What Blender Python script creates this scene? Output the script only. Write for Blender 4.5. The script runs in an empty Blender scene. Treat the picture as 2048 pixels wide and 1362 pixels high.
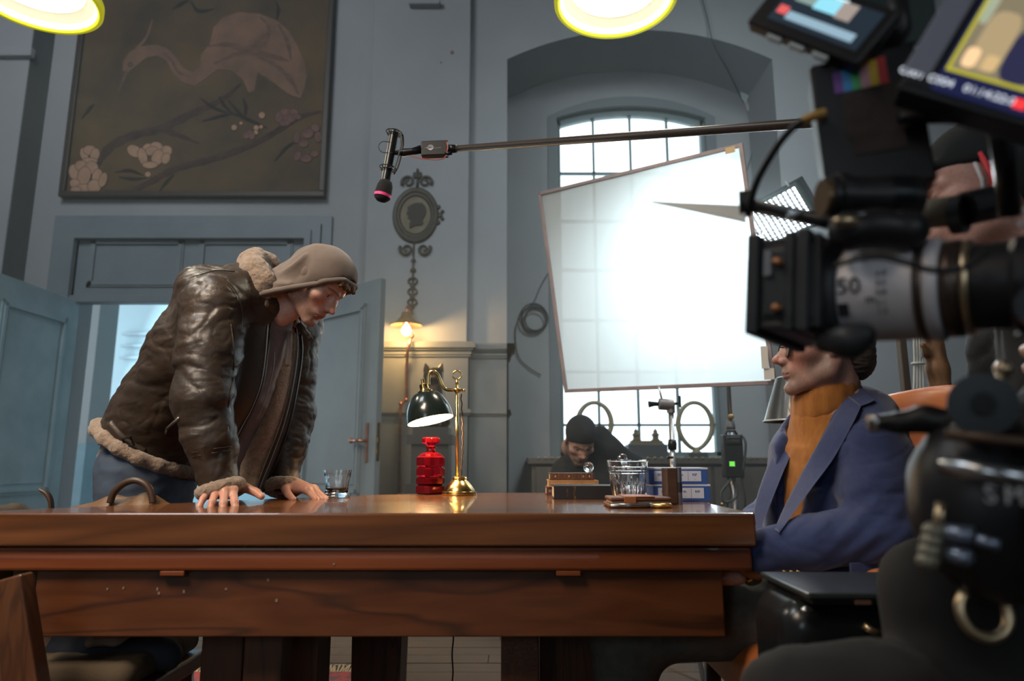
import bpy, bmesh, math, random
import numpy as np
from mathutils import Vector, Matrix, noise

random.seed(7)
np.random.seed(7)
S = bpy.context.scene
C = S.collection
R = math.radians

# ------------------------------------------------------------------ camera
CAM_Z, PITCH, FPX = 0.87, R(10.0), 1365.0
cam_d = bpy.data.cameras.new('camera')
cam_d.sensor_width = 36.0
cam_d.lens = 36.0 * FPX / 2048.0
cam_d.clip_start = 0.02
cam = bpy.data.objects.new('camera', cam_d)
cam.location = (0, 0, CAM_Z)
cam.rotation_euler = (R(90) + PITCH, 0, 0)
cam_d.dof.use_dof = True
cam_d.dof.focus_distance = 2.02
cam_d.dof.aperture_fstop = 2.4
C.objects.link(cam)
S.camera = cam


def P(u, v, y):
    """world point that the photograph's pixel (u, v) shows at depth y"""
    xc, yc = (u - 1024) / FPX, (681 - v) / FPX
    d = math.cos(PITCH) - yc * math.sin(PITCH)
    z = math.sin(PITCH) + yc * math.cos(PITCH)
    return Vector((xc / d * y, y, CAM_Z + z / d * y))


# ------------------------------------------------------------------ world, lights, exposure
W = bpy.data.worlds.new('overcast_sky')
S.world = W
W.use_nodes = True
bg = W.node_tree.nodes['Background']
bg.inputs[0].default_value = (0.80, 0.92, 1.0, 1)
bg.inputs[1].default_value = 2.6

S.view_settings.view_transform = 'Standard'
S.view_settings.look = 'None'
S.view_settings.gamma = 1.0
S.view_settings.use_curve_mapping = False
S.view_settings.exposure = 0.38
S.cycles.use_denoising = True
S.cycles.max_bounces = 9
S.cycles.use_adaptive_sampling = True
S.cycles.adaptive_threshold = 0.025
S.cycles.diffuse_bounces = 3
S.cycles.glossy_bounces = 3
S.cycles.transmission_bounces = 10
S.cycles.transparent_max_bounces = 12
S.cycles.sample_clamp_indirect = 6.0
S.cycles.caustics_reflective = False
S.cycles.caustics_refractive = False
S.cycles.blur_glossy = 1.0


def area(name, loc, target, size, power, col, size_y=None, spread=180):
    d = bpy.data.lights.new(name, 'AREA')
    d.energy, d.color, d.size = power, col, size
    if size_y:
        d.shape, d.size_y = 'RECTANGLE', size_y
    d.spread = R(spread)
    o = bpy.data.objects.new(name, d)
    o.location = loc
    o.rotation_euler = (Vector(target) - Vector(loc)).to_track_quat('-Z', 'Y').to_euler()
    C.objects.link(o)
    return o


def point(name, loc, power, col, r=0.03):
    d = bpy.data.lights.new(name, 'POINT')
    d.energy, d.color, d.shadow_soft_size = power, col, r
    o = bpy.data.objects.new(name, d)
    o.location = loc
    C.objects.link(o)
    return o


# daylight of the hall behind the double door
area('hall_daylight', (-5.2, 7.6, 2.2), (-2.2, 7.4, 1.2), 2.2, 75, (0.66, 0.90, 1.0))
# overhead fill light added out of view to wash the left of the room
area('fill_light_left', (-2.6, 1.2, 5.0), (-2.6, 5.2, 1.7), 1.4, 64, (0.88, 0.94, 1.0))
# second unseen fill light, added to brighten the window niche
area('fill_light_right', (1.9, 1.6, 5.1), (1.25, 5.7, 1.9), 1.2, 15, (0.84, 0.96, 1.0), spread=70)
# warm fill added on the near side, no visible source, for the men
area('warm_fill_light', (-1.75, 0.05, 3.3), (-0.90, 2.0, 1.05), 1.1, 19, (1.0, 0.82, 0.64), spread=70)
# ------------------------------------------------------------------ materials
MATS = {}


def mat(name, col, rough=0.6, metal=0.0, col2=None, scale=8.0, detail=4.0, bump=0.0, bscale=None, stretch=(1, 1, 1),
        spec=0.5, trans=0.0, ior=1.45, emit=None, estr=0.0, coat=0.0, sheen=0.0, ramp=(0.35, 0.65), attr=False, sss=0.0,
        kind='noise', rough2=None, alpha=1.0):
    if name in MATS:
        return MATS[name]
    m = bpy.data.materials.new(name)
    m.use_nodes = True
    nt = m.node_tree
    N, L = nt.nodes, nt.links
    b = N['Principled BSDF']
    b.inputs['Base Color'].default_value = (*col, 1)
    b.inputs['Roughness'].default_value = rough
    b.inputs['Metallic'].default_value = metal
    b.inputs['Specular IOR Level'].default_value = spec
    b.inputs['Transmission Weight'].default_value = trans
    b.inputs['IOR'].default_value = ior
    b.inputs['Coat Weight'].default_value = coat
    b.inputs['Sheen Weight'].default_value = sheen
    b.inputs['Alpha'].default_value = alpha
    if sss:
        b.inputs['Subsurface Weight'].default_value = sss
        b.inputs['Subsurface Radius'].default_value = (0.010, 0.004, 0.002)
        b.inputs['Subsurface Scale'].default_value = 1.0
    if emit:
        b.inputs['Emission Color'].default_value = (*emit, 1)
        b.inputs['Emission Strength'].default_value = estr
    tc = N.new('ShaderNodeTexCoord')
    mp = N.new('ShaderNodeMapping')
    mp.inputs['Scale'].default_value = stretch
    L.new(tc.outputs['Object'], mp.inputs['Vector'])

    def tex(sc, det):
        if kind == 'voronoi':
            t = N.new('ShaderNodeTexVoronoi')
            t.inputs['Scale'].default_value = sc
            L.new(mp.outputs[0], t.inputs['Vector'])
            return t.outputs['Distance']
        t = N.new('ShaderNodeTexNoise')
        t.inputs['Scale'].default_value = sc
        t.inputs['Detail'].default_value = det
        t.inputs['Roughness'].default_value = 0.6
        L.new(mp.outputs[0], t.inputs['Vector'])
        return t.outputs[0]
    base = None
    if attr:
        a = N.new('ShaderNodeAttribute')
        a.attribute_name = 'Col'
        base = a.outputs['Color']
    if col2 is not None or rough2 is not None:
        f = tex(scale, detail)
        rp = N.new('ShaderNodeMapRange')
        rp.inputs[1].default_value, rp.inputs[2].default_value = ramp
        L.new(f, rp.inputs[0])
        if col2 is not None:
            mx = N.new('ShaderNodeMix')
            mx.data_type = 'RGBA'
            if attr:
                mx.blend_type = 'MULTIPLY'
                L.new(base, mx.inputs[6])
            else:
                mx.inputs[6].default_value = (*col, 1)
            mx.inputs[7].default_value = (*col2, 1)
            L.new(rp.outputs[0], mx.inputs[0])
            base = mx.outputs[2]
        if rough2 is not None:
            m2 = N.new('ShaderNodeMapRange')
            m2.inputs[3].default_value, m2.inputs[4].default_value = rough, rough2
            L.new(rp.outputs[0], m2.inputs[0])
            L.new(m2.outputs[0], b.inputs['Roughness'])
    if base is not None:
        L.new(base, b.inputs['Base Color'])
    if bump:
        f = tex(bscale or scale * 4, 5)
        bp = N.new('ShaderNodeBump')
        bp.inputs['Strength'].default_value = min(1.0, bump)
        bp.inputs['Distance'].default_value = 0.004
        L.new(f, bp.inputs['Height'])
        L.new(bp.outputs[0], b.inputs['Normal'])
    MATS[name] = m
    return m


def wood(name, c1, c2, c3, scale=3.0, axis=(0.25, 4, 4), rough=0.35, coat=0.2, dist=3.0, wscale=1.6):
    """figured timber: stretched noise grain plus broad wavy dark veins"""
    if name in MATS:
        return MATS[name]
    m = mat(name, c1, rough, coat=coat)
    nt = m.node_tree
    N, L = nt.nodes, nt.links
    b = N['Principled BSDF']
    tc = N.new('ShaderNodeTexCoord')
    mp = N.new('ShaderNodeMapping')
    mp.inputs['Scale'].default_value = axis
    L.new(tc.outputs['Object'], mp.inputs[0])
    n1 = N.new('ShaderNodeTexNoise')
    n1.inputs['Scale'].default_value = scale * 4
    n1.inputs['Detail'].default_value = 6
    n1.inputs['Distortion'].default_value = 0.6
    L.new(mp.outputs[0], n1.inputs['Vector'])
    w = N.new('ShaderNodeTexNoise')
    w.inputs['Scale'].default_value = wscale
    w.inputs['Detail'].default_value = 2
    w.inputs['Distortion'].default_value = dist
    L.new(mp.outputs[0], w.inputs['Vector'])
    r1 = N.new('ShaderNodeValToRGB')
    r1.color_ramp.elements[0].position, r1.color_ramp.elements[0].color = 0.3, (*c2, 1)
    r1.color_ramp.elements[1].position, r1.color_ramp.elements[1].color = 0.7, (*c1, 1)
    L.new(n1.outputs[0], r1.inputs[0])
    r2 = N.new('ShaderNodeValToRGB')
    e = r2.color_ramp.elements
    e[0].position, e[0].color = 0.46, (0, 0, 0, 1)
    e[1].position, e[1].color = 0.50, (1, 1, 1, 1)
    e2 = e.new(0.535)
    e2.color = (0, 0, 0, 1)
    L.new(w.outputs[0], r2.inputs[0])
    mu = N.new('ShaderNodeMath')
    mu.operation = 'MULTIPLY'
    mu.inputs[1].default_value = 0.75
    L.new(r2.outputs[0], mu.inputs[0])
    mx = N.new('ShaderNodeMix')
    mx.data_type = 'RGBA'
    mx.inputs[7].default_value = (*c3, 1)
    L.new(mu.outputs[0], mx.inputs[0])
    L.new(r1.outputs[0], mx.inputs[6])
    L.new(mx.outputs[2], b.inputs['Base Color'])
    rr = N.new('ShaderNodeMapRange')
    rr.inputs[3].default_value, rr.inputs[4].default_value = rough * 0.75, rough * 1.3
    L.new(n1.outputs[0], rr.inputs[0])
    L.new(rr.outputs[0], b.inputs['Roughness'])
    return m


# ------------------------------------------------------------------ mesh builder
class MB:
    def __init__(s):
        s.v, s.f = [], []

    def add(s, v, f, M=None):
        o = len(s.v)
        s.v += [tuple(M @ Vector(p)) if M else tuple(p) for p in v]
        s.f += [tuple(i + o for i in q) for q in f]
        return s

    def box(s, lo, hi, M=None):
        x0, y0, z0 = lo
        x1, y1, z1 = hi
        return s.add([(x0, y0, z0), (x1, y0, z0), (x1, y1, z0), (x0, y1, z0), (x0, y0, z1), (x1, y0, z1), (x1, y1, z1), (x0, y1, z1)],
                     [(3, 2, 1, 0), (4, 5, 6, 7), (0, 1, 5, 4), (1, 2, 6, 5), (2, 3, 7, 6), (3, 0, 4, 7)], M)

    def cbox(s, c, size, M=None):
        h = [q / 2 for q in size]
        return s.box([c[i] - h[i] for i in range(3)], [c[i] + h[i] for i in range(3)], M)

    def prism(s, poly, z0, z1, M=None):
        """polygon (x, y) raised from z0 to z1"""
        n = len(poly)
        a = sum(poly[i][0] * poly[(i + 1) % n][1] - poly[(i + 1) % n][0] * poly[i][1] for i in range(n))
        if a < 0:
            poly = poly[::-1]
        v = [(x, y, z0) for x, y in poly] + [(x, y, z1) for x, y in poly]
        f = [tuple(range(n - 1, -1, -1)), tuple(range(n, 2 * n))]
        f += [(i, (i + 1) % n, n + (i + 1) % n, n + i) for i in range(n)]
        return s.add(v, f, M)

    def tube(s, pts, r, n=10, caps=True, closed=False):
        pts = [Vector(p) for p in pts]
        m = len(pts)
        rad = r if isinstance(r, (list, tuple)) else [r] * m
        prev = None
        o = len(s.v)
        for i, p in enumerate(pts):
            if closed:
                t = pts[(i + 1) % m] - pts[i - 1]
            else:
                t = pts[min(i + 1, m - 1)] - pts[max(i - 1, 0)]
            t.normalize()
            if prev is None:
                a = Vector((0, 0, 1)) if abs(t.z) < 0.9 else Vector((1, 0, 0))
                u = t.cross(a).normalized()
            else:
                u = (prev - t * prev.dot(t)).normalized()
            prev = u
            w = t.cross(u)
            for k in range(n):
                a = 2 * math.pi * k / n
                s.v.append(tuple(p + (u * math.cos(a) + w * math.sin(a)) * rad[i]))
        for i in range(m if closed else m - 1):
            for k in range(n):
                a, b = o + i * n + k, o + i * n + (k + 1) % n
                j = ((i + 1) % m) * n + o
                s.f.append((a, b, j + (k + 1) % n, j + k))
        if caps and not closed:
            s.f.append(tuple(o + k for k in range(n - 1, -1, -1)))
            s.f.append(tuple(o + (m - 1) * n + k for k in range(n)))
        return s

    def lathe(s, prof, M=None, n=32, flute=None, caps=True):
        """profile [(r, z)] spun round z; flute(a, r, z) -> r"""
        v, f = [], []
        m = len(prof)
        for r, z in prof:
            for k in range(n):
                a = 2 * math.pi * k / n
                q = flute(a, r, z) if flute else r
                v.append((q * math.cos(a), q * math.sin(a), z))
        for i in range(m - 1):
            for k in range(n):
                f.append((i * n + k, i * n + (k + 1) % n, (i + 1) * n + (k + 1) % n, (i + 1) * n + k))
        if caps and prof[0][0] > 1e-5:
            f.append(tuple(range(n - 1, -1, -1)))
        if caps and prof[-1][0] > 1e-5:
            f.append(tuple((m - 1) * n + k for k in range(n)))
        return s.add(v, f, M)

    def ball(s, c, r, n=16, M=None):
        rr = r if isinstance(r, (list, tuple)) else (r, r, r)
        T = Matrix.Translation(Vector(c)) @ Matrix.Diagonal((*rr, 1))
        if M:
            T = M @ T
        return s.lathe([(max(1e-6, math.sin(math.pi * i / n)), -math.cos(math.pi * i / n)) for i in range(n + 1)], T, n * 2)

    def torus(s, c, R_, r, M=None, n=32, k=8, sc=(1, 1)):
        pts = [(c[0] + R_ * sc[0] * math.cos(2 * math.pi * i / n), c[1] + R_ * sc[1] * math.sin(2 * math.pi * i / n), c[2]) for i in range(n)]
        if M:
            pts = [M @ Vector(p) for p in pts]
        return s.tube(pts, r, k, closed=True)


ORG = {}


def link(o, parent=None, org=None):
    C.objects.link(o)
    if parent is not None:
        o.parent = parent
    ORG[o.name] = Vector(org if org is not None else (0, 0, 0))
    return o


def obj(name, mb, m, parent=None, smooth=False, bevel=0.0, seg=2, cols=None, subd=0, uv=None):
    """one mesh object; vertices are given in world space. A part's origin is its thing's"""
    if isinstance(mb, MB):
        V = np.array(mb.v, dtype=float)
        F = mb.f
    else:
        V, F = mb
        V = np.asarray(V, dtype=float)
    if parent is not None:
        org = ORG[parent.name]
    else:
        org = Vector(((V[:, 0].min() + V[:, 0].max()) / 2, (V[:, 1].min() + V[:, 1].max()) / 2, V[:, 2].min()))
    me = bpy.data.meshes.new(name)
    me.from_pydata((V - np.array(org)).tolist() if not isinstance(F, np.ndarray) else (V - np.array(org)), [], F.tolist() if isinstance(F, np.ndarray) else F)
    me.validate()
    if m is not None:
        me.materials.append(m)
    o = bpy.data.objects.new(name, me)
    if smooth:
        me.polygons.foreach_set('use_smooth', [True] * len(me.polygons))
    if cols is not None:
        a = me.color_attributes.new('Col', 'FLOAT_COLOR', 'POINT')
        cc = np.ones((len(V), 4), dtype=np.float32)
        cc[:, :3] = cols
        a.data.foreach_set('color', cc.ravel())
    if bevel:
        bv = o.modifiers.new('bevel', 'BEVEL')
        bv.width, bv.segments, bv.limit_method, bv.angle_limit = bevel, seg, 'ANGLE', R(40)
        if not smooth:
            bv.harden_normals = False
    if subd:
        sb = o.modifiers.new('subsurf', 'SUBSURF')
        sb.levels = sb.render_levels = subd
    if parent is None:
        o.location = org
    return link(o, parent, org)


def sharp(o, ang=35):
    """smooth shading that keeps hard edges"""
    me = o.data
    bm = bmesh.new()
    bm.from_mesh(me)
    for e in bm.edges:
        if len(e.link_faces) == 2 and e.calc_face_angle(0) > R(ang):
            e.smooth = False
    for f in bm.faces:
        f.smooth = True
    bm.to_mesh(me)
    bm.free()
    return o


def thing(name, label, cat, base, group=None, kind=None):
    o = bpy.data.objects.new(name, None)
    o.empty_display_size = 0.05
    o.location = base
    link(o, None, base)
    return tag(o, label, cat, group, kind)


def tag(o, label=None, cat=None, group=None, kind=None):
    if label:
        o['label'] = label
    if cat:
        o['category'] = cat
    if group:
        o['group'] = group
    if kind:
        o['kind'] = kind
    return o


def struct(name, mb, m, parent=None, label=None, **k):
    o = obj(name, mb, m, parent, **k)
    if parent is None:
        o['kind'] = 'structure'
    if label:
        o['label'] = label
    return o


def text(name, body, size, m, M, parent, depth=0.0004, align='CENTER'):
    """flat lettering as a mesh, laid in the plane of matrix M"""
    cu = bpy.data.curves.new(name, 'FONT')
    cu.body, cu.size, cu.align_x, cu.align_y, cu.extrude = body, size, align, 'CENTER', depth
    cu.resolution_u = 3
    t = bpy.data.objects.new(name, cu)
    C.objects.link(t)
    bpy.context.view_layer.update()
    me = bpy.data.meshes.new_from_object(t)
    V = [M @ v.co for v in me.vertices]
    F = [tuple(p.vertices) for p in me.polygons]
    bpy.data.objects.remove(t)
    return obj(name, (np.array([tuple(v) for v in V]), F), m, parent)


def frame_m(origin, x, y):
    """matrix with the given x and (nearly) y axes"""
    x = Vector(x).normalized()
    y = Vector(y)
    z = x.cross(y).normalized()
    y = z.cross(x)
    M = Matrix((x, y, z)).transposed().to_4x4()
    M.translation = Vector(origin)
    return M


def along(a, b):
    """matrix whose z axis runs from a towards b, origin at a"""
    a, b = Vector(a), Vector(b)
    q = (b - a).to_track_quat('Z', 'Y')
    return Matrix.Translation(a) @ q.to_matrix().to_4x4()


def spline(pts, n=8):
    """Catmull-Rom through the points"""
    pts = [Vector(p) for p in pts]
    out = []
    for i in range(len(pts) - 1):
        p0, p1, p2, p3 = pts[max(i - 1, 0)], pts[i], pts[i + 1], pts[min(i + 2, len(pts) - 1)]
        for k in range(n):
            t = k / n
            out.append(0.5 * ((2 * p1) + (p2 - p0) * t + (2 * p0 - 5 * p1 + 4 * p2 - p3) * t * t + (3 * p1 - p0 - 3 * p2 + p3) * t ** 3))
    out.append(pts[-1])
    return out


# ------------------------------------------------------------------ solid modelling by distance fields
class Field:
    """smooth unions of tapered limbs and ellipsoids, turned into one continuous surface"""

    def __init__(s, h, k=0.02):
        s.h, s.k, s.ops = h, k, []

    def _put(s, fn, lo, hi, k, op):
        s.ops.append((fn, np.array(lo), np.array(hi), s.k if k is None else k, op))
        return s

    def cone(s, a, b, r1, r2=None, k=None, op='+', sq=None):
        """tapered limb; sq = (axis vector, factor) flattens the section along that axis"""
        a, b = np.array(a, float), np.array(b, float)
        r2 = r1 if r2 is None else r2
        rm = max(r1, r2) * (max(1, sq[1]) if sq else 1)
        if sq:
            ax = np.array(sq[0], float)
            ax /= np.linalg.norm(ax)
            fac = sq[1]

        def fn(p):
            ab = b - a
            t = np.clip(((p - a) @ ab) / max(1e-9, ab @ ab), 0, 1)
            q = p - a - t[..., None] * ab
            if sq:
                c = q @ ax
                q = q + (c / fac - c)[..., None] * ax
            d = np.sqrt((q * q).sum(-1)) - (r1 + (r2 - r1) * t)
            return d * (min(1, fac) if sq else 1)
        return s._put(fn, np.minimum(a, b) - rm, np.maximum(a, b) + rm, k, op)

    def chain(s, pts, rs, k=None, op='+', sq=None):
        for i in range(len(pts) - 1):
            s.cone(pts[i], pts[i + 1], rs[i], rs[i + 1], k, op, sq)
        return s

    def ell(s, c, r, rot=None, k=None, op='+'):
        c, r = np.array(c, float), np.array(r, float)
        M = np.array(rot.to_3x3()) if rot is not None else np.eye(3)

        def fn(p):
            q = (p - c) @ M
            k0 = np.sqrt(((q / r) ** 2).sum(-1))
            k1 = np.sqrt(((q / (r * r)) ** 2).sum(-1)) + 1e-9
            return k0 * (k0 - 1) / k1
        e = np.abs(M) @ r
        return s._put(fn, c - e, c + e, k, op)

    def rbox(s, c, half, rd, rot=None, k=None, op='+'):
        c, half = np.array(c, float), np.array(half, float)
        M = np.array(rot.to_3x3()) if rot is not None else np.eye(3)

        def fn(p):
            q = np.abs((p - c) @ M) - (half - rd)
            return np.sqrt((np.maximum(q, 0) ** 2).sum(-1)) + np.minimum(q.max(-1), 0) - rd
        e = np.abs(M) @ half
        return s._put(fn, c - e, c + e, k, op)

    def half(s, c, n, k=0.003):
        """cut away everything on the side n points to"""
        c, n = np.array(c, float), np.array(n, float)
        n /= np.linalg.norm(n)

        def fn(p):
            return -((p - c) @ n)
        s.ops.append((fn, None, None, k, '-'))
        return s

    def custom(s, fn, lo, hi, k=None, op='+'):
        return s._put(fn, lo, hi, k, op)

    def mesh(s, disp=None, shell=None):
        h = s.h
        lo = np.min([o[1] for o in s.ops if o[1] is not None and o[4] == '+'], axis=0) - 3 * h
        hi = np.max([o[2] for o in s.ops if o[1] is not None and o[4] == '+'], axis=0) + 3 * h
        n = np.ceil((hi - lo) / h).astype(int) + 1
        D = np.full(n, 0.5, np.float32)
        ax = [lo[i] + h * np.arange(n[i]) for i in range(3)]
        for fn, a, b, k, op in s.ops:
            if a is None:
                sl = (slice(None),) * 3
            else:
                m = k + 4 * h
                i0 = np.clip(np.floor((a - m - lo) / h).astype(int), 0, n)
                i1 = np.clip(np.ceil((b + m - lo) / h).astype(int) + 1, 0, n)
                if (i1 <= i0).any():
                    continue
                sl = tuple(slice(i0[i], i1[i]) for i in range(3))
            g = np.stack(np.meshgrid(*[ax[i][sl[i]] for i in range(3)], indexing='ij'), -1)
            d = fn(g)
            o = D[sl]
            kk = max(k, 1e-6)
            if op == '+':
                e = np.clip(0.5 + 0.5 * (o - d) / kk, 0, 1)
                D[sl] = o + (d - o) * e - kk * e * (1 - e)
            elif op == '-':
                e = np.clip(0.5 - 0.5 * (o + d) / kk, 0, 1)
                D[sl] = o + (-d - o) * e + kk * e * (1 - e)
        return nets(D, lo, h)


def nets(D, lo, h):
    s = D < 0
    c = np.zeros(tuple(q - 1 for q in D.shape), np.int8)
    for i in (0, 1):
        for j in (0, 1):
            for k in (0, 1):
                c += s[i:s.shape[0] - 1 + i, j:s.shape[1] - 1 + j, k:s.shape[2] - 1 + k]
    act = (c > 0) & (c < 8)
    I = np.argwhere(act)
    idx = np.full(c.shape, -1, np.int64)
    idx[act] = np.arange(len(I))
    acc = np.zeros((len(I), 3))
    cnt = np.zeros(len(I))
    cor = [(i, j, k) for i in (0, 1) for j in (0, 1) for k in (0, 1)]
    for a in cor:
        for ax in range(3):
            if a[ax]:
                continue
            b = list(a)
            b[ax] = 1
            da = D[I[:, 0] + a[0], I[:, 1] + a[1], I[:, 2] + a[2]]
            db = D[I[:, 0] + b[0], I[:, 1] + b[1], I[:, 2] + b[2]]
            m = (da < 0) != (db < 0)
            t = np.where(m, da / np.where(m, da - db, 1), 0)
            p = np.tile(np.array(a, float), (len(I), 1))
            p[:, ax] += t
            acc[m] += p[m]
            cnt[m] += 1
    V = lo + h * (I + acc / np.maximum(cnt, 1)[:, None])
    F = []
    for ax in range(3):
        sw = np.moveaxis(s, ax, 0)
        iw = np.moveaxis(idx, ax, 0)
        a, b = sw[:-1, 1:-1, 1:-1], sw[1:, 1:-1, 1:-1]
        for inside in (True, False):
            e = np.argwhere((a != b) & (a == inside))
            if not len(e):
                continue
            i, j, k = e[:, 0], e[:, 1] + 1, e[:, 2] + 1
            q = np.stack([iw[i, j - 1, k - 1], iw[i, j, k - 1], iw[i, j, k], iw[i, j - 1, k]], 1)
            if ax == 1:
                q = q[:, ::-1]
            F.append(q if inside else q[:, ::-1])
    F = np.concatenate(F)
    F = F[(F >= 0).all(1)]
    return V, F


def vnormals(V, F):
    n = np.cross(V[F[:, 2]] - V[F[:, 0]], V[F[:, 3]] - V[F[:, 1]])
    N = np.zeros_like(V)
    for i in range(4):
        np.add.at(N, F[:, i], n)
    return N / (np.linalg.norm(N, axis=1)[:, None] + 1e-12)


def relax(V, F, it=2, w=0.5):
    for _ in range(it):
        A = np.zeros_like(V)
        c = np.zeros(len(V))
        for i in range(4):
            np.add.at(A, F[:, i], V[F[:, (i + 1) % 4]])
            np.add.at(A, F[:, i], V[F[:, (i + 3) % 4]])
            np.add.at(c, F[:, i], 2)
        V = V * (1 - w) + w * A / np.maximum(c, 1)[:, None]
    return V


def vnoise(V, scale, seed=0.0):
    o = Vector((seed * 7.3, seed * 3.1, seed * 5.7))
    return np.array([noise.noise(Vector(p) * scale + o) for p in V])


def ridged(V, scale, seed=0.0):
    return 1 - 2 * np.abs(vnoise(V, scale, seed))


def xform(V, M):
    A = np.array(M)
    return V @ A[:3, :3].T + A[:3, 3]


def joinm(*ms):
    Vs, Fs, o = [], [], 0
    for V, F in ms:
        Vs.append(V)
        Fs.append(F + o)
        o += len(V)
    return np.concatenate(Vs), np.concatenate(Fs)


# shared materials
m_clear = mat('clear_glass', (1, 1, 1), 0.03, trans=1.0, ior=1.45)
m_black = mat('black_plastic', (0.012, 0.012, 0.014), 0.45)
m_steel = mat('brushed_steel', (0.55, 0.56, 0.58), 0.28, 1.0, col2=(0.42, 0.43, 0.45), scale=40)
m_alu = mat('black_anodised', (0.018, 0.02, 0.022), 0.3, 0.6)
m_brass = mat('polished_brass', (0.80, 0.56, 0.22), 0.22, 1.0, col2=(0.62, 0.40, 0.15), scale=30)
TZ = 0.76
# ------------------------------------------------------------------ room shell
m_wall = mat('blue_grey_plaster', (0.325, 0.345, 0.36), 0.85, col2=(0.285, 0.305, 0.32), scale=1.3, detail=6, bump=0.12, bscale=14)
m_wains = mat('dark_grey_wainscot_paint', (0.19, 0.205, 0.205), 0.6, col2=(0.155, 0.17, 0.175), scale=2.0, bump=0.06, bscale=18)
m_door = mat('blue_grey_door_paint', (0.19, 0.235, 0.26), 0.5, col2=(0.15, 0.19, 0.215), scale=2.2, detail=7, bump=0.1, bscale=16)
m_leaf = mat('worn_pale_blue_door_paint', (0.30, 0.415, 0.46), 0.45, col2=(0.20, 0.30, 0.34), scale=3.0, detail=8, bump=0.1, bscale=20, ramp=(0.4, 0.7))
m_side_shade = mat('pilaster_side_shade', (0.10, 0.11, 0.115), 0.8, col2=(0.13, 0.14, 0.145), scale=2)  # shade of the pilaster's side face put into the colour
m_iron = mat('window_iron_grey_green', (0.16, 0.22, 0.225), 0.5)
m_hall = mat('hall_pale_blue_paint', (0.40, 0.56, 0.62), 0.8, col2=(0.35, 0.50, 0.57), scale=0.8)
m_ceil = mat('ceiling_plaster', (0.32, 0.33, 0.33), 0.9)

YW, YN, ZC = 5.2, 5.82, 5.6            # wall plane, niche back, ceiling height
DX0, DX1, DZ = -3.43, -1.63, 2.11      # door opening
NX0, NX1 = -0.04, 2.17                 # window niche
NZ0, NZ1 = 4.17, 4.44                  # niche arch springing and crown


def arch(x0, x1, z0, z1, n=24):
    """points of a shallow segmental arch from x0 to x1"""
    c, hgt = (x1 - x0) / 2, z1 - z0
    r = (c * c + hgt * hgt) / (2 * hgt)
    a = math.asin(min(1, c / r))
    return [((x0 + x1) / 2 - r * math.sin(a - 2 * a * i / n) * 1.0, z1 - r + r * math.cos(a - 2 * a * i / n)) for i in range(n + 1)]


XZ = Matrix(((1, 0, 0, 0), (0, 0, -1, 0), (0, 1, 0, 0), (0, 0, 0, 1)))  # (x, z) polygons -> upright, depth = -y


def upright(mb, poly, y0, y1):
    return mb.prism(poly, -y1, -y0, XZ)


# floor with single planks
m_fl = mat('floor_underlay', (0.05, 0.045, 0.04), 0.9)
m_pl = wood('grey_worn_floorboards', (0.100, 0.064, 0.038), (0.050, 0.034, 0.022), (0.04, 0.03, 0.023), scale=4, axis=(0.5, 6, 6), rough=0.68, coat=0.0)
floor = struct('floor', MB().box((-4.8, -3.6, -0.12), (4.6, 5.9, -0.022)), m_fl, label='worn grey brown wooden plank floor')
y, row = -0.4, 0
while y < 5.15:
    w = 0.128
    x = -4.6 + 0.7 * ((row * 37) % 10) / 10
    xs = [-4.7]
    while x < 4.4:
        xs.append(x)
        x += 1.5 + 1.1 * random.random()
    xs.append(4.5)
    for a, b in zip(xs, xs[1:]):
        if b - a > 0.05:
            dz = random.uniform(-0.0025, 0)
            obj('plank', MB().box((a + 0.002, y + 0.003, -0.022), (b - 0.002, y + w - 0.003, dz)), m_pl, floor)
    y += w
    row += 1

# back wall: pieces round the door opening and the window niche
wb = MB()
wb.box((-4.8, YW, 0), (DX0, YW + 0.25, ZC))
wb.box((DX0, YW, 2.70), (DX1, YW + 0.25, ZC))
wb.box((DX1, YW, 0), (NX0, YW + 0.75, ZC))
upright(wb, [(NX0, ZC)] + arch(NX0, NX1, NZ0, NZ1) + [(NX1, ZC)], YW, YW + 0.75)
wb.box((NX1, YW, 0), (4.6, YW + 0.75, ZC))
WX0, WX1, WZ0, WZ1, WZ2 = 0.41, 1.775, 0.91, 3.97, 4.08
wb.box((NX0, YN, 0), (WX0, YN + 0.14, ZC))
wb.box((WX1, YN, 0), (NX1, YN + 0.14, ZC))
wb.box((WX0, YN, 0), (WX1, YN + 0.14, WZ0))
upright(wb, [(WX0, ZC)] + arch(WX0, WX1, WZ1, WZ2) + [(WX1, ZC)], YN, YN + 0.14)
wall_back = struct('wall_back', wb, m_wall, label='blue grey plastered wall with door opening and arched window niche')
obj('pilaster', MB().box((-1.144, YW - 0.08, 0), (-0.344, YW, ZC)), m_wall, wall_back, bevel=0.006)
obj('pilaster', MB().box((-4.8, YW - 0.24, 0), (-3.84, YW, ZC)), m_wall, wall_back, bevel=0.006)
obj('side_shade', MB().box((-3.845, YW - 0.235, 0), (-3.835, YW - 0.001, ZC)), m_side_shade, wall_back)  # dark strip standing in for shade on the side face
obj('ledge', MB().box((-4.8, YW - 0.29, 4.02), (-3.80, YW - 0.235, 4.10)), m_wall, wall_back, bevel=0.008)
q = P(850, 8, YW - 0.1)
obj('bracket', MB().box((q.x - 0.13, YW - 0.15, q.z - 0.03), (q.x + 0.13, YW - 0.08, q.z + 0.015)).box((q.x - 0.06, YW - 0.13, q.z + 0.015), (q.x + 0.06, YW - 0.08, q.z + 0.1)), m_wall, wall_back, bevel=0.01)
m_spot = mat('rust_spot', (0.22, 0.10, 0.08), 0.8)
obj('rust_spot', MB().ball(P(904, 105, YW - 0.081), (0.016, 0.004, 0.018), 8), m_spot, wall_back)
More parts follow.
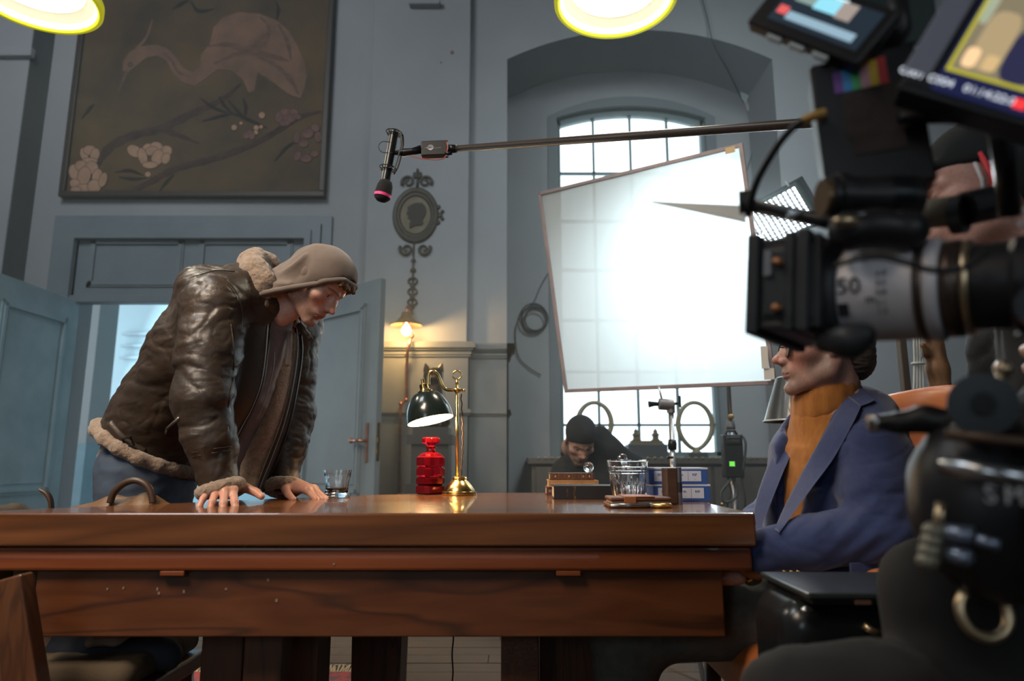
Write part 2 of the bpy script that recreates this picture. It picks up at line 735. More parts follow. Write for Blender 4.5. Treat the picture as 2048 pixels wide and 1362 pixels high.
obj('rust_spot', MB().ball(P(882, 125, YW - 0.081), (0.008, 0.003, 0.008), 8), m_spot, wall_back)

# wainscot with two mouldings
ws = struct('trim_1', MB().box((-1.62, YW - 0.02, 0), (-1.144, YW, 1.66)).box((-1.165, YW - 0.105, 0), (-0.325, YW - 0.075, 1.66)).box((-0.33, YW - 0.105, 0), (-0.325, YW, 1.66))
            .box((-0.344, YW - 0.02, 0), (NX0 + 0.012, YW, 1.66)).box((NX0, YW - 0.02, 0), (NX0 + 0.012, YN, 1.66)), m_wains, label='dark grey painted wainscot between door and window')


def mould(name, z0, z1, steps, parent):
    mb = MB()
    n = len(steps)
    for i, d in enumerate(steps):
        a, b = z0 + (z1 - z0) * i / n, z0 + (z1 - z0) * (i + 1) / n
        mb.box((-1.165 - d, YW - 0.105 - d, a), (-0.325 + d, YW - 0.07, b))
        mb.box((-0.33, YW - 0.02 - d, a), (NX0 + 0.012 + d, YW, b))
        mb.box((-1.64, YW - 0.02 - d, a), (-1.15, YW, b))
        mb.box((NX0, YW - 0.02 - d, a), (NX0 + 0.012 + d, YW + 0.2, b))
    return obj(name, mb, m_wains, parent)


mould('cornice', 1.645, 1.755, [0.012, 0.02, 0.016, 0.034, 0.05, 0.05, 0.044], ws)
mould('rail', 1.205, 1.25, [0.01, 0.022, 0.018], ws)

# the other walls, ceiling
struct('wall_left', MB().box((-5.0, -3.6, 0), (-4.8, YW, ZC)), m_wall)
struct('wall_right', MB().box((4.6, -3.6, 0), (4.8, 6.0, ZC)), m_wall)
struct('ceiling', MB().box((-5.0, -3.6, ZC), (4.8, 6.0, ZC + 0.2)), m_ceil)
# near wall, behind the camera, with two openings added to let in soft fill
wf = MB()
for a, b in ((-5.0, -3.2), (-1.6, 1.2), (2.8, 4.8)):
    wf.box((a, -3.8, 0), (b, -3.6, ZC))
for a, b in ((-3.2, -1.6), (1.2, 2.8)):
    wf.box((a, -3.8, 0), (b, -3.6, 1.5)).box((a, -3.8, 3.2), (b, -3.6, ZC))
struct('wall_front', wf, m_wall)

# ------------------------------------------------------------------ window in the niche
m_glass = mat('window_glass', (0.9, 0.97, 0.97), 0.05, trans=1.0, ior=1.05, spec=0.2)
YG = YN + 0.09
wf = MB()
ft = 0.035
wf.box((WX0, YG - 0.04, WZ0), (WX0 + ft, YG + 0.04, WZ1)).box((WX1 - ft, YG - 0.04, WZ0), (WX1, YG + 0.04, WZ1))
wf.box((WX0, YG - 0.04, WZ0), (WX1, YG + 0.04, WZ0 + ft))
o1, o2 = arch(WX0, WX1, WZ1, WZ2), arch(WX0 + 0.02, WX1 - 0.02, WZ1 - 0.05, WZ2 - 0.05)
upright(wf, o1 + o2[::-1], YG - 0.04, YG + 0.04)
win = struct('window_1', wf, m_iron, label='tall arched iron window with sixteen or more small panes')
bar = 0.011
for i in (1, 2, 3):
    x = WX0 + (WX1 - WX0) * i / 4
    obj('muntin', MB().box((x - bar, YG - 0.02, WZ0), (x + bar, YG + 0.02, WZ2 - 0.03)), m_iron, win)
zs = [WZ0] + [1.173 + 0.4586 * i for i in range(6)] + [WZ2]
for z in zs[1:-1]:
    obj('muntin', MB().box((WX0, YG - 0.02, z - bar), (WX1, YG + 0.02, z + bar)), m_iron, win)
for i in range(4):
    for a, b in zip(zs, zs[1:]):
        x0, x1 = WX0 + (WX1 - WX0) * i / 4, WX0 + (WX1 - WX0) * (i + 1) / 4
        obj('pane', MB().box((x0 + 0.005, YG - 0.003, a + 0.005), (x1 - 0.005, YG + 0.003, min(b, WZ1 + 0.06) - 0.005)), m_glass, win)
sur = MB()
so, si = arch(WX0 - 0.085, WX1 + 0.085, WZ1 + 0.01, WZ2 + 0.10), arch(WX0 - 0.005, WX1 + 0.005, WZ1, WZ2 + 0.005)
upright(sur, [(WX0 - 0.085, WZ0 - 0.02)] + so + [(WX1 + 0.085, WZ0 - 0.02), (WX1 + 0.005, WZ0 - 0.02)] + si[::-1] + [(WX0 - 0.005, WZ0 - 0.02)], YN - 0.012, YN + 0.02)
obj('surround', sur, mat('grey_window_surround', (0.17, 0.20, 0.215), 0.7), win)

# ------------------------------------------------------------------ double door: surround, transom, two leaves
tr = MB()
for d, w0, w1, zt in ((0.03, 0.0, 0.20, 2.79), (0.055, 0.03, 0.12, 2.72), (0.075, 0.0, 0.05, 2.66)):
    upright(tr, [(DX0 - w1, 0), (DX0 - w1, zt), (DX1 + w1, zt), (DX1 + w1, 0), (DX1 + w0, 0), (DX1 + w0, zt - 0.07), (DX0 - w0, zt - 0.07), (DX0 - w0, 0)], YW - d, YW + 0.02)
trim = struct('trim_2', tr, m_door, label='blue grey moulded surround of the double door')
obj('transom', MB().box((DX0, YW - 0.01, DZ), (DX1, YW + 0.10, 2.70)).box((DX0 - 0.03, YW - 0.05, DZ - 0.03), (DX1 + 0.03, YW + 0.05, DZ + 0.025)), m_door, trim, bevel=0.005)
for a, b in ((DX0 + 0.10, -2.59), (-2.47, DX1 - 0.10)):
    mb = MB()
    for d, i in ((0.022, 0.0), (0.030, 0.014)):
        mb.box((a + i, YW - d, DZ + 0.10 + i), (a + i + 0.03, YW, 2.60 - i)).box((b - i - 0.03, YW - d, DZ + 0.10 + i), (b - i, YW, 2.60 - i))
        mb.box((a + i, YW - d, DZ + 0.10 + i), (b - i, YW, DZ + 0.13 + i)).box((a + i, YW - d, 2.57 - i), (b - i, YW, 2.60 - i))
    obj('panel_moulding', mb, m_door, trim)


def door_leaf(name, hinge, ang, w, label, m, face):
    """leaf lies along +x from the hinge, panels on both faces"""
    M = Matrix.Translation(Vector((hinge[0], hinge[1], 0))) @ Matrix.Rotation(ang, 4, 'Z')
    d = struct(name, MB().box((0, -0.024, 0.015), (w, 0.024, DZ - 0.01), M), m, label=label, bevel=0.004)
    pan = [(0.14, 0.88), (1.02, DZ - 0.17)] if face else [(0.12, 0.30), (0.42, DZ - 0.16)]
    for z0, z1 in ((0.14, 0.50), (0.64, DZ - 0.17)):
        for s in (-1, 1):
            mb = MB()
            for e, i in ((0.012, 0.0), (0.02, 0.02)):
                x0, x1, a, b = 0.13 + i, w - 0.14 - i, z0 + i, z1 - i
                ys = sorted((s * 0.02, s * (0.024 + e)))
                mb.box((x0, ys[0], a), (x0 + 0.025, ys[1], b), M).box((x1 - 0.025, ys[0], a), (x1, ys[1], b), M)
                mb.box((x0, ys[0], a), (x1, ys[1], a + 0.025), M).box((x0, ys[0], b - 0.025), (x1, ys[1], b), M)
            obj('panel_moulding', mb, m, d)
            ys = sorted((s * 0.02, s * 0.03))
            obj('panel', MB().box((0.20, ys[0], z0 + 0.07), (w - 0.21, ys[1], z1 - 0.07), M), m, d, bevel=0.008)
    return d, M


door_leaf('door_1', (DX0 + 0.02, YW + 0.02), R(-91), 0.93, 'pale blue worn door leaf folded open at the picture edge', m_leaf, 1)
d2, M2 = door_leaf('door_2', (DX1 + 0.01, YW - 0.03), R(-41), 0.98, 'blue grey open door leaf with copper lever handle', m_door, 0)
m_copper = mat('aged_copper', (0.55, 0.22, 0.14), 0.35, 1.0, col2=(0.30, 0.13, 0.09), scale=20)
hb = MB().box((0.885, -0.034, 0.86), (0.912, -0.022, 1.12), M2)
ha = obj('handle_plate', hb, m_copper, d2, bevel=0.003)
obj('lever', MB().tube([M2 @ Vector(p) for p in ((0.899, -0.03, 1.0), (0.899, -0.075, 1.0), (0.86, -0.08, 1.0), (0.80, -0.078, 1.0))], 0.011, 10)
    .ball(M2 @ Vector((0.795, -0.078, 1.0)), 0.017, 8), m_copper, ha, smooth=True)
obj('lever', MB().tube([M2 @ Vector(p) for p in ((0.899, 0.02, 1.0), (0.899, 0.075, 1.0), (0.86, 0.08, 1.0), (0.80, 0.078, 1.0))], 0.011, 10)
    .ball(M2 @ Vector((0.86, 0.08, 1.0)), 0.017, 8), m_copper, ha, smooth=True)
lk = obj('lock_plate', MB().box((0.979, -0.012, 0.87), (0.9835, 0.012, 1.12), M2), m_brass, d2, bevel=0.001)
obj('latch', MB().box((0.982, -0.008, 0.99), (0.992, 0.008, 1.02), M2).box((0.982, -0.008, 0.92), (0.988, 0.008, 0.95), M2), m_brass, lk)

# ------------------------------------------------------------------ hall beyond the door
m_hfl = mat('hall_floor', (0.16, 0.15, 0.14), 0.5)
struct('floor_hall', MB().box((-6.0, YW + 0.25, -0.12), (-0.35, 9.2, -0.002)), m_hfl)
wh = struct('wall_hall', MB().box((-6.0, 9.0, 0), (-0.35, 9.2, 3.6)), m_hall, label='pale blue wall of the hall seen through the open door')
obj('dado', MB().box((-6.0, 8.97, 0), (-0.55, 9.0, 0.95)), mat('hall_dado_blue', (0.24, 0.42, 0.52), 0.6), wh)
hp = MB()
for z in (2.20, 2.36, 2.52):
    hp.box((-5.2, 8.93, z), (-2.0, 8.97, z + 0.035))
hp.box((-4.36, 8.92, 2.12), (-4.26, 9.0, 2.65)).box((-2.9, 8.92, 2.12), (-2.82, 9.0, 2.65))
obj('wall_rail', hp, mat('hall_rail_grey', (0.30, 0.42, 0.47), 0.6), wh)
ar = arch(-5.0, -3.2, 1.35, 1.75)
ap = MB()
upright(ap, [(-5.05, 1.0)] + [(x, z + 0.05) for x, z in ar] + [(-3.15, 1.0), (-3.2, 1.0)] + ar[::-1] + [(-5.0, 1.0)], 8.95, 9.01)
obj('blind_arch', ap, m_hall, wh)
struct('wall_hall_right', MB().box((-0.55, YW + 0.75, 0), (-0.35, 9.0, 3.6)), m_hall)
struct('ceiling_hall', MB().box((-6.0, YW + 0.25, 3.6), (-0.35, 9.2, 3.8)), m_ceil)
hc = struct('wall_hall_pier', MB().box((-4.06, 6.15, 0), (-3.80, 6.45, 3.6)), mat('hall_pier_grey', (0.44, 0.45, 0.45), 0.8), label='grey white pier in the hall behind the door')
obj('dado', MB().box((-4.07, 6.14, 0), (-3.79, 6.46, 1.02)), mat('hall_pier_blue', (0.22, 0.36, 0.43), 0.5, col2=(0.30, 0.44, 0.5), scale=6), hc)
# ------------------------------------------------------------------ the big table
def G(u, v, z):
    """point of the horizontal plane at height z that pixel (u, v) shows"""
    a, b = P(u, v, 1.0), Vector((0, 0, CAM_Z))
    t = (z - b.z) / (a.z - b.z)
    return b + (a - b) * t


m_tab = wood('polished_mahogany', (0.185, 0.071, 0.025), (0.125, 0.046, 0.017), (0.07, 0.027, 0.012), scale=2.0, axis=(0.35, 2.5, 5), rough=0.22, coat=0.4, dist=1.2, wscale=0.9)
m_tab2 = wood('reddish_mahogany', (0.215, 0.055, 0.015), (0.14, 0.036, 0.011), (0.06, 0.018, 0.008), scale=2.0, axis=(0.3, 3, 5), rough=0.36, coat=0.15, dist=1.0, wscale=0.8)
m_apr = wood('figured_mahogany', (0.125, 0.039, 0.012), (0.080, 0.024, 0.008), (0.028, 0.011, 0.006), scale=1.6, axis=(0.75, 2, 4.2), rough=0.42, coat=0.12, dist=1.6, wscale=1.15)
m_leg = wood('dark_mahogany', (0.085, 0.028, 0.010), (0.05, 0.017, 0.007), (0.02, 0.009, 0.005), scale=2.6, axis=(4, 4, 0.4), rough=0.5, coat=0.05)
edge = [(-1.60, 1.50), (0.52, 1.50), (0.52, 2.44), (0.02, 2.46), (-0.22, 2.43), (-0.474, 2.28), (-0.74, 2.04), (-0.86, 1.885), (-1.02, 1.71), (-1.16, 1.58), (-1.60, 1.56)]
table = thing('dining_table', 'long polished mahogany table with thick layered top and cut corner', 'table', (-0.35, 2.0, 0))
obj('tabletop', MB().prism(edge, TZ - 0.069, TZ), m_tab, table, bevel=0.005, seg=3)
cx, cy = -0.35, 1.98
in2 = [(cx + (x - cx) * 0.992, cy + (y - cy) * 0.975) for x, y in edge]
obj('lower_top', MB().prism(in2, TZ - 0.121, TZ - 0.0705), m_tab2, table, bevel=0.007, seg=3)
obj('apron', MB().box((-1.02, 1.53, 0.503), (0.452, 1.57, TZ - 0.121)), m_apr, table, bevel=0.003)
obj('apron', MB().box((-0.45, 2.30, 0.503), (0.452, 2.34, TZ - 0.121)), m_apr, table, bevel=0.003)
for u in (350, 1136):
    q = P(u, 1140, 1.525)
    obj('block', MB().box((q.x - 0.026, 1.512, TZ - 0.131), (q.x + 0.026, 1.53, TZ - 0.1205)), m_tab2, table, bevel=0.002)


def post(u0, u1, y0, y1, t=0.0, m=m_leg, zf=0.0125):
    a, b = P(u0, 1262, y0).x, P(u1, 1262, y0).x
    v = [(a + t, y0, zf), (b - t, y0, zf), (b - t, y1, zf), (a + t, y1, zf), (a, y0, 0.64), (b, y0, 0.64), (b, y1, 0.64), (a, y1, 0.64)]
    obj('leg', MB().add(v, [(3, 2, 1, 0), (4, 5, 6, 7), (0, 1, 5, 4), (1, 2, 6, 5), (2, 3, 7, 6), (3, 0, 4, 7)]), m, table, bevel=0.004)


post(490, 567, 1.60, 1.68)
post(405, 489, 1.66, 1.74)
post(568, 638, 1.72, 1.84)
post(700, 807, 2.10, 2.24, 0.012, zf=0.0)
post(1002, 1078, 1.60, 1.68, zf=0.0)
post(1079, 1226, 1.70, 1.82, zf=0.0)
mk = MB()
for (u, v) in ((215, 1178), (247, 1176), (315, 1178), (318, 1186), (368, 1183), (452, 1178), (553, 1201), (536, 1160), (668, 1128), (452, 1091), (490, 1092)):
    yy = 1.529 if v > 1140 else 1.511
    q = P(u, v, yy)
    mk.cbox(q, (0.0035 + 0.002 * random.random(), 0.0012, 0.004 + 0.003 * random.random()))
tag(obj('scratch_marks', mk, mat('pale_scratch', (0.22, 0.15, 0.11), 0.7), table), kind='stuff')

# ------------------------------------------------------------------ rug with fringe, under the table
m_rug = mat('red_patterned_rug', (0.30, 0.05, 0.045), 0.95, col2=(0.10, 0.06, 0.07), scale=26, detail=2, bump=0.4, bscale=200, ramp=(0.45, 0.55))
rug = thing('rug', 'red patterned rug with cream fringe lying under the table', 'rug', (-1.15, 2.4, 0))
obj('pile', MB().box((-1.9, 1.7, 0.0), (-0.50, 3.02, 0.012)), m_rug, rug, bevel=0.004)
fr = MB()
for i in range(260):
    x = -1.9 + 1.4 * i / 260
    a = random.uniform(-0.02, 0.02)
    fr.tube([(x, 3.015, 0.008), (x + a * 0.6, 3.06, 0.016 + random.random() * 0.012), (x + a * 1.5, 3.10 + random.random() * 0.04, 0.004)], 0.0028, 4, caps=False)
tag(obj('fringe', fr, mat('cream_fringe', (0.45, 0.36, 0.24), 0.9), rug), kind='stuff')
# ------------------------------------------------------------------ things on the table
m_red = mat('red_glass', (0.92, 0.02, 0.045), 0.04, trans=0.90, ior=1.25, spec=0.9)
m_wine = mat('dark_red_liquor', (0.03, 0.002, 0.004), 0.15)
m_whisky = mat('amber_whisky', (0.45, 0.17, 0.03), 0.05, trans=0.6, ior=1.33)


def at_z(p, z=TZ + 0.0004):
    return Matrix.Translation(Vector((p.x, p.y, z)))


# whisky glass with a flared, fluted body
g = G(673, 994, TZ)
wg = thing('whisky_glass', 'flared cut glass tumbler with a little whisky by the leaning man', 'glass', at_z(g).translation)


def fl(n, amp, z0, z1):
    return lambda a, r, z: r * (1 + (amp * abs(math.sin(n * a / 2)) if z0 < z < z1 else 0))


M = at_z(g)
out = [(0.0, 0), (0.041, 0), (0.0425, 0.004), (0.040, 0.009), (0.036, 0.013), (0.0345, 0.022), (0.0345, 0.034), (0.0365, 0.050), (0.0395, 0.061), (0.041, 0.064), (0.0405, 0.066), (0.0425, 0.076), (0.0435, 0.082)]
inn = [(0.0415, 0.082), (0.0385, 0.066), (0.035, 0.050), (0.032, 0.034), (0.0315, 0.022), (0.030, 0.016), (0.0, 0.015)]
sharp(obj('bowl', MB().lathe(out + inn, M, 64, fl(20, 0.035, 0.002, 0.063)), m_clear, wg))
sharp(obj('whisky', MB().lathe([(0.0, 0.0152), (0.0300, 0.0160), (0.0313, 0.022), (0.0315, 0.027), (0.0, 0.027)], M, 48), m_whisky, wg))

# big tumbler
g = G(1257, 1003, TZ)
bg_ = thing('glass_tumbler', 'large clear pressed glass tumbler with ribs, behind the brown wallet', 'glass', at_z(g).translation)
M = at_z(g)
out = [(0.0, 0), (0.042, 0), (0.0435, 0.004), (0.045, 0.02), (0.0485, 0.055), (0.051, 0.075), (0.0525, 0.0765), (0.0525, 0.081), (0.0515, 0.0825), (0.0535, 0.084), (0.054, 0.091), (0.0528, 0.0925), (0.0548, 0.094), (0.0565, 0.105), (0.0572, 0.108), (0.0585, 0.1095), (0.0585, 0.113)]
inn = [(0.0555, 0.113), (0.0525, 0.10), (0.047, 0.06), (0.0425, 0.02), (0.040, 0.012), (0.0, 0.011)]


def flb(a, r, z):
    if 0.003 < z < 0.074 and r > 0.043:
        return r * (1 + 0.03 * math.sin(18 * a))
    if 0.0765 < z < 0.093 and r > 0.0517:
        return r * (1 + 0.012 * math.sin(40 * a))
    return r


sharp(obj('bowl', MB().lathe(out + inn, M, 96, flb), m_clear, bg_), 25)
# small carafe behind it, only its round stopper and neck show
g = G(1247, 992, TZ)
cf = thing('glass_carafe', 'small clear carafe with round glass stopper behind the big tumbler', 'carafe', at_z(g).translation)
M = at_z(g)
sharp(obj('body', MB().lathe([(0.0, 0), (0.030, 0), (0.032, 0.006), (0.032, 0.06), (0.024, 0.075), (0.012, 0.084), (0.011, 0.098), (0.015, 0.10), (0.012, 0.101), (0.009, 0.098), (0.009, 0.086), (0.020, 0.073), (0.028, 0.058), (0.028, 0.008), (0.0, 0.006)], M, 40), m_clear, cf))
obj('stopper', MB().ball((0, 0, 0.1155), 0.0165, 10, M), m_clear, cf, smooth=False)

# red square decanter
g = G(860, 989, TZ)
dc = thing('red_decanter', 'square red cut glass decanter with stopper under the desk lamp', 'decanter', at_z(g).translation)
M = at_z(g) @ Matrix.Rotation(R(38), 4, 'Z')


def sq(w, ch, z):
    a, b = w / 2, w / 2 - ch
    return [(b, -a, z), (a, -b, z), (a, b, z), (b, a, z), (-b, a, z), (-a, b, z), (-a, -b, z), (-b, -a, z)]


def stack(levels, M):
    mb = MB()
    v, f = [], []
    for lv in levels:
        v += lv
    n = len(levels)
    for i in range(n - 1):
        for k in range(8):
            f.append((i * 8 + k, i * 8 + (k + 1) % 8, (i + 1) * 8 + (k + 1) % 8, (i + 1) * 8 + k))
    f.append(tuple(range(7, -1, -1)))
    f.append(tuple((n - 1) * 8 + k for k in range(8)))
    return mb.add(v, f, M)


lv = []
z = 0.0
for hgt in (0.030, 0.027, 0.032, 0.036):
    lv += [sq(0.066, 0.010, z + 0.0012), sq(0.0785, 0.013, z + 0.005), sq(0.0785, 0.013, z + hgt - 0.004), sq(0.066, 0.010, z + hgt)]
    z += hgt
lv += [sq(0.060, 0.012, z + 0.007), sq(0.034, 0.010, z + 0.014), sq(0.028, 0.008, z + 0.018), sq(0.027, 0.008, z + 0.025), sq(0.036, 0.010, z + 0.028), sq(0.036, 0.010, z + 0.0305), sq(0.024, 0.007, z + 0.032)]
ZB = z + 0.032
obj('body', stack(lv, M), m_red, dc, bevel=0.0008)
lq = []
z = 0.0
for hgt in (0.030, 0.027):
    lq += [sq(0.0635, 0.010, z + 0.0035), sq(0.0760, 0.0125, z + 0.006), sq(0.0760, 0.0125, z + hgt - 0.0048), sq(0.0635, 0.010, z + hgt - 0.0006)]
    z += hgt
obj('liquor', stack(lq, M), m_wine, dc)
obj('stopper', stack([sq(0.022, 0.006, ZB + 0.0005), sq(0.026, 0.007, ZB + 0.003), sq(0.042, 0.012, ZB + 0.008), sq(0.054, 0.014, ZB + 0.012), sq(0.054, 0.014, ZB + 0.027), sq(0.048, 0.013, ZB + 0.030)], M), m_red, dc, bevel=0.0008)

# brass desk lamp with dark green dome shade
m_green = mat('dark_green_enamel', (0.014, 0.022, 0.018), 0.22, coat=0.4)
m_inwhite = mat('white_enamel_inside', (0.85, 0.80, 0.70), 0.5)
m_bulb = mat('warm_bulb', (1, 0.8, 0.5), 0.5, emit=(1.0, 0.66, 0.30), estr=22)
LY = 2.28
b0 = G(920, 984, TZ)
b0.y = LY
px = P(912, 900, LY).x
L0 = Vector((px, LY, TZ))
lamp = thing('desk_lamp', 'brass desk lamp with dark green dome shade, lit', 'lamp', L0)
k = LY / FPX * 1.01
M = Matrix.Translation(L0 + Vector((0.013, 0, 0.0004)))
sharp(obj('base', MB().lathe([(0, 0), (0.056, 0), (0.058, 0.004), (0.056, 0.011), (0.050, 0.013), (0.049, 0.017), (0.040, 0.030), (0.029, 0.043), (0.024, 0.046), (0.022, 0.050), (0.025, 0.053), (0.022, 0.058), (0.009, 0.062), (0, 0.062)], M, 48), m_brass, lamp))
ztop = P(912, 766, LY).z
obj('pole', MB().tube([L0 + Vector((0.006, 0, 0.055)), Vector((px, LY, ztop))], 0.0055, 16), m_brass, lamp, smooth=True)
fz = P(912, 750, LY).z
obj('finial_ring', MB().torus((0, 0, 0), 0.0145, 0.0028, Matrix.Translation((px, LY, fz)) @ Matrix.Rotation(R(90), 4, 'X')).lathe([(0, -0.03), (0.006, -0.03), (0.006, -0.024), (0.004, -0.02), (0.004, -0.014), (0, -0.014)], Matrix.Translation((px, LY, fz)), 12), m_brass, lamp, smooth=True)
cz = P(912, 780, LY).z
obj('clamp', MB().ball((px, LY, cz), (0.013, 0.013, 0.010), 10).tube([(px - 0.02, LY, cz), (px + 0.022, LY, cz)], 0.005, 10).ball((px + 0.024, LY, cz - 0.001), 0.006, 8), m_brass, lamp, smooth=True)
arm = spline([P(908, 780, LY), P(893, 779, LY), P(884, 770, LY), P(877, 752, LY), P(869, 743, LY), P(861, 744, LY), P(857, 754, LY), P(857, 770, LY)], 8)
obj('arm', MB().tube(arm, 0.0058, 12), m_brass, lamp, smooth=True)
# shade: axis tilts a little to the right at its foot
top, bot = P(856, 784, LY - 0.01), P(861, 841, LY - 0.02)
ax = (top - bot).normalized()
ax = (ax + Vector((-0.11, 0, 0))).normalized()
Ms = along(bot, bot + ax)
rs, hs = 0.0765, 0.098
dome = [(rs * math.cos(t) ** 0.8 if t < 1.45 else 0.016, hs * math.sin(t)) for t in [1.5 * i / 14 for i in range(15)]]
dome = [(rs, 0.0)] + [(rs * (1 - (i / 14) ** 2.3) ** 0.5 * 1.0 + 0.016 * (i / 14) ** 6, hs * i / 14) for i in range(1, 14)] + [(0.016, hs)]
sh = obj('shade', MB().lathe(dome, Ms, 48, caps=False), m_green, lamp, smooth=True)
inner = [(r * 0.965, z_ * 0.965 + 0.0005) for r, z_ in dome]
inner[0] = (rs - 0.0006, 0.0)
obj('shade_lining', MB().lathe([(r, z_) for r, z_ in inner], Ms, 48, caps=False), m_inwhite, sh, smooth=True)
sharp(obj('socket', MB().lathe([(0.026, hs - 0.012), (0.026, hs + 0.002), (0.020, hs + 0.004), (0.019, hs + 0.008), (0.016, hs + 0.010), (0.016, hs + 0.024), (0.012, hs + 0.027), (0.006, hs + 0.030), (0.006, hs + 0.045)], Ms, 24), m_brass, lamp))
obj('bulb', MB().ball((0, 0, 0.050), 0.020, 10, Ms), m_bulb, lamp, smooth=True)
point('desk_lamp_light', Ms @ Vector((0, 0, 0.022)), 5.0, (1.0, 0.66, 0.32), 0.02)
cord = []
for i in range(60):
    t = i / 59
    u = 922 + 5 * math.sin(t * 2.6) - 3 * t
    v = 788 + 165 * t
    q = P(u, v, LY + 0.02)
    cord.append(q + Vector((0.0016 * math.cos(i * 0.9), 0.0016 * math.sin(i * 0.9), 0)))
obj('cord', MB().tube(cord, 0.0022, 6), mat('brown_twisted_flex', (0.12, 0.06, 0.03), 0.8), lamp, smooth=True)
hang = [Vector((P(906, 1262, 2.50).x + 0.002 * math.cos(i * 0.8), 2.50 + 0.002 * math.sin(i * 0.8), TZ - 0.02 - i * 0.0148)) for i in range(50)]
obj('cord', MB().tube([L0 + Vector((0.03, 0.04, 0.005)), Vector((hang[0].x, 2.40, TZ + 0.004)), Vector((hang[0].x, 2.485, TZ + 0.004))] + hang, 0.0028, 6), m_black, lamp, smooth=True)

# books: three in a stack and a black one lying before it
m_paper = mat('aged_page_edges', (0.52, 0.43, 0.30), 0.9, col2=(0.40, 0.32, 0.22), scale=60, stretch=(1, 1, 12))


def book(name, label, u0, u1, v0, v1, y, depth, m, cover=0.0028, z0=None):
    a, b = P(u0, v1, y), P(u1, v0, y)
    zl = a.z if z0 is None else z0
    zh = zl + (P(u0, v0, y).z - a.z)
    bk = thing(name, label, 'book', ((a.x + b.x) / 2, y + depth / 2, zl), 'old books stacked on the table')
    mb = MB().box((a.x, y, zl), (b.x, y + depth, zl + cover)).box((a.x, y, zh - cover), (b.x, y + depth, zh)).box((a.x, y, zl + cover), (b.x, y + cover * 1.3, zh - cover))
    obj('cover', mb, m, bk)
    obj('pages', MB().box((a.x + 0.003, y + cover * 1.4, zl + cover), (b.x - 0.003, y + depth - 0.004, zh - cover)), m_paper, bk)
    return bk, a.x, b.x, zl, zh


YB = 2.27
bk, x0, x1, z0, z1 = book('book', 'dark red book at the bottom of the stack', 1093, 1216, 970, 986, YB, 0.13, mat('dark_red_book_cloth', (0.10, 0.035, 0.03), 0.7), z0=TZ + 0.0004)
text('spine_lettering', 'SCH', 0.010, mat('pale_print', (0.45, 0.42, 0.38), 0.6), Matrix.Translation((x0 + 0.016, YB - 0.0004, (z0 + z1) / 2)) @ Matrix.Rotation(R(90), 4, 'X'), bk)
bk, x0, x1, za, zb = book('book', 'tan clothbound book in the middle of the stack', 1097, 1197, 957, 970.5, YB - 0.005, 0.13, mat('tan_book_cloth', (0.48, 0.26, 0.11), 0.7, col2=(0.38, 0.20, 0.08), scale=30), z0=z1 + 0.0003)
m_ink = mat('brown_ink', (0.22, 0.12, 0.06), 0.7)
mb = MB()
for u in (1100, 1130, 1164, 1193):
    q = P(u, 964, YB - 0.0056)
    mb.cbox((q.x, YB - 0.0053, (za + zb) / 2), (0.001, 0.0006, (zb - za) * 0.6))
mb.cbox(((x0 + x1) / 2, YB - 0.0053, za + (zb - za) * 0.8), (x1 - x0 - 0.012, 0.0006, 0.0008)).cbox(((x0 + x1) / 2, YB - 0.0053, za + (zb - za) * 0.2), (x1 - x0 - 0.012, 0.0006, 0.0008))
obj('spine_lines', mb, m_ink, bk)
bk, x0, x1, zc, zd = book('book', 'brown leather book with gilt spine bands on top of the stack', 1100, 1188, 943, 957, YB - 0.002, 0.12, mat('brown_calf_leather', (0.13, 0.055, 0.028), 0.45, col2=(0.08, 0.03, 0.018), scale=20), z0=zb + 0.0003)
m_gold = mat('gilt', (0.80, 0.52, 0.20), 0.3, 1.0)
mb = MB()
for u in (1104, 1118, 1129, 1146, 1150, 1157, 1163, 1172, 1184):
    q = P(u, 950, YB - 0.003)
    mb.cbox((q.x, YB - 0.0023, (zc + zd) / 2), (0.0016, 0.0008, (zd - zc) * 0.8))
for u in (1111, 1138, 1167, 1179):
    q = P(u, 950, YB - 0.003)
    mb.ball((q.x, YB - 0.0021, (zc + zd) / 2), (0.003, 0.0006, 0.004), 6)
obj('gilt_bands', mb, m_gold, bk)
q = P(1177, 938, YB + 0.05)
tag(obj('crystal_ball', MB().ball((q.x, YB + 0.05, zd + 0.0180), 0.0178, 16), m_clear, smooth=True), 'small crystal ball on the top book of the stack', 'ball')
bk, x0, x1, z0, z1 = book('book', 'thick black book with gold spine lettering lying before the stack', 1108, 1236, 971, 998, 2.02, 0.15, mat('black_book_cloth', (0.018, 0.018, 0.02), 0.55), cover=0.0035, z0=TZ + 0.0004)
xm = P(1150, 985, 2.02).x
text('spine_lettering', 'BETTINE', 0.0095, m_gold, Matrix.Translation((xm, 2.0195, (z0 + z1) / 2)) @ Matrix.Rotation(R(90), 4, 'X') @ Matrix.Rotation(R(90), 4, 'Z'), bk)
text('spine_lettering', 'A. CORY', 0.006, m_gold, Matrix.Translation((xm - 0.022, 2.0195, (z0 + z1) / 2)) @ Matrix.Rotation(R(90), 4, 'X') @ Matrix.Rotation(R(90), 4, 'Z'), bk)

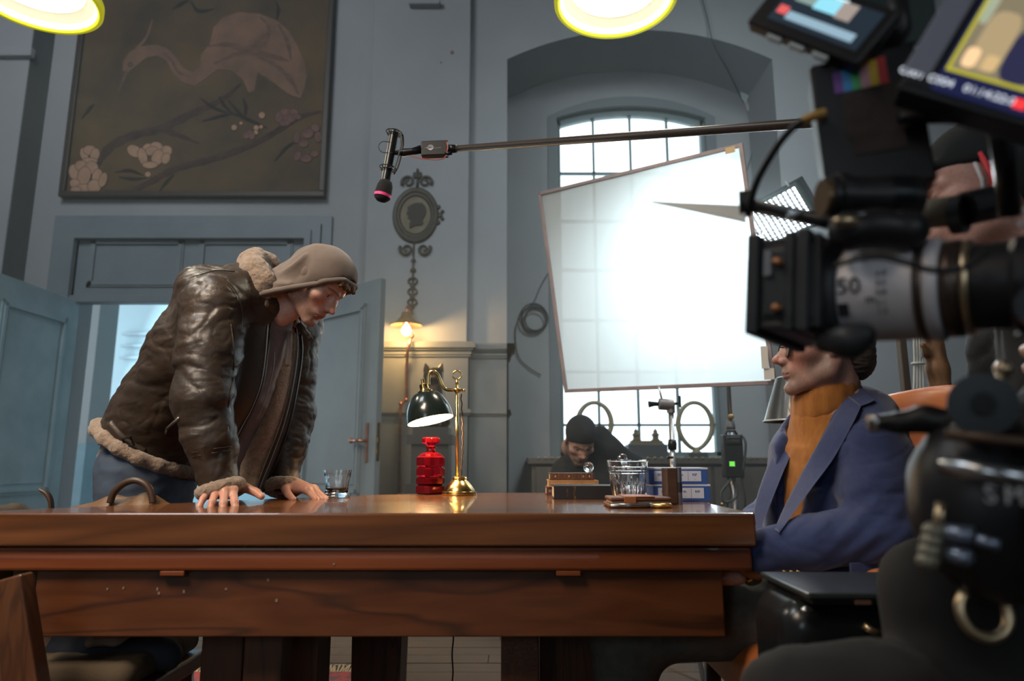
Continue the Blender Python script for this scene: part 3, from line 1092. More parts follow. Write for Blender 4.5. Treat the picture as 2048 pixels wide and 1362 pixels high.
# blue boxes with white paper labels
m_bluebox = mat('blue_carton', (0.055, 0.13, 0.42), 0.5, col2=(0.045, 0.11, 0.36), scale=14)
m_label = mat('white_paper_label', (0.66, 0.70, 0.82), 0.6)
m_ink2 = mat('dark_blue_ink', (0.04, 0.05, 0.10), 0.6)
ybx, zb = 1.93, TZ + 0.0004
for i, (u0, u1, v0, v1, lab) in enumerate(((1307, 1421, 973.5, 1006, 'lower blue carton with white label, under its twin'), (1300, 1417, 941, 973, 'upper blue carton with white label, stacked on its twin'))):
    x0, x1 = P(u0, 990, ybx).x, P(u1, 990, ybx).x
    hh = 0.0452
    bx = thing('carton', lab, 'box', ((x0 + x1) / 2, ybx + 0.045, zb), 'blue cartons stacked on the table')
    obj('body', MB().box((x0, ybx, zb), (x1, ybx + 0.10, zb + hh)), m_bluebox, bx, bevel=0.0012)
    obj('lid_edge', MB().box((x0 - 0.0008, ybx - 0.0008, zb + hh - 0.0045), (x1 + 0.0008, ybx + 0.1008, zb + hh + 0.0003)), mat('carton_lid_highlight', (0.66, 0.70, 0.80), 0.45), bx)  # bright top highlight put into the lid edge's pale colour
    xa, xb_ = x0 + 0.013, x1 - 0.018
    obj('label', MB().box((xa, ybx - 0.0009, zb + 0.008), (xb_, ybx - 0.0001, zb + hh - 0.009)), m_label, bx)
    ln = MB()
    for f_ in (0.22, 0.45, 0.72):
        x = xa + (xb_ - xa) * f_
        ln.box((x, ybx - 0.0012, zb + 0.009), (x + 0.0006, ybx - 0.0008, zb + hh - 0.010))
    tag(obj('label_lines', ln, m_ink2, bx), kind='stuff')
    for f_, t_ in ((0.11, 'EZ'), (0.33, 'RL'), (0.585, 'RL'), (0.86, 'RSP')):
        text('lettering', t_, 0.0085, m_ink2, Matrix.Translation((xa + (xb_ - xa) * f_, ybx - 0.0012, zb + 0.026)) @ Matrix.Rotation(R(90), 4, 'X'), bx)
        text('lettering', '___', 0.003, m_ink2, Matrix.Translation((xa + (xb_ - xa) * f_, ybx - 0.0012, zb + 0.015)) @ Matrix.Rotation(R(90), 4, 'X'), bx)
    zb += hh + 0.0006

# brown leather wallet with clasp strap and pen
m_tan = mat('brown_wallet_leather', (0.20, 0.065, 0.028), 0.35, col2=(0.10, 0.035, 0.018), scale=18, bump=0.15, bscale=120)
yw = 1.66
wl = thing('wallet', 'folded brown leather wallet with strap lying in front of the big tumbler', 'wallet', (P(1282, 1008, yw).x, yw + 0.05, TZ))
xa, xb_ = P(1219, 1005, yw).x, P(1345, 1005, yw).x


def soft(name, lo, hi, m, par, rd=0.004):
    return obj(name, MB().box(lo, hi), m, par, bevel=rd, seg=3)


soft('lower_flap', (xa - 0.002, yw, TZ + 0.0004), (xb_, yw + 0.105, TZ + 0.010), m_tan, wl)
soft('card_wad', (xa + 0.006, yw + 0.004, TZ + 0.010), (xb_ - 0.004, yw + 0.10, TZ + 0.016), m_paper, wl, 0.001)
soft('upper_flap', (xa + 0.002, yw - 0.001, TZ + 0.0158), (xb_ - 0.002, yw + 0.104, TZ + 0.0245), m_tan, wl)
st = MB().box((P(1248, 990, yw).x, yw - 0.004, TZ + 0.010), (P(1272, 990, yw).x, yw + 0.004, TZ + 0.027)).box((P(1248, 990, yw).x, yw - 0.002, TZ + 0.0242), (P(1310, 990, yw).x, yw + 0.09, TZ + 0.0275))
obj('strap', st, mat('light_brown_strap', (0.33, 0.12, 0.05), 0.4), wl, bevel=0.002)
yp = yw - 0.010
pen = thing('fountain_pen', 'steel and gold pen lying against the wallet', 'pen', (P(1290, 1003, yp).x, yp, TZ))
zp = TZ + 0.0062
xs_, xm, xe = P(1222, 1003, yp).x, P(1300, 1003, yp).x, P(1344, 1003, yp).x
obj('barrel', MB().tube([(xs_ - 0.003, yp, zp), (xs_, yp, zp), (xm, yp, zp)], [0.002, 0.0045, 0.0052], 14), m_steel, pen, smooth=True)
obj('ring', MB().tube([(xm, yp, zp), (xm + 0.004, yp, zp)], 0.0062, 14), m_steel, pen, smooth=False)
obj('cap', MB().tube([(xm + 0.004, yp, zp), (xe - 0.004, yp, zp), (xe, yp, zp)], [0.0056, 0.0052, 0.003], 14), m_gold, pen, smooth=True)

# upright flask in a leather sleeve
yf = 1.80
fk = thing('hip_flask', 'upright brown leather covered flask with steel edge before the cartons', 'flask', (P(1347, 1005, yf).x, yf, TZ))
xa, xm, xe = P(1333, 980, yf).x, P(1354, 980, yf).x, P(1365, 980, yf).x
zt = P(1350, 936, yf).z
soft('leather_sleeve', (xa, yf - 0.012, TZ + 0.0004), (xm, yf + 0.055, zt), mat('dark_brown_leather', (0.075, 0.035, 0.017), 0.5, col2=(0.05, 0.022, 0.012), scale=25), fk, 0.003)
obj('steel_edge', MB().tube([(xm + 0.005, yf - 0.006, TZ + 0.0006), (xm + 0.005, yf - 0.006, zt + 0.002)], 0.0068, 16), m_steel, fk, smooth=False)
obj('edge_cap', MB().tube([(xm + 0.005, yf - 0.006, TZ + 0.030), (xm + 0.005, yf - 0.006, TZ + 0.0301 + 0.026)], 0.0073, 16), mat('dark_steel', (0.12, 0.12, 0.13), 0.35, 1.0), fk)
# ------------------------------------------------------------------ painting of a crane
m_canvas = mat('olive_brown_canvas', (0.115, 0.072, 0.029), 0.75, col2=(0.045, 0.030, 0.016), scale=1.3, detail=5, bump=0.15, bscale=160)
m_frame = mat('dark_picture_frame', (0.035, 0.024, 0.017), 0.5)
PY = YW - 0.045
px0, px1, pz0, pz1 = -3.60, -1.49, 2.935, 5.02
pt = thing('painting', 'large dark painting of a crane above flowering branches, over the door', 'painting', ((px0 + px1) / 2, PY, pz0))
cv = obj('canvas', MB().box((px0 + 0.04, PY, pz0 + 0.04), (px1 - 0.04, YW, pz1 - 0.04)), m_canvas, pt)
fw = 0.045
for lo, hi in (((px0, PY - 0.03, pz0), (px1, YW, pz0 + fw)), ((px0, PY - 0.03, pz1 - fw), (px1, YW, pz1)),
               ((px0, PY - 0.03, pz0 + fw), (px0 + fw, YW, pz1 - fw)), ((px1 - fw, PY - 0.03, pz0 + fw), (px1, YW, pz1 - fw))):
    obj('frame_bar', MB().box(lo, hi), m_frame, pt, bevel=0.006)
m_bird = mat('painted_crane_brown', (0.20, 0.112, 0.072), 0.8, col2=(0.115, 0.070, 0.047), scale=5, detail=8, ramp=(0.35, 0.7))
m_bird2 = mat('painted_feather_dark', (0.085, 0.048, 0.032), 0.8, col2=(0.15, 0.084, 0.055), scale=9, detail=6, stretch=(1, 1, 3))
m_twig = mat('painted_branch', (0.075, 0.040, 0.030), 0.8, col2=(0.025, 0.016, 0.014), scale=9, detail=6)
m_petal = mat('painted_petal', (0.42, 0.255, 0.165), 0.8, col2=(0.33, 0.20, 0.13), scale=12)
m_petal2 = mat('painted_dim_petal', (0.20, 0.10, 0.075), 0.8, col2=(0.10, 0.055, 0.05), scale=14)
m_leafp = mat('painted_leaf', (0.018, 0.015, 0.012), 0.8)


def cp(x, y):
    """picture-detail coordinates -> (x, z) on the canvas"""
    q = P(x / 2.695, y / 2.695, PY)
    return (q.x, q.z)


LAY = [0]


def flat(name, pts, m, parent, t=0.0012):
    LAY[0] += 1
    d = 0.0006 + 0.00003 * LAY[0]
    mb = MB()
    upright(mb, pts, PY - t - d, PY + 0.002)
    return obj(name, mb, m, parent)


def ribbon(pts, ws):
    c = spline([Vector((x, y, 0)) for x, y in pts], 6)
    n = len(c)
    l, r = [], []
    for i, p in enumerate(c):
        t = (c[min(i + 1, n - 1)] - c[max(i - 1, 0)]).normalized()
        f = i / (n - 1) * (len(ws) - 1)
        a = int(min(f, len(ws) - 2))
        w = ws[a] + (ws[a + 1] - ws[a]) * (f - a)
        w *= 1 + 0.15 * math.sin(i * 1.7)
        l.append(cp(p.x - t.y * w, p.y + t.x * w))
        r.append(cp(p.x + t.y * w, p.y - t.x * w))
    return l + r[::-1]


bird = flat('crane', [cp(*q) for q in ((1080, 330), (1085, 290), (1130, 240), (1150, 150), (1200, 95), (1290, 65), (1400, 75), (1490, 110), (1560, 170), (1600, 240), (1640, 330), (1655, 400), (1640, 480), (1620, 530), (1560, 510), (1480, 450), (1390, 390), (1370, 490), (1340, 500), (1310, 430), (1250, 380), (1170, 375), (1100, 430), (1050, 465), (980, 440), (930, 390), (900, 330), (850, 300), (790, 310), (740, 350), (690, 390), (660, 380), (665, 330), (700, 280), (760, 250), (840, 240), (900, 260), (950, 310), (990, 370), (1040, 390), (1080, 360))], m_bird, cv)
flat('crest', ribbon([(735, 265), (790, 200), (822, 105)], [8, 7, 2]), m_bird, cv)
flat('beak', ribbon([(685, 385), (660, 440), (632, 520)], [10, 6, 1]), m_bird2, cv)
for pts, ws in (([(1120, 250), (1230, 240), (1340, 265), (1450, 170)], [3, 14, 16, 3]), ([(1150, 345), (1290, 290), (1400, 290), (1560, 330)], [4, 12, 18, 6]),
                ([(1380, 300), (1480, 350), (1560, 420), (1610, 510)], [5, 10, 14, 4]), ([(1400, 90), (1450, 150), (1430, 230), (1350, 280)], [3, 9, 10, 3]), ([(1500, 130), (1550, 230), (1570, 330)], [3, 12, 4]),
                ([(860, 275), (920, 320), (965, 390), (1050, 420)], [2, 6, 8, 3])):
    flat('feather', ribbon(pts, ws), m_bird2, cv)
flat('eye', [cp(704 + 13 * math.cos(a), 349 + 13 * math.sin(a)) for a in np.linspace(0, 6.1, 14)], m_leafp, cv)
flat('eye', [cp(704 + 7 * math.cos(a), 349 + 7 * math.sin(a)) for a in np.linspace(0, 6.1, 14)], m_bird, cv)
for pts, ws in (([(520, 890), (600, 790), (720, 730), (860, 695), (1000, 630), (1130, 570), (1220, 520), (1300, 450)], [16, 24, 22, 20, 20, 17, 12, 3]), ([(850, 690), (940, 720), (1075, 775)], [16, 16, 2]),
                ([(560, 1030), (700, 1030), (830, 970), (960, 905), (1120, 865), (1260, 820), (1400, 760), (1520, 690), (1620, 630), (1730, 600)], [5, 12, 17, 18, 17, 17, 15, 15, 12, 6])):
    flat('branch', ribbon(pts, ws), m_twig, cv)
for pts in ([(1080, 530), (1150, 580), (1230, 610)], [(1180, 520), (1210, 570), (1260, 620)], [(1230, 540), (1290, 610), (1330, 650)], [(1310, 530), (1325, 580), (1320, 640)], [(1090, 655), (1180, 630), (1260, 610)],
            [(1250, 610), (1350, 650), (1440, 690)], [(620, 930), (700, 920), (770, 945)], [(640, 955), (720, 965), (790, 960)], [(860, 1030), (900, 980), (940, 940)], [(440, 640), (480, 590), (510, 560)],
            [(1480, 870), (1540, 800), (1600, 760)], [(930, 50), (980, 20), (1020, 0)], [(1030, 10), (1070, 60), (1150, 50)], [(1490, 10), (1500, 60), (1490, 110)]):
    flat('leaf', ribbon(pts, [2, 10, 2]), m_leafp, cv)


def blossom(x, y, petals, m):
    for dx, dy, rx, ry, a in petals:
        flat('petal_outline', [cp(x + dx + (rx + 3) * math.cos(t) * math.cos(a) - (ry + 3) * math.sin(t) * math.sin(a), y + dy + (rx + 3) * math.cos(t) * math.sin(a) + (ry + 3) * math.sin(t) * math.cos(a)) for t in np.linspace(0, 5.9, 14)], m_twig, cv)  # slightly larger dark ellipse, outlines the petal
        flat('petal', [cp(x + dx + rx * math.cos(t) * math.cos(a) - ry * math.sin(t) * math.sin(a), y + dy + rx * math.cos(t) * math.sin(a) + ry * math.sin(t) * math.cos(a)) for t in np.linspace(0, 5.9, 14)], m, cv)


blossom(820, 850, [(-95, -35, 42, 30, .5), (70, -30, 40, 32, -.6), (-20, -50, 30, 25, 0), (25, -62, 32, 22, .2), (0, -35, 34, 24, -.2), (-50, -5, 24, 48, -.25), (30, 0, 32, 44, .35), (75, 5, 22, 30, .4), (-10, 40, 42, 18, 0), (-22, 90, 16, 14, 0)], m_petal)
blossom(485, 830, [(-30, 0, 22, 34, -.2), (0, -20, 34, 26, 0), (28, 5, 24, 36, .3), (0, 38, 42, 16, 0)], m_petal)
blossom(465, 960, [(-60, -30, 32, 44, -.3), (-25, -65, 34, 28, .3), (30, -55, 36, 34, .2), (60, -10, 26, 40, .3), (-10, -10, 34, 52, .2), (-60, 30, 28, 24, .4), (-10, 55, 44, 22, 0), (45, 45, 36, 36, 0), (92, 10, 20, 40, .3), (-55, 62, 28, 14, 0)], m_petal)
for x, y, r_ in ((1412, 622, 17), (1263, 688, 15), (1300, 665, 9), (1382, 690, 14), (1408, 685, 10), (1380, 715, 12)):
    blossom(x, y, [(0, 0, r_, r_, 0)], m_petal)
blossom(1345, 728, [(-14, 0, 18, 20, 0), (14, 4, 16, 22, 0), (0, -16, 16, 10, 0)], m_petal2)
blossom(1550, 630, [(-40, 0, 24, 34, .3), (-10, -25, 30, 20, 0), (30, -25, 28, 16, 0), (10, 10, 34, 22, 0), (-15, 35, 26, 16, 0), (55, 0, 20, 14, .4)], m_petal2)
blossom(1660, 730, [(-60, 10, 16, 32, 0), (-25, 45, 26, 18, 0), (40, -40, 24, 22, 0), (55, 10, 20, 28, 0), (0, -10, 30, 26, 0)], m_petal2)
blossom(1650, 830, [(-45, 10, 18, 26, .2), (0, 25, 30, 20, 0), (45, 0, 22, 16, 0)], m_petal2)

# ------------------------------------------------------------------ oval medallion with scrollwork
m_bronze = mat('dull_dark_bronze', (0.075, 0.066, 0.052), 0.55, 0.4, col2=(0.05, 0.044, 0.036), scale=30, bump=0.3, bscale=60)
m_cream = mat('aged_cream_oval', (0.20, 0.175, 0.115), 0.7, col2=(0.14, 0.12, 0.08), scale=8)
m_sil = mat('black_silhouette', (0.03, 0.027, 0.025), 0.7)
MY = YW - 0.09
mc = P(831, 430, MY)
KM = 0.00377
md = thing('wall_medallion', 'oval bronze wall medallion with dark head silhouette and hanging scrollwork', 'medallion', (mc.x, YW - 0.081, mc.z - 0.85))


def mp(u, v):
    return Vector((mc.x + (u - 831) * KM, 0, mc.z - (v - 430) * KM))


E2 = Matrix.Translation((mc.x, MY + 0.008, mc.z)) @ Matrix.Rotation(R(90), 4, 'X')
obj('plate', MB().lathe([(0, -0.008), (1.0, -0.008), (1.02, 0.004), (0.96, 0.02), (0.84, 0.024), (0.80, 0.014), (0.72, 0.016), (0.66, 0.006), (0, 0.004)], E2 @ Matrix.Diagonal((0.178, 0.228, 1, 1)), 48), m_bronze, md, smooth=False)
obj('oval_field', MB().lathe([(0, 0.004), (0.66, 0.004), (0.66, 0.008), (0, 0.012)], E2 @ Matrix.Diagonal((0.178, 0.228, 1, 1)), 40), m_cream, md)
sil = [(823, 408), (832, 404), (845, 405), (852, 413), (853, 424), (850, 434), (846, 441), (848, 448), (843, 453), (832, 453), (820, 459), (819, 450), (823, 444), (819, 440), (815, 437), (817, 432), (812, 428), (816, 421), (814, 415)]
mb = MB()
upright(mb, [(mp(*q).x, mp(*q).z) for q in sil], MY - 0.012, MY + 0.002)
obj('silhouette', mb, m_sil, md)


def scroll(u, v, r, s, t0=0.0):
    pts = []
    for i in range(26):
        a = t0 + s * i * 0.36
        rr = r * (1 - i / 30)
        q = mp(u + rr * math.cos(a), v + rr * math.sin(a))
        q.y = MY - 0.004
        pts.append(q)
    return MB().tube(pts, [0.013 * (1 - i / 40) for i in range(26)], 8)


for u, v, r, s, t0 in ((814, 357, 14, 1, 2.6), (850, 357, 14, -1, 0.5), (814, 504, 14, -1, 3.6), (850, 504, 14, 1, -0.5), (802, 352, 0.1, 1, 0)):
    if r > 1:
        obj('scroll', scroll(u, v, r, s, t0), m_bronze, md, smooth=True)
lf = MB()
for a, ln in ((-1.57, 22), (-1.0, 15), (-2.14, 15), (-0.5, 12), (-2.64, 12)):
    p0, p1 = mp(833, 348), mp(833 + ln * math.cos(a), 348 + ln * math.sin(a))
    p0.y = p1.y = MY
    lf.tube([p0, p0.lerp(p1, 0.5), p1], [0.012, 0.016, 0.003], 8)
obj('crown_leaf', lf, m_bronze, md, smooth=True)
p0, p1 = mp(833, 368), mp(833, 345)
p0.y = p1.y = MY
obj('stem', MB().tube([p0, p1], 0.010, 8), m_bronze, md, smooth=True)
sd = MB()
for u, v, r in ((882, 430, 6), (887, 422, 4), (887, 438, 4), (878, 412, 5), (878, 446, 5), (872, 430, 7)):
    q = mp(u, v)
    q.y = MY + 0.004
    sd.ball(q, (r * KM, 0.012, r * KM), 8)
obj('side_ornament', sd, m_bronze, md, smooth=True)
sp = MB()
q0, q1 = mp(829, 488), mp(829, 630)
q0.y = q1.y = MY
sp.tube([q0, q1], 0.006, 6)
obj('drop_rod', sp, m_bronze, md, smooth=True)
for v, r in ((529, 5), (549, 6)):
    q = mp(829, v)
    q.y = MY
    obj('bead', MB().ball(q, (r * KM, 0.014, r * KM * 0.9), 8), m_bronze, md, smooth=True)
for v in (572, 594, 616):
    q = mp(829, v)
    q.y = MY
    obj('link', MB().torus((0, 0, 0), 0.034, 0.007, Matrix.Translation(q) @ Matrix.Rotation(R(90), 4, 'X'), 20, 6, (1, 0.75)).ball(q + Vector((0, 0, -0.04)), (0.018, 0.012, 0.018), 8), m_bronze, md, smooth=True)

# ------------------------------------------------------------------ wall lamp on copper pipe
WY = YW - 0.24
wp = P(813, 648, WY)
wl2 = thing('wall_lamp', 'lit bare bulb wall lamp with flat shade on a copper pipe', 'lamp', (wp.x, WY, P(800, 1000, YW).z))
m_shd = mat('aged_tin_shade', (0.30, 0.20, 0.12), 0.5, 0.5, col2=(0.2, 0.13, 0.08), scale=12)
sharp(obj('shade', MB().lathe([(0.120, -0.012), (0.122, -0.008), (0.085, 0.012), (0.05, 0.045), (0.036, 0.085), (0.030, 0.088), (0.0, 0.088), (0.0, 0.080), (0.030, 0.078), (0.045, 0.04), (0.08, 0.006), (0.118, -0.013)], Matrix.Translation(wp), 36, caps=False), m_shd, wl2), 50)
obj('socket', MB().lathe([(0.0, -0.01), (0.022, -0.01), (0.024, 0.03), (0.020, 0.078), (0, 0.079)], Matrix.Translation(wp), 20), m_copper, wl2, smooth=True)
bp = wp + Vector((0, 0, -0.048))
obj('bulb', MB().lathe([(0, -0.038), (0.018, -0.034), (0.031, -0.018), (0.034, 0.0), (0.029, 0.018), (0.018, 0.032), (0.014, 0.042), (0, 0.042)], Matrix.Translation(bp), 20), mat('wall_bulb', (1, 0.85, 0.6), 0.5, emit=(1.0, 0.60, 0.22), estr=60), wl2, smooth=True)
point('wall_lamp_light', bp + Vector((0.0, -0.05, -0.01)), 13.0, (1.0, 0.58, 0.22), 0.03)
pipe = [Vector(wp) + Vector((0, 0, 0.087)), Vector(wp) + Vector((0, 0.03, 0.12)), Vector((wp.x, YW - 0.16, wp.z + 0.11))]
obj('neck', MB().tube(spline([wp + Vector((0, 0, 0.085)), wp + Vector((0, 0.02, 0.13)), wp + Vector((0.01, 0.10, 0.14)), wp + Vector((0.015, 0.16, 0.11))], 6), 0.012, 10), m_copper, wl2, smooth=True)
yp = YW - 0.165
path = [P(823, 672, yp - 0.02), P(818, 690, yp - 0.05), P(815, 705, yp - 0.03), P(814, 720, yp), P(812, 800, yp), P(803, 808, yp), P(801, 820, yp), P(798, 1010, yp)]
pp = obj('copper_pipe', MB().tube(path, 0.011, 10), m_copper, wl2, smooth=True)
for u, v, yy in ((824, 672, yp - 0.02), (814, 712, yp), (812, 800, yp), (802, 808, yp)):
    obj('pipe_joint', MB().ball(P(u, v, yy), 0.016, 8), m_copper, pp, smooth=True)

# ------------------------------------------------------------------ bronze cat statue on a stepped pedestal
SY = 4.55
ks = SY / FPX
cc = P(867, 752, SY)
st = thing('cat_statue', 'dark bronze seated cat statue on stepped black pedestal behind the desk lamp', 'statue', (cc.x, SY, 0))
m_catb = mat('dark_bronze_cat', (0.10, 0.062, 0.032), 0.32, 0.7, col2=(0.05, 0.03, 0.02), scale=14)
f = Field(0.006, 0.02)
f.ell((0, 0, 0), (0.068, 0.062, 0.058)).ell((0, -0.05, -0.018), (0.034, 0.03, 0.026))
for s_ in (-1, 1):
    f.cone((s_ * 0.045, 0, 0.04), (s_ * 0.056, 0.0, 0.082), 0.026, 0.007, 0.01)
    f.cone((s_ * 0.035, -0.03, -0.16), (s_ * 0.03, -0.055, -0.31), 0.035, 0.024)
    f.ell((s_ * 0.035, -0.075, -0.325), (0.028, 0.045, 0.02))
    f.ell((s_ * 0.07, 0.06, -0.28), (0.05, 0.08, 0.065))
f.cone((0, 0.02, -0.05), (0, 0.05, -0.25), 0.06, 0.10)
V, F_ = f.mesh()
obj('cat', (V + np.array(cc), F_), m_catb, st, smooth=True)
zt = cc.z - 0.345
m_ped = mat('black_pedestal', (0.03, 0.028, 0.027), 0.4, coat=0.2)
pd = MB()
for w, a, b in ((0.115, zt - 0.05, zt), (0.145, zt - 0.11, zt - 0.05), (0.12, zt - 0.36, zt - 0.11), (0.15, zt - 0.42, zt - 0.36), (0.19, 0.0, zt - 0.42)):
    pd.box((cc.x - w, SY - w, a), (cc.x + w, SY + w, b))
obj('pedestal', pd, m_ped, st)

# ------------------------------------------------------------------ window niche: low cabinet and ornaments
m_cab = mat('grey_brown_cabinet', (0.115, 0.10, 0.085), 0.6, col2=(0.08, 0.07, 0.06), scale=5)
CY = 5.28
cabz = 0.895
cab = thing('window_cabinet', 'low grey brown cabinet standing below the arched window', 'cabinet', (1.1, 5.5, 0))
obj('body', MB().box((0.15, CY + 0.02, 0.06), (1.98, 5.79, cabz - 0.05)), m_cab, cab)
obj('worktop', MB().box((0.12, CY - 0.02, cabz - 0.05), (2.01, 5.80, cabz)), m_cab, cab, bevel=0.006)
obj('plinth', MB().box((0.18, CY + 0.05, 0), (1.95, 5.78, 0.06)), m_cab, cab)
for i in range(4):
    x = 0.17 + 0.4525 * i
    dr = obj('door', MB().box((x + 0.01, CY, 0.08), (x + 0.44, CY + 0.02, cabz - 0.07)), m_cab, cab, bevel=0.006)
    obj('knob', MB().ball((x + (0.40 if i % 2 == 0 else 0.05), CY - 0.012, 0.55), 0.014, 8), m_brass, dr, smooth=True)
m_horn = mat('pale_gilt_ring', (0.30, 0.27, 0.17), 0.5, 0.3, col2=(0.22, 0.20, 0.13), scale=10)
m_dkbase = mat('dark_ornament_base', (0.05, 0.055, 0.06), 0.5)
RY = 5.52
for (u0, u1, v0, v1, lab) in ((1151, 1228, 801, 893, 'large pale ring ornament on the window cabinet behind the beanie'), (1350, 1431, 801, 900, 'large pale ring ornament on a dark foot, right of the temple model')):
    a, b = P(u0, v0, RY), P(u1, v1, RY)
    cxr, czr, rx, rz = (a.x + b.x) / 2, (a.z + b.z) / 2, (b.x - a.x) / 2, (a.z - b.z) / 2
    rg = thing('ring_ornament', lab, 'ornament', (cxr, RY, cabz), 'ring ornaments on the window cabinet')
    pts, rad = [], []
    for i in range(48):
        t = 2 * math.pi * i / 48
        w = 1.0 + 0.06 * max(0, -math.sin(t)) ** 6
        pts.append((cxr + (rx - 0.017) * math.cos(t) * (1 - 0.12 * max(0, -math.sin(t)) ** 2), RY, czr + (rz - 0.017) * math.sin(t) * w))
        rad.append(0.017 + 0.005 * math.cos(t) ** 2)
    obj('ring', MB().tube(pts, rad, 8, closed=True), m_horn, rg, smooth=True)
    zb_ = czr - rz
    ft_ = MB().lathe([(0.016, 0.012), (0.03, -0.008), (0.05, -0.02), (0.05, -0.026), (0, -0.026)], Matrix.Translation((cxr, RY, zb_)), 16)
    obj('neck', ft_, m_horn, rg, smooth=True)
    obj('foot', MB().box((cxr - 0.075, RY - 0.05, cabz + 0.016), (cxr + 0.075, RY + 0.05, zb_ - 0.022)).box((cxr - 0.08, RY - 0.055, cabz + 0.0005), (cxr + 0.08, RY + 0.055, cabz + 0.018)), m_dkbase, rg)
# temple model
TY = 5.5
a, b = P(1253, 889, TY), P(1332, 911, TY)
tm = thing('temple_model', 'small two towered temple model on a grey block below the window', 'ornament', ((a.x + b.x) / 2, TY, cabz))
obj('block', MB().box((a.x, TY - 0.08, cabz + 0.0005), (b.x, TY + 0.08, a.z)), m_dkbase, tm, bevel=0.004)
t0 = a.z
m_tmp = mat('dull_brass_temple', (0.16, 0.13, 0.075), 0.5, 0.5)
obj('terrace', MB().box((a.x + 0.02, TY - 0.05, t0), (b.x - 0.02, TY + 0.05, t0 + 0.012)).box((a.x + 0.03, TY - 0.04, t0 + 0.012), (b.x - 0.03, TY + 0.04, t0 + 0.03)), m_tmp, tm)
for u in (1272, 1311):
    x = P(u, 880, TY).x
    sharp(obj('tower', MB().lathe([(0.040, 0.03), (0.045, 0.034), (0.030, 0.045), (0.032, 0.070), (0.046, 0.074), (0.040, 0.080), (0.022, 0.092), (0.020, 0.104), (0.026, 0.107), (0.010, 0.118), (0.004, 0.13), (0, 0.135)], Matrix.Translation((x, TY, t0)) @ Matrix.Rotation(R(45), 4, 'Z'), 4), m_tmp, tm))
mbd = MB()
for i in range(34):
    mbd.ball((0.2 + i * 0.052, CY - 0.022, cabz - 0.004), 0.011, 5)
tag(obj('bead_edging', mbd, m_horn, cab, smooth=True), kind='stuff')

# ------------------------------------------------------------------ cables and a paper scrap on the niche wall
m_cable = mat('grey_black_cable', (0.045, 0.055, 0.058), 0.6)
NYc = YN - 0.02
coil = thing('cable_coil', 'coiled dark cable hanging on the niche wall beside the diffusion frame', 'cable', P(1072, 660, NYc))
cb = MB()
for k_, (du, dv, r_) in enumerate(((0, 0, 27), (2, 1, 24), (-3, -1, 29), (1, 2, 22))):
    cb.tube([P(1070 + du + r_ * math.cos(t) * 0.95, 637 + dv + r_ * math.sin(t), NYc - 0.01 * k_) for t in np.linspace(0, 2 * math.pi, 28, endpoint=False)], 0.006, 6, closed=True)
obj('loops', cb, m_cable, coil, smooth=True)
obj('tail', MB().tube(spline([P(1097, 545, NYc), P(1080, 575, NYc), P(1067, 605, NYc), P(1047, 622, NYc), P(1033, 650, NYc), P(1031, 680, NYc), P(1038, 715, NYc), P(1060, 737, NYc), P(1082, 750, NYc)], 6), 0.0048, 6), m_cable, coil, smooth=True)
wire = thing('hanging_wire', 'thin wire hanging down the niche wall to a paper scrap', 'wire', P(1497, 360, NYc))
obj('strand', MB().tube(spline([P(1396, -30, YW - 0.03), P(1413, 30, YW - 0.03), P(1428, 90, YW - 0.02), P(1455, 140, YN - 0.3), P(1482, 195, NYc), P(1500, 228, NYc), P(1507, 262, NYc), P(1503, 310, NYc), P(1490, 350, NYc)], 6), 0.005, 6), m_cable, wire, smooth=True)
obj('plug', MB().tube([P(1492, 203, NYc), P(1499, 222, NYc)], 0.022, 8), mat('white_plug', (0.5, 0.5, 0.48), 0.6), wire, smooth=False)
sy = YN - 0.05
scr = [(1484, 197), (1480, 180), (1483, 160), (1487, 165), (1489, 152), (1496, 157), (1502, 140), (1509, 134), (1505, 155), (1501, 175), (1497, 195), (1491, 206)]
q3 = [P(u, v, sy) for u, v in scr]
mb = MB().prism([(q.x, q.z) for q in q3], -sy - 0.006, -sy, XZ)
tag(obj('paper_scrap', mb, mat('white_torn_paper', (0.62, 0.70, 0.70), 0.8)), 'torn white paper scrap stuck on the niche wall', 'paper')
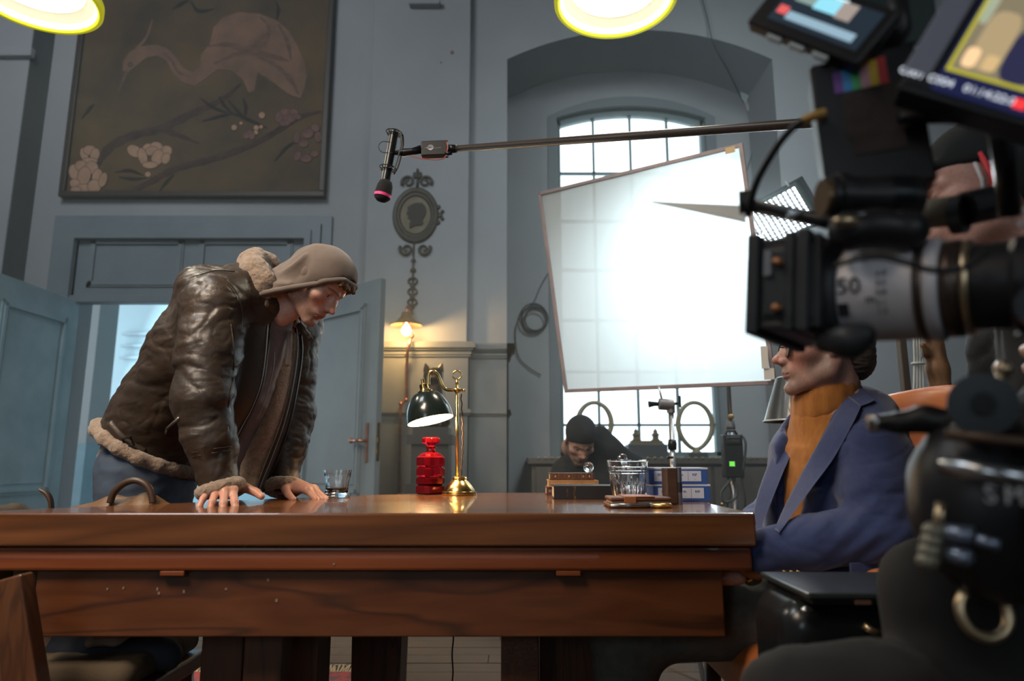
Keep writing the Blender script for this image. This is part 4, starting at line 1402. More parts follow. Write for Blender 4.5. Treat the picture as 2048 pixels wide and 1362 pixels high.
# ------------------------------------------------------------------ pendant lamps
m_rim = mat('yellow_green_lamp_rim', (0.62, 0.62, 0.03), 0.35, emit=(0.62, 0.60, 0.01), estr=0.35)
m_lampw = mat('lamp_white_reflector', (0.85, 0.84, 0.74), 0.5)
m_disc = mat('lamp_diffuser_glow', (1, 0.97, 0.88), 0.6, emit=(1.0, 0.94, 0.80), estr=7.0)
m_lout = mat('lamp_outer_enamel', (0.30, 0.32, 0.03), 0.35)
for u, v, lab in ((66, -6, 'lit yellow rimmed pendant lamp at the corner above the crane painting'), (1231, 3, 'lit yellow rimmed pendant lamp hanging in front of the window arch')):
    xc, yc = (u - 1024) / FPX, (681 - v) / FPX
    c = Vector((xc * 2.82, 2.82 * (math.cos(PITCH) - yc * math.sin(PITCH)), CAM_Z + 2.82 * (math.sin(PITCH) + yc * math.cos(PITCH))))
    pl = thing('pendant_lamp', lab, 'lamp', c, 'yellow rimmed pendant lamps over the table')
    M = Matrix.Translation(c)
    sharp(obj('shade', MB().lathe([(0.250, 0.0), (0.252, 0.035), (0.246, 0.05), (0.20, 0.085), (0.12, 0.16), (0.075, 0.23), (0.06, 0.28), (0.0, 0.285)], M, 64, caps=False), m_lout, pl), 40)
    obj('rim', MB().lathe([(0.228, 0.006), (0.232, -0.002), (0.246, -0.006), (0.253, 0.0), (0.2535, 0.030), (0.2505, 0.032)], M, 64, caps=False), m_rim, pl, smooth=True)
    obj('reflector', MB().lathe([(0.232, 0.001), (0.215, 0.035), (0.175, 0.06)], M, 64, caps=False), m_lampw, pl, smooth=True)
    obj('diffuser', MB().lathe([(0.178, 0.055), (0.12, 0.044), (0.06, 0.038), (0.0, 0.036)], M, 48, caps=False), m_disc, pl, smooth=True)
    obj('cord', MB().tube([c + Vector((0, 0, 0.28)), Vector((c.x, c.y, ZC))], 0.006, 8), m_black, pl, smooth=True)
    d = bpy.data.lights.new('pendant_light', 'AREA')
    d.shape, d.size, d.energy, d.color = 'DISK', 0.34, 9, (1.0, 0.90, 0.70)
    lo = bpy.data.objects.new('pendant_light', d)
    lo.location = c + Vector((0, 0, 0.03))
    C.objects.link(lo)

# ------------------------------------------------------------------ boom pole with microphone
m_carbon = mat('brown_black_carbon_pole', (0.035, 0.026, 0.022), 0.4, col2=(0.05, 0.035, 0.028), scale=30, stretch=(1, 8, 8))
m_wirem = mat('black_wire', (0.015, 0.015, 0.016), 0.4)
BYA, BYB = 2.25, 1.50
pa, pb = P(905, 298, BYA), P(1660, 243, BYB)
pe = pa + (pb - pa) * 2.1
boom = thing('boom_microphone', 'boom pole carrying a small black microphone with pink ringed foam tip', 'microphone', P(770, 405, BYA))
obj('pole', MB().tube([pa, pb, pe], [0.0115, 0.0125, 0.014], 20), m_carbon, boom, smooth=True)
dirp = (pb - pa).normalized()
c0, c1 = P(843, 300, BYA), P(897, 298, BYA)
Mt = frame_m((c0 + c1) / 2, c1 - c0, (0, 0, 1))
tb = obj('transmitter', MB().cbox((0, 0, 0), ((c1 - c0).length, 0.056, 0.030), Mt), m_black, boom, bevel=0.004)
m_print = mat('pale_grey_print', (0.55, 0.57, 0.60), 0.6)
lg = MB()
cxl, cyl, rl = -0.014, 0.001, 0.0098


def disc_arc(r_, a0, a1, w_):
    lg.tube([Mt @ Vector((cxl + r_ * math.cos(t), cyl + r_ * math.sin(t), 0.0152)) for t in np.linspace(R(a0), R(a1), 14)], w_, 4)


disc_arc(rl, -35, 200, 0.0007)
disc_arc(rl * 0.78, -25, 160, 0.0007)
disc_arc(rl * 0.54, -20, 160, 0.0007)
disc_arc(rl * 0.30, -10, 160, 0.0007)
obj('logo_arcs', lg, m_print, tb)
seg = [(cxl + rl * math.cos(t), cyl + rl * math.sin(t)) for t in np.linspace(R(205), R(335), 12)]
obj('logo_base', MB().prism(seg, 0.0148, 0.0156, Mt), m_print, tb)
wave = [(-0.034, 0.0), (-0.031, 0.001), (-0.028, 0.0035), (-0.026, -0.002), (-0.024, -0.003), (-0.022, 0.0), (-0.016, -0.001), (-0.008, -0.0025), (-0.002, -0.001), (0.002, -0.003), (0.006, -0.001), (0.010, -0.0015), (0.016, -0.001), (0.020, 0.0), (0.023, 0.0005)]
obj('logo_wave', MB().tube([Mt @ Vector((x, y, 0.0152)) for x, y in wave], 0.0006, 4), m_print, tb)
obj('red_band', MB().tube([Mt @ Vector(p) for p in ((0.036, 0.026, 0.012), (0.040, 0.026, 0.012), (0.042, 0.022, 0.012), (0.043, -0.010, 0.012), (0.044, -0.018, 0.012))], 0.0022, 8), mat('red_band', (0.6, 0.07, 0.06), 0.5), tb)
obj('connector', MB().tube([c1 + dirp * 0.0, pa + dirp * 0.02], [0.016, 0.014], 14).tube([P(890, 308, BYA - 0.02), P(904, 306, BYA - 0.02)], 0.007, 10), m_alu, boom, smooth=True)
obj('red_lead', MB().tube(spline([P(822, 312, BYA - 0.02), P(850, 318, BYA - 0.02), P(885, 318, BYA - 0.02), P(895, 300, BYA - 0.025), P(894, 284, BYA - 0.02)], 6), 0.0018, 6), mat('red_lead', (0.45, 0.08, 0.05), 0.5), boom, smooth=True)
cn = [P(843, 299, BYA), P(824, 303, BYA), P(808, 305, BYA), P(786, 306, BYA)]
obj('adapter', MB().tube(cn, [0.016, 0.012, 0.014, 0.006], 14), m_alu, boom, smooth=True)
m0, m1 = P(789, 262, BYA), P(771, 362, BYA)
ax = (m1 - m0).normalized()
mic = obj('microphone', MB().tube([m0, m0 + ax * 0.004, m1, m1 + ax * 0.02], [0.010, 0.0165, 0.0165, 0.0125], 20), m_alu, boom, smooth=False)
w0, w1 = P(773, 360, BYA), P(762, 404, BYA)
wx = w1 - w0
ws_ = MB().tube([w0, w0 + wx * 0.08, w0 + wx * 0.25, w0 + wx * 0.62, w0 + wx * 0.84, w0 + wx * 0.95, w1], [0.012, 0.0215, 0.0265, 0.0295, 0.0265, 0.017, 0.004], 24)
wso = obj('foam_windscreen', ws_, mat('black_foam', (0.012, 0.012, 0.013), 0.95, bump=0.6, bscale=400), boom, smooth=True)
obj('pink_ring', MB().tube([w0 + wx * 0.66, w0 + wx * 0.78], [0.0298, 0.0289], 24, caps=False), mat('pink_band', (0.85, 0.06, 0.27), 0.5), wso, smooth=True)
side = ax.cross(Vector((0, 1, 0))).normalized()
for t in (0.03, 0.74):
    c_ = m0 + (m1 - m0) * t
    Mr = along(c_, c_ + ax)
    rg = obj('shock_ring', MB().torus((0, 0, 0), 0.028, 0.0022, Mr, 24, 6).torus((0, 0, 0.008), 0.024, 0.0016, Mr, 24, 6), m_wirem, boom, smooth=True)
    for k_ in range(4):
        a = k_ * 1.571 + 0.6
        obj('elastic', MB().tube([Mr @ Vector((0.028 * math.cos(a), 0.028 * math.sin(a), 0)), Mr @ Vector((0.0165 * math.cos(a + .5), 0.0165 * math.sin(a + .5), 0.004))], 0.0016, 5), m_wirem, rg)
obj('shock_arm', MB().tube(spline([P(805, 268, BYA - 0.01), P(806, 290, BYA), P(797, 330, BYA), P(788, 348, BYA - 0.01)], 6), 0.0034, 8), m_wirem, boom, smooth=True)
obj('shock_arm', MB().tube(spline([P(800, 262, BYA - 0.02), P(802, 290, BYA - 0.02), P(793, 325, BYA - 0.02), P(786, 345, BYA - 0.02)], 6), 0.0026, 8), m_wirem, boom, smooth=True)
obj('mic_cable', MB().tube(spline([P(783, 285, BYA - 0.015), P(765, 283, BYA - 0.015), P(757, 293, BYA - 0.015), P(764, 304, BYA - 0.015), P(785, 306, BYA - 0.015)], 6), 0.0016, 6), m_wirem, boom, smooth=True)

# ------------------------------------------------------------------ diffusion frame
A, B_, C_, D_ = P(1080, 388, 3.70), P(1482, 291, 3.05), P(1548, 765, 3.05), P(1133, 782, 3.70)
m_frp = mat('pinkish_grey_frame_tape', (0.30, 0.22, 0.215), 0.6, col2=(0.22, 0.17, 0.17), scale=12)
dfm = thing('diffusion_frame', 'large tilted square frame of white diffusion cloth in front of the window', 'light diffuser', (D_ + C_) / 2 - Vector((0, 0, 0.05)))
for p, q in ((A, B_), (B_, C_), (C_, D_), (D_, A)):
    e = (q - p).normalized()
    n_ = (B_ - A).cross(D_ - A).normalized()
    Mf = frame_m((p + q) / 2, q - p, n_)
    obj('frame_bar', MB().cbox((0, 0, 0), ((q - p).length + 0.02, 0.018, 0.020), Mf), m_frp, dfm, bevel=0.003)
m_silk = bpy.data.materials.new('white_diffusion_cloth')
m_silk.use_nodes = True
nt = m_silk.node_tree
N_, L_ = nt.nodes, nt.links
for n_ in list(N_):
    if n_.type == 'BSDF_PRINCIPLED':
        N_.remove(n_)
tl, df, gl, tp = N_.new('ShaderNodeBsdfTranslucent'), N_.new('ShaderNodeBsdfDiffuse'), N_.new('ShaderNodeMixShader'), N_.new('ShaderNodeBsdfTransparent')
tl.inputs[0].default_value = (0.80, 0.93, 0.95, 1)
df.inputs[0].default_value = (0.80, 0.86, 0.87, 1)
tp.inputs[0].default_value = (0.95, 1, 1, 1)
gl.inputs[0].default_value = 0.38
m2_ = N_.new('ShaderNodeMixShader')
m2_.inputs[0].default_value = 0.035
L_.new(tl.outputs[0], gl.inputs[1])
L_.new(df.outputs[0], gl.inputs[2])
L_.new(gl.outputs[0], m2_.inputs[1])
L_.new(tp.outputs[0], m2_.inputs[2])
L_.new(m2_.outputs[0], N_['Material Output'].inputs[0])
n_ = 14
V, F_ = [], []
for i in range(n_ + 1):
    for j in range(n_ + 1):
        s_, t = i / n_, j / n_
        p = A.lerp(B_, s_).lerp(D_.lerp(C_, s_), t)
        p = p + (B_ - A).cross(D_ - A).normalized() * (0.012 * math.sin(math.pi * s_) * math.sin(math.pi * t) + 0.002 * math.sin(17 * s_ + 5 * t))
        V.append(tuple(p))
for i in range(n_):
    for j in range(n_):
        a = i * (n_ + 1) + j
        F_.append((a, a + 1, a + n_ + 2, a + n_ + 1))
obj('silk', (np.array(V), F_), m_silk, dfm, smooth=True)
m_tape = mat('cream_tape', (0.55, 0.50, 0.44), 0.6)
nf = (B_ - A).cross(D_ - A).normalized()
nf = nf if nf.y < 0 else -nf
for c_, w_, h_, mm in ((P(1462, 302, 3.05), 0.045, 0.03, mat('ochre_tape', (0.45, 0.30, 0.15), 0.6)), (P(1540, 748, 3.04), 0.045, 0.05, m_tape), (P(1531, 715, 3.04), 0.03, 0.10, m_tape)):
    Mf = frame_m(c_ + nf * 0.014, B_ - A, C_ - B_)
    obj('tape_patch', MB().cbox((0, 0, 0), (w_, h_, 0.002), Mf), mm, dfm)

# C-stand that carries it
m_chrome = mat('stand_steel', (0.40, 0.40, 0.41), 0.3, 0.9)
SY2 = 3.33
sx = P(1345, 900, SY2).x
cst = thing('light_stand', 'steel stand with grip head under the diffusion frame', 'stand', (sx, SY2, 0), 'light stands by the window')
zc = P(1345, 810, SY2).z
obj('column', MB().tube([(sx, SY2, 0.06), (sx, SY2, zc - 0.03)], 0.0135, 14), m_chrome, cst, smooth=True)
obj('collar', MB().lathe([(0, 0), (0.02, 0), (0.022, 0.03), (0.018, 0.05), (0, 0.05)], Matrix.Translation((sx, SY2, P(1345, 900, SY2).z)), 16), m_alu, cst, smooth=True)
obj('locking_wing', MB().cbox((sx - 0.02, SY2 - 0.03, P(1345, 915, SY2).z), (0.03, 0.02, 0.012)), m_alu, cst, bevel=0.004)
gh = P(1328, 808, SY2)
gr = obj('grip_head', MB().tube([gh + Vector((-0.025, 0, 0)), gh + Vector((0.045, 0, -0.005))], 0.028, 18).tube([Vector((sx, SY2, zc - 0.04)), Vector((sx, SY2, zc + 0.01))], 0.02, 14), mat('grey_cast_metal', (0.22, 0.20, 0.20), 0.45, 0.6), cst, bevel=0.002)
obj('knob', MB().tube([gh + Vector((-0.028, 0, 0)), gh + Vector((-0.05, 0, 0)), gh + Vector((-0.075, 0, -0.002))], [0.010, 0.012, 0.017], 10), m_alu, gr, smooth=False)
obj('knob', MB().cbox(gh + Vector((0.075, 0, 0.012)), (0.014, 0.018, 0.055)).tube([gh + Vector((0.045, 0, 0)), gh + Vector((0.075, 0, 0.005))], 0.007, 8), m_alu, gr)
obj('rod', MB().tube([gh + Vector((-0.005, 0, 0.0)), P(1317, 772, SY2)], 0.0055, 8), m_chrome, cst, smooth=True)
for k_ in range(3):
    a = k_ * 2.094 + 0.5
    obj('leg', MB().tube([(sx + 0.012 * math.cos(a), SY2 + 0.012 * math.sin(a), 0.34), (sx + 0.1 * math.cos(a), SY2 + 0.1 * math.sin(a), 0.31), (sx + 0.42 * math.cos(a), SY2 + 0.42 * math.sin(a), 0.012)], 0.010, 10), m_chrome, cst, smooth=True)

# stand with battery pack to its right
SY3 = 3.55
sx = P(1464, 900, SY3).x
bst = thing('light_stand', 'steel stand with black battery pack and cables beside the cabinet', 'stand', (sx, SY3, 0), 'light stands by the window')
ztop = P(1560, 470, SY3).z
obj('column', MB().tube([(sx, SY3, 0.05), (sx, SY3, P(1460, 840, SY3).z)], 0.016, 14), m_chrome, bst, smooth=True)
obj('riser', MB().tube([(sx, SY3, P(1460, 840, SY3).z), (sx + 0.0, SY3, P(1460, 600, SY3).z), P(1540, 440, 3.95)], 0.011, 14), m_chrome, bst, smooth=True)
obj('clamp', MB().lathe([(0, 0), (0.022, 0), (0.024, 0.02), (0.02, 0.03), (0.022, 0.05), (0, 0.05)], Matrix.Translation((sx, SY3, P(1460, 860, SY3).z)), 14), mat('grey_cast_metal', (0, 0, 0)), bst, smooth=True)
obj('clamp_knob', MB().ball((sx - 0.004, SY3 - 0.024, P(1461, 834, SY3).z), (0.017, 0.014, 0.014), 8), mat('ochre_knob', (0.35, 0.20, 0.03), 0.5), bst, smooth=True)
a, b = P(1441, 870, SY3 - 0.03), P(1484, 955, SY3 - 0.03)
pk = obj('battery_pack', MB().box((a.x, SY3 - 0.075, b.z), (b.x, SY3 - 0.018, a.z)).box((a.x + 0.01, SY3 - 0.085, a.z - 0.05), (b.x - 0.01, SY3 - 0.074, a.z - 0.01)), m_black, bst, bevel=0.006)
obj('handle', MB().tube([(a.x + 0.02, SY3 - 0.05, a.z), (a.x + 0.03, SY3 - 0.05, a.z + 0.02), (b.x - 0.03, SY3 - 0.05, a.z + 0.02), (b.x - 0.02, SY3 - 0.05, a.z)], 0.007, 8), m_black, pk, smooth=True)
text('lettering', 'o LITHIUM', 0.011, mat('faint_green_print', (0.12, 0.15, 0.05), 0.6), Matrix.Translation(((a.x + b.x) / 2, SY3 - 0.0858, a.z - 0.03)) @ Matrix.Rotation(R(90), 4, 'X'), pk)
obj('green_screen', MB().cbox(((a.x + b.x) / 2 - 0.012, SY3 - 0.076, a.z - 0.145), (0.026, 0.004, 0.024)), mat('green_status_light', (0.1, 0.4, 0.05), 0.5, emit=(0.2, 0.9, 0.1), estr=0.6), pk)
cbm = MB()
obj('cable', MB().tube(spline([P(1482, 868, SY3 - 0.06), P(1491, 885, SY3 - 0.08), P(1489, 920, SY3 - 0.08), P(1484, 960, SY3 - 0.06), P(1490, 1000, SY3 - 0.05), P(1487, 1040, SY3)], 6), 0.006, 8), m_cable, bst, smooth=True)
obj('cable', MB().tube(spline([P(1464, 955, SY3 - 0.06), P(1455, 968, SY3 - 0.08), P(1443, 985, SY3 - 0.08), P(1447, 1003, SY3 - 0.08), P(1462, 1002, SY3 - 0.07), P(1474, 990, SY3 - 0.06), P(1470, 960, SY3 - 0.05)], 6), 0.006, 8), m_cable, bst, smooth=True)
obj('cable', MB().tube(spline([P(1456, 955, SY3 - 0.06), P(1462, 985, SY3 - 0.05), P(1455, 1010, SY3 - 0.04), P(1460, 1050, SY3)], 6), 0.005, 8), m_cable, bst, smooth=True)
for k_ in range(3):
    an = k_ * 2.094 + 1.4
    obj('leg', MB().tube([(sx + 0.015 * math.cos(an), SY3 + 0.015 * math.sin(an), 0.42), (sx + 0.36 * math.cos(an), SY3 + 0.36 * math.sin(an), 0.012)], 0.010, 10), m_chrome, bst, smooth=True)

# LED panel with a honeycomb grid, shining through the silk
LP = P(1548, 440, 3.80)
tgt = P(1395, 575, 3.33)
fd = (tgt - LP).normalized()
fx = Vector((fd.y, -fd.x, 0)).normalized() * -1
fx = (fx if fx.x > 0 else -fx) + Vector((0, 0, 0.20))
Ml = frame_m(LP, fx, fd.cross(fx) * -1)
if (Ml.to_3x3() @ Vector((0, 0, 1))).dot(fd) < 0:
    Ml = frame_m(LP, fx, fd.cross(fx))
led = thing('led_panel', 'bright film light panel with black honeycomb grid behind the diffusion frame', 'film light', LP - Vector((0, 0, 0.2)))
hw, hh = 0.21, 0.12
obj('housing', MB().box((-hw - 0.02, -hh - 0.02, -0.09), (hw + 0.02, hh + 0.02, -0.012), Ml), m_black, led, bevel=0.004)
obj('light_face', MB().box((-hw, -hh, -0.012), (hw, hh, -0.004), Ml), mat('led_face', (0.9, 0.95, 1.0), 0.5, emit=(0.85, 0.95, 1.0), estr=5.0), led)
gm = MB()
for i in range(15):
    x = -hw + 2 * hw * i / 14
    gm.box((x - 0.0014, -hh, 0.0), (x + 0.0014, hh, 0.03), Ml)
for i in range(11):
    y = -hh + 2 * hh * i / 10
    gm.box((-hw, y - 0.0014, 0.0), (hw, y + 0.0014, 0.03), Ml)
tag(obj('honeycomb_grid', gm, m_black, led), kind='stuff')
for lo, hi in (((-hw - 0.016, -hh - 0.016, -0.005), (-hw, hh + 0.016, 0.034)), ((hw, -hh - 0.016, -0.005), (hw + 0.016, hh + 0.016, 0.034)), ((-hw, hh, -0.005), (hw, hh + 0.016, 0.034)), ((-hw, -hh - 0.016, -0.005), (hw, -hh, 0.034))):
    obj('frame_bar', MB().box(lo, hi, Ml), mat('dark_green_black_frame', (0.015, 0.03, 0.025), 0.4), led)
obj('bolt', MB().tube([Ml @ Vector((hw - 0.03, hh + 0.01, 0.02)), Ml @ Vector((hw - 0.03, hh + 0.05, 0.02))], 0.006, 8), m_chrome, led)
d = bpy.data.lights.new('led_panel_light', 'AREA')
d.shape, d.size, d.size_y, d.energy, d.color, d.spread = 'RECTANGLE', 2 * hw, 2 * hh, 11, (0.86, 0.95, 1.0), R(100)
lo = bpy.data.objects.new('led_panel_light', d)
lo.matrix_world = frame_m(Ml @ Vector((0, 0, 0.05)), Ml.to_3x3() @ Vector((-1, 0, 0)), Ml.to_3x3() @ Vector((0, 1, 0)))
C.objects.link(lo)
# ------------------------------------------------------------------ people: heads and hands
def sstep(a, b, x):
    t = np.clip((x - a) / (b - a), 0, 1)
    return t * t * (3 - 2 * t)


def blob(V, c, r):
    """1 inside an ellipsoid, fading to 0 at its rim"""
    q = np.sqrt((((V - np.array(c)) / np.array(r)) ** 2).sum(1))
    return 1 - sstep(0.55, 1.15, q)


def head_mesh(h=0.0026, jaw=1.0, nose=1.0, cheek=0.0, ears=True, neck=((0, -0.035, -0.05), (0, -0.055, -0.20)), neck_r=0.055, shut=0.35, cran=1.0):
    """head in its own space: face towards +y, up +z, origin between the ears"""
    f = Field(h, 0.018)
    f.ell((0, -0.015 + (1 - cran) * 0.06, 0.036 - (1 - cran) * 0.03), (0.075, 0.094 * cran, 0.080 * cran), k=0.02)
    f.ell((0, 0.036, 0.036), (0.062, 0.053, 0.058), k=0.03)
    f.ell((0, 0.026, -0.030), (0.060, 0.060, 0.064), k=0.03)
    f.ell((0, 0.050, -0.060), (0.040 * jaw, 0.040, 0.045), k=0.025)
    for s in (-1, 1):
        f.cone((s * 0.056 * jaw, -0.006, -0.045), (s * 0.052 * jaw, 0.004, -0.068), 0.020, 0.018, 0.02)
        f.cone((s * 0.052 * jaw, 0.004, -0.068), (s * 0.017, 0.072, -0.103), 0.018, 0.0155, 0.02)
        f.ell((s * 0.043, 0.056, -0.022), (0.025 + cheek * 0.4, 0.024 + cheek, 0.018 + cheek), k=0.02)
        f.cone((s * 0.048, 0.067, 0.016), (s * 0.012, 0.089, 0.0125), 0.008, 0.0090, 0.012)
    f.ell((0, 0.080, -0.103), (0.022, 0.0155, 0.016), k=0.014)
    f.cone(neck[0], neck[1], neck_r, neck_r * 1.1, 0.02)
    f.cone((0, 0.015, -0.075), (0, -0.01, -0.16), 0.034, 0.036, 0.02)
    # eye sockets, eyeballs, lids
    for s in (-1, 1):
        f.ell((s * 0.0325, 0.096, -0.002), (0.0205, 0.0225, 0.0135), k=0.012, op='-')
        f.ell((s * 0.0315, 0.0685, -0.0035), (0.0135, 0.0125, 0.0125), k=0.003)
        f.ell((s * 0.0320, 0.0680, 0.0035 - shut * 0.003), (0.0165, 0.0148, 0.0088), k=0.004)
        f.ell((s * 0.0320, 0.0670, -0.0128), (0.0155, 0.0140, 0.0070), k=0.005)
    # nose
    n = nose
    f.cone((0, 0.083, 0.008), (0, 0.107 * n, -0.030), 0.0072, 0.0085, 0.009)
    f.ell((0, 0.110 * n, -0.0345), (0.0105, 0.0115, 0.0100), k=0.006)
    for s in (-1, 1):
        f.ell((s * 0.0105, 0.087, -0.022), (0.0115, 0.015, 0.020), k=0.010)
        f.ell((s * 0.0125, 0.097 * n, -0.039), (0.0080, 0.0105, 0.0080), k=0.006)
    f.cone((0, 0.100, -0.045), (0, 0.092, -0.046), 0.005, 0.005, 0.006)
    # mouth
    f.ell((0, 0.080, -0.064), (0.027, 0.0175, 0.016), k=0.015)
    f.ell((0, 0.0915, -0.0655), (0.0235, 0.0070, 0.0050), k=0.005)
    f.ell((0, 0.0898, -0.0755), (0.0205, 0.0072, 0.0058), k=0.005)
    f.cone((-0.025, 0.0905, -0.0712), (0.025, 0.0905, -0.0712), 0.0013, 0.0013, 0.003, op='-')
    f.cone((-0.008, 0.0995, -0.0710), (0.008, 0.0995, -0.0712), 0.0024, 0.0028, 0.003, op='-')
    f.ell((0, 0.101, -0.0885), (0.020, 0.010, 0.006), k=0.010, op='-')
    if ears:
        for s in (-1, 1):
            rot = Matrix.Rotation(R(-12), 4, 'X') @ Matrix.Rotation(s * R(-18), 4, 'Z')
            f.ell((s * 0.0755, -0.010, -0.004), (0.0075, 0.0185, 0.0310), rot, k=0.006)
            f.ell((s * 0.0870, -0.007, 0.000), (0.0060, 0.0100, 0.0180), rot, k=0.005, op='-')
            f.ell((s * 0.0770, 0.000, -0.028), (0.0060, 0.0090, 0.0090), rot, k=0.006)
    return f.mesh()


def head_colors(V, skin, lip=(0.42, 0.13, 0.10), hair=None, brow=(0.10, 0.06, 0.035), stubble=None, hairline=None, iris=(0.09, 0.12, 0.10)):
    n = len(V)
    c = np.tile(np.array(skin, float), (n, 1))

    def mixc(w, col):
        nonlocal c
        c = c * (1 - w[:, None]) + np.array(col) * w[:, None]
    nz = vnoise(V, 60)
    red = np.array(skin) * np.array([1.02, 0.72, 0.68])
    for s in (-1, 1):
        mixc(0.45 * blob(V, (s * 0.045, 0.075, -0.035), (0.03, 0.04, 0.026)), red)
        mixc(0.7 * blob(V, (s * 0.082, -0.01, -0.005), (0.02, 0.03, 0.04)), red)
    mixc(0.5 * blob(V, (0, 0.112, -0.036), (0.022, 0.02, 0.018)), red)
    if stubble is not None:
        w = np.maximum.reduce([blob(V, (0, 0.07, -0.092), (0.055, 0.06, 0.034)), blob(V, (0, 0.10, -0.0575), (0.034, 0.022, 0.010)),
                               blob(V, (0.056, 0.015, -0.058), (0.03, 0.05, 0.05)), blob(V, (-0.056, 0.015, -0.058), (0.03, 0.05, 0.05)),
                               blob(V, (0.066, 0.0, -0.02), (0.02, 0.022, 0.05)), blob(V, (-0.066, 0.0, -0.02), (0.02, 0.022, 0.05))])
        mixc(np.clip(w * (stubble[1] + 0.25 * vnoise(V, 260)), 0, 1), stubble[0])
    for s in (-1, 1):
        mixc(0.8 * blob(V, (s * 0.0065, 0.103, -0.0465), (0.0050, 0.0065, 0.0040)), (0.12, 0.035, 0.025))  # nostril shade put into the skin colour
    mixc(0.85 * blob(V, (0, 0.098, -0.0705), (0.025, 0.014, 0.0100)), lip)
    mixc(0.8 * blob(V, (0, 0.093, -0.0712), (0.0255, 0.010, 0.0018)), (0.10, 0.03, 0.025))
    for s in (-1, 1):
        for k in range(5):
            t = k / 4
            mixc(0.75 * blob(V, (s * (0.014 + 0.034 * t), 0.090 - 0.018 * t * t, 0.0155 + 0.004 * math.sin(t * 2.6)), (0.0085, 0.015, 0.0042)), brow)
        eb = np.sqrt((((V - np.array((s * 0.0315, 0.0685, -0.0035))) / np.array((0.0135, 0.0125, 0.0125))) ** 2).sum(1))
        on = (np.abs(eb - 1) < 0.16) & (np.abs(V[:, 2] + 0.0048) < 0.0042) & (np.abs(V[:, 0] - s * 0.0315) < 0.0118) & (V[:, 1] > 0.068)
        c[on] = (0.42, 0.36, 0.33)
        ir = on & ((V[:, 0] - s * 0.031) ** 2 + (V[:, 2] + 0.0052) ** 2 < 0.0052 ** 2)
        c[ir] = iris
        pu = on & ((V[:, 0] - s * 0.031) ** 2 + (V[:, 2] + 0.0052) ** 2 < 0.0026 ** 2)
        c[pu] = (0.01, 0.01, 0.01)
        rim = blob(V, (s * 0.0315, 0.082, 0.0005), (0.0165, 0.012, 0.0026))
        mixc(0.55 * rim, (0.10, 0.05, 0.04))
    if hairline is not None:
        w = hairline(V)
        mixc(np.clip(w, 0, 1), hair)
    c *= (1 + 0.05 * nz)[:, None]
    return np.clip(c, 0, 1)


def hand_mesh(side, curl, spread=1.0, thumb=(0.5, 0.35), h=0.0028, flat=False, wrist=0.07, size=1.0):
    """hand in its own space: wrist at origin, fingers +y, back of the hand +z, thumb towards side*x.
    curl: bend of each finger joint in radians, per finger (index, middle, ring, little)"""
    f = Field(h, 0.008)
    s = side
    f.cone((0, -wrist, 0), (0, 0.012, 0), 0.026, 0.027, 0.012, sq=((0, 0, 1), 0.74))
    base = [(0.027, 0.090, 0.004), (0.0085, 0.095, 0.007), (-0.011, 0.090, 0.005), (-0.029, 0.079, 0.001)]
    for (x, y, z), r in zip(base, (0.0122, 0.0125, 0.0120, 0.0108)):
        f.cone((s * x * 0.62, 0.008, 0), (s * x, y, z), 0.0155, r, 0.014)
    f.ell((s * 0.020, 0.035, -0.009), (0.017, 0.032, 0.012), k=0.014)
    f.ell((-s * 0.022, 0.040, -0.007), (0.012, 0.034, 0.012), k=0.014)
    lens = [(0.044, 0.026, 0.021), (0.048, 0.030, 0.022), (0.044, 0.028, 0.022), (0.034, 0.021, 0.019)]
    fan = [0.16, 0.03, -0.10, -0.26]
    for i in range(4):
        p = np.array(base[i]) * (s, 1, 1)
        a = 0.0
        r0 = (0.0102, 0.0104, 0.0098, 0.0086)[i]
        sx = math.sin(fan[i] * spread) * s
        for j in range(3):
            a += curl[i][j]
            d = np.array((sx * math.cos(a), math.cos(a) * math.sqrt(1 - sx * sx), -math.sin(a)))
            q = p + d * lens[i][j]
            f.cone(p, q, r0 * (1 - 0.07 * j), r0 * (1 - 0.07 * (j + 1)), 0.004 if j else 0.007)
            if j == 0:
                f.ell(p + np.array((0, 0.0, 0.002)), (r0 * 1.08, r0 * 1.1, r0 * 1.02), k=0.006)
            p = q
    p = np.array((s * 0.022, 0.018, -0.006))
    t1 = np.array((s * (0.022 + 0.032 * math.sin(thumb[0] + 0.4)), 0.018 + 0.036 * math.cos(thumb[0] + 0.3), -0.012))
    t2 = t1 + np.array((s * math.sin(thumb[0]), math.cos(thumb[0]), -0.15)) * 0.033
    t3 = t2 + np.array((s * math.sin(thumb[0] - thumb[1]), math.cos(thumb[0] - thumb[1]), -0.18)) * 0.026
    f.cone(p, t1, 0.017, 0.0125, 0.010)
    f.cone(t1, t2, 0.0120, 0.0108, 0.005)
    f.cone(t2, t3, 0.0108, 0.0090, 0.003)
    V, F = f.mesh()
    return V * size, F


def skin_mat(name):
    return mat(name, (1, 1, 1), 0.42, attr=True, col2=(0.88, 0.84, 0.82), scale=180, detail=2, bump=0.06, bscale=700, spec=0.45, sss=0.08)


def place(M, *ms):
    """fine pieces (head, hands) moved to their world position"""
    return [(xform(V, m), F) for (V, F), m in zip(ms, M)]


def head_matrix(pos, fwd, up):
    fwd = Vector(fwd).normalized()
    x = fwd.cross(Vector(up)).normalized()
    u = x.cross(fwd)
    M = Matrix((x, fwd, u)).transposed().to_4x4()
    M.translation = Vector(pos)
    return M


def proj(V):
    x, y, z = V[:, 0], V[:, 1], V[:, 2] - CAM_Z
    w = y * math.cos(PITCH) + z * math.sin(PITCH)
    return 1024 + FPX * x / w, 681 - FPX * (z * math.cos(PITCH) - y * math.sin(PITCH)) / w


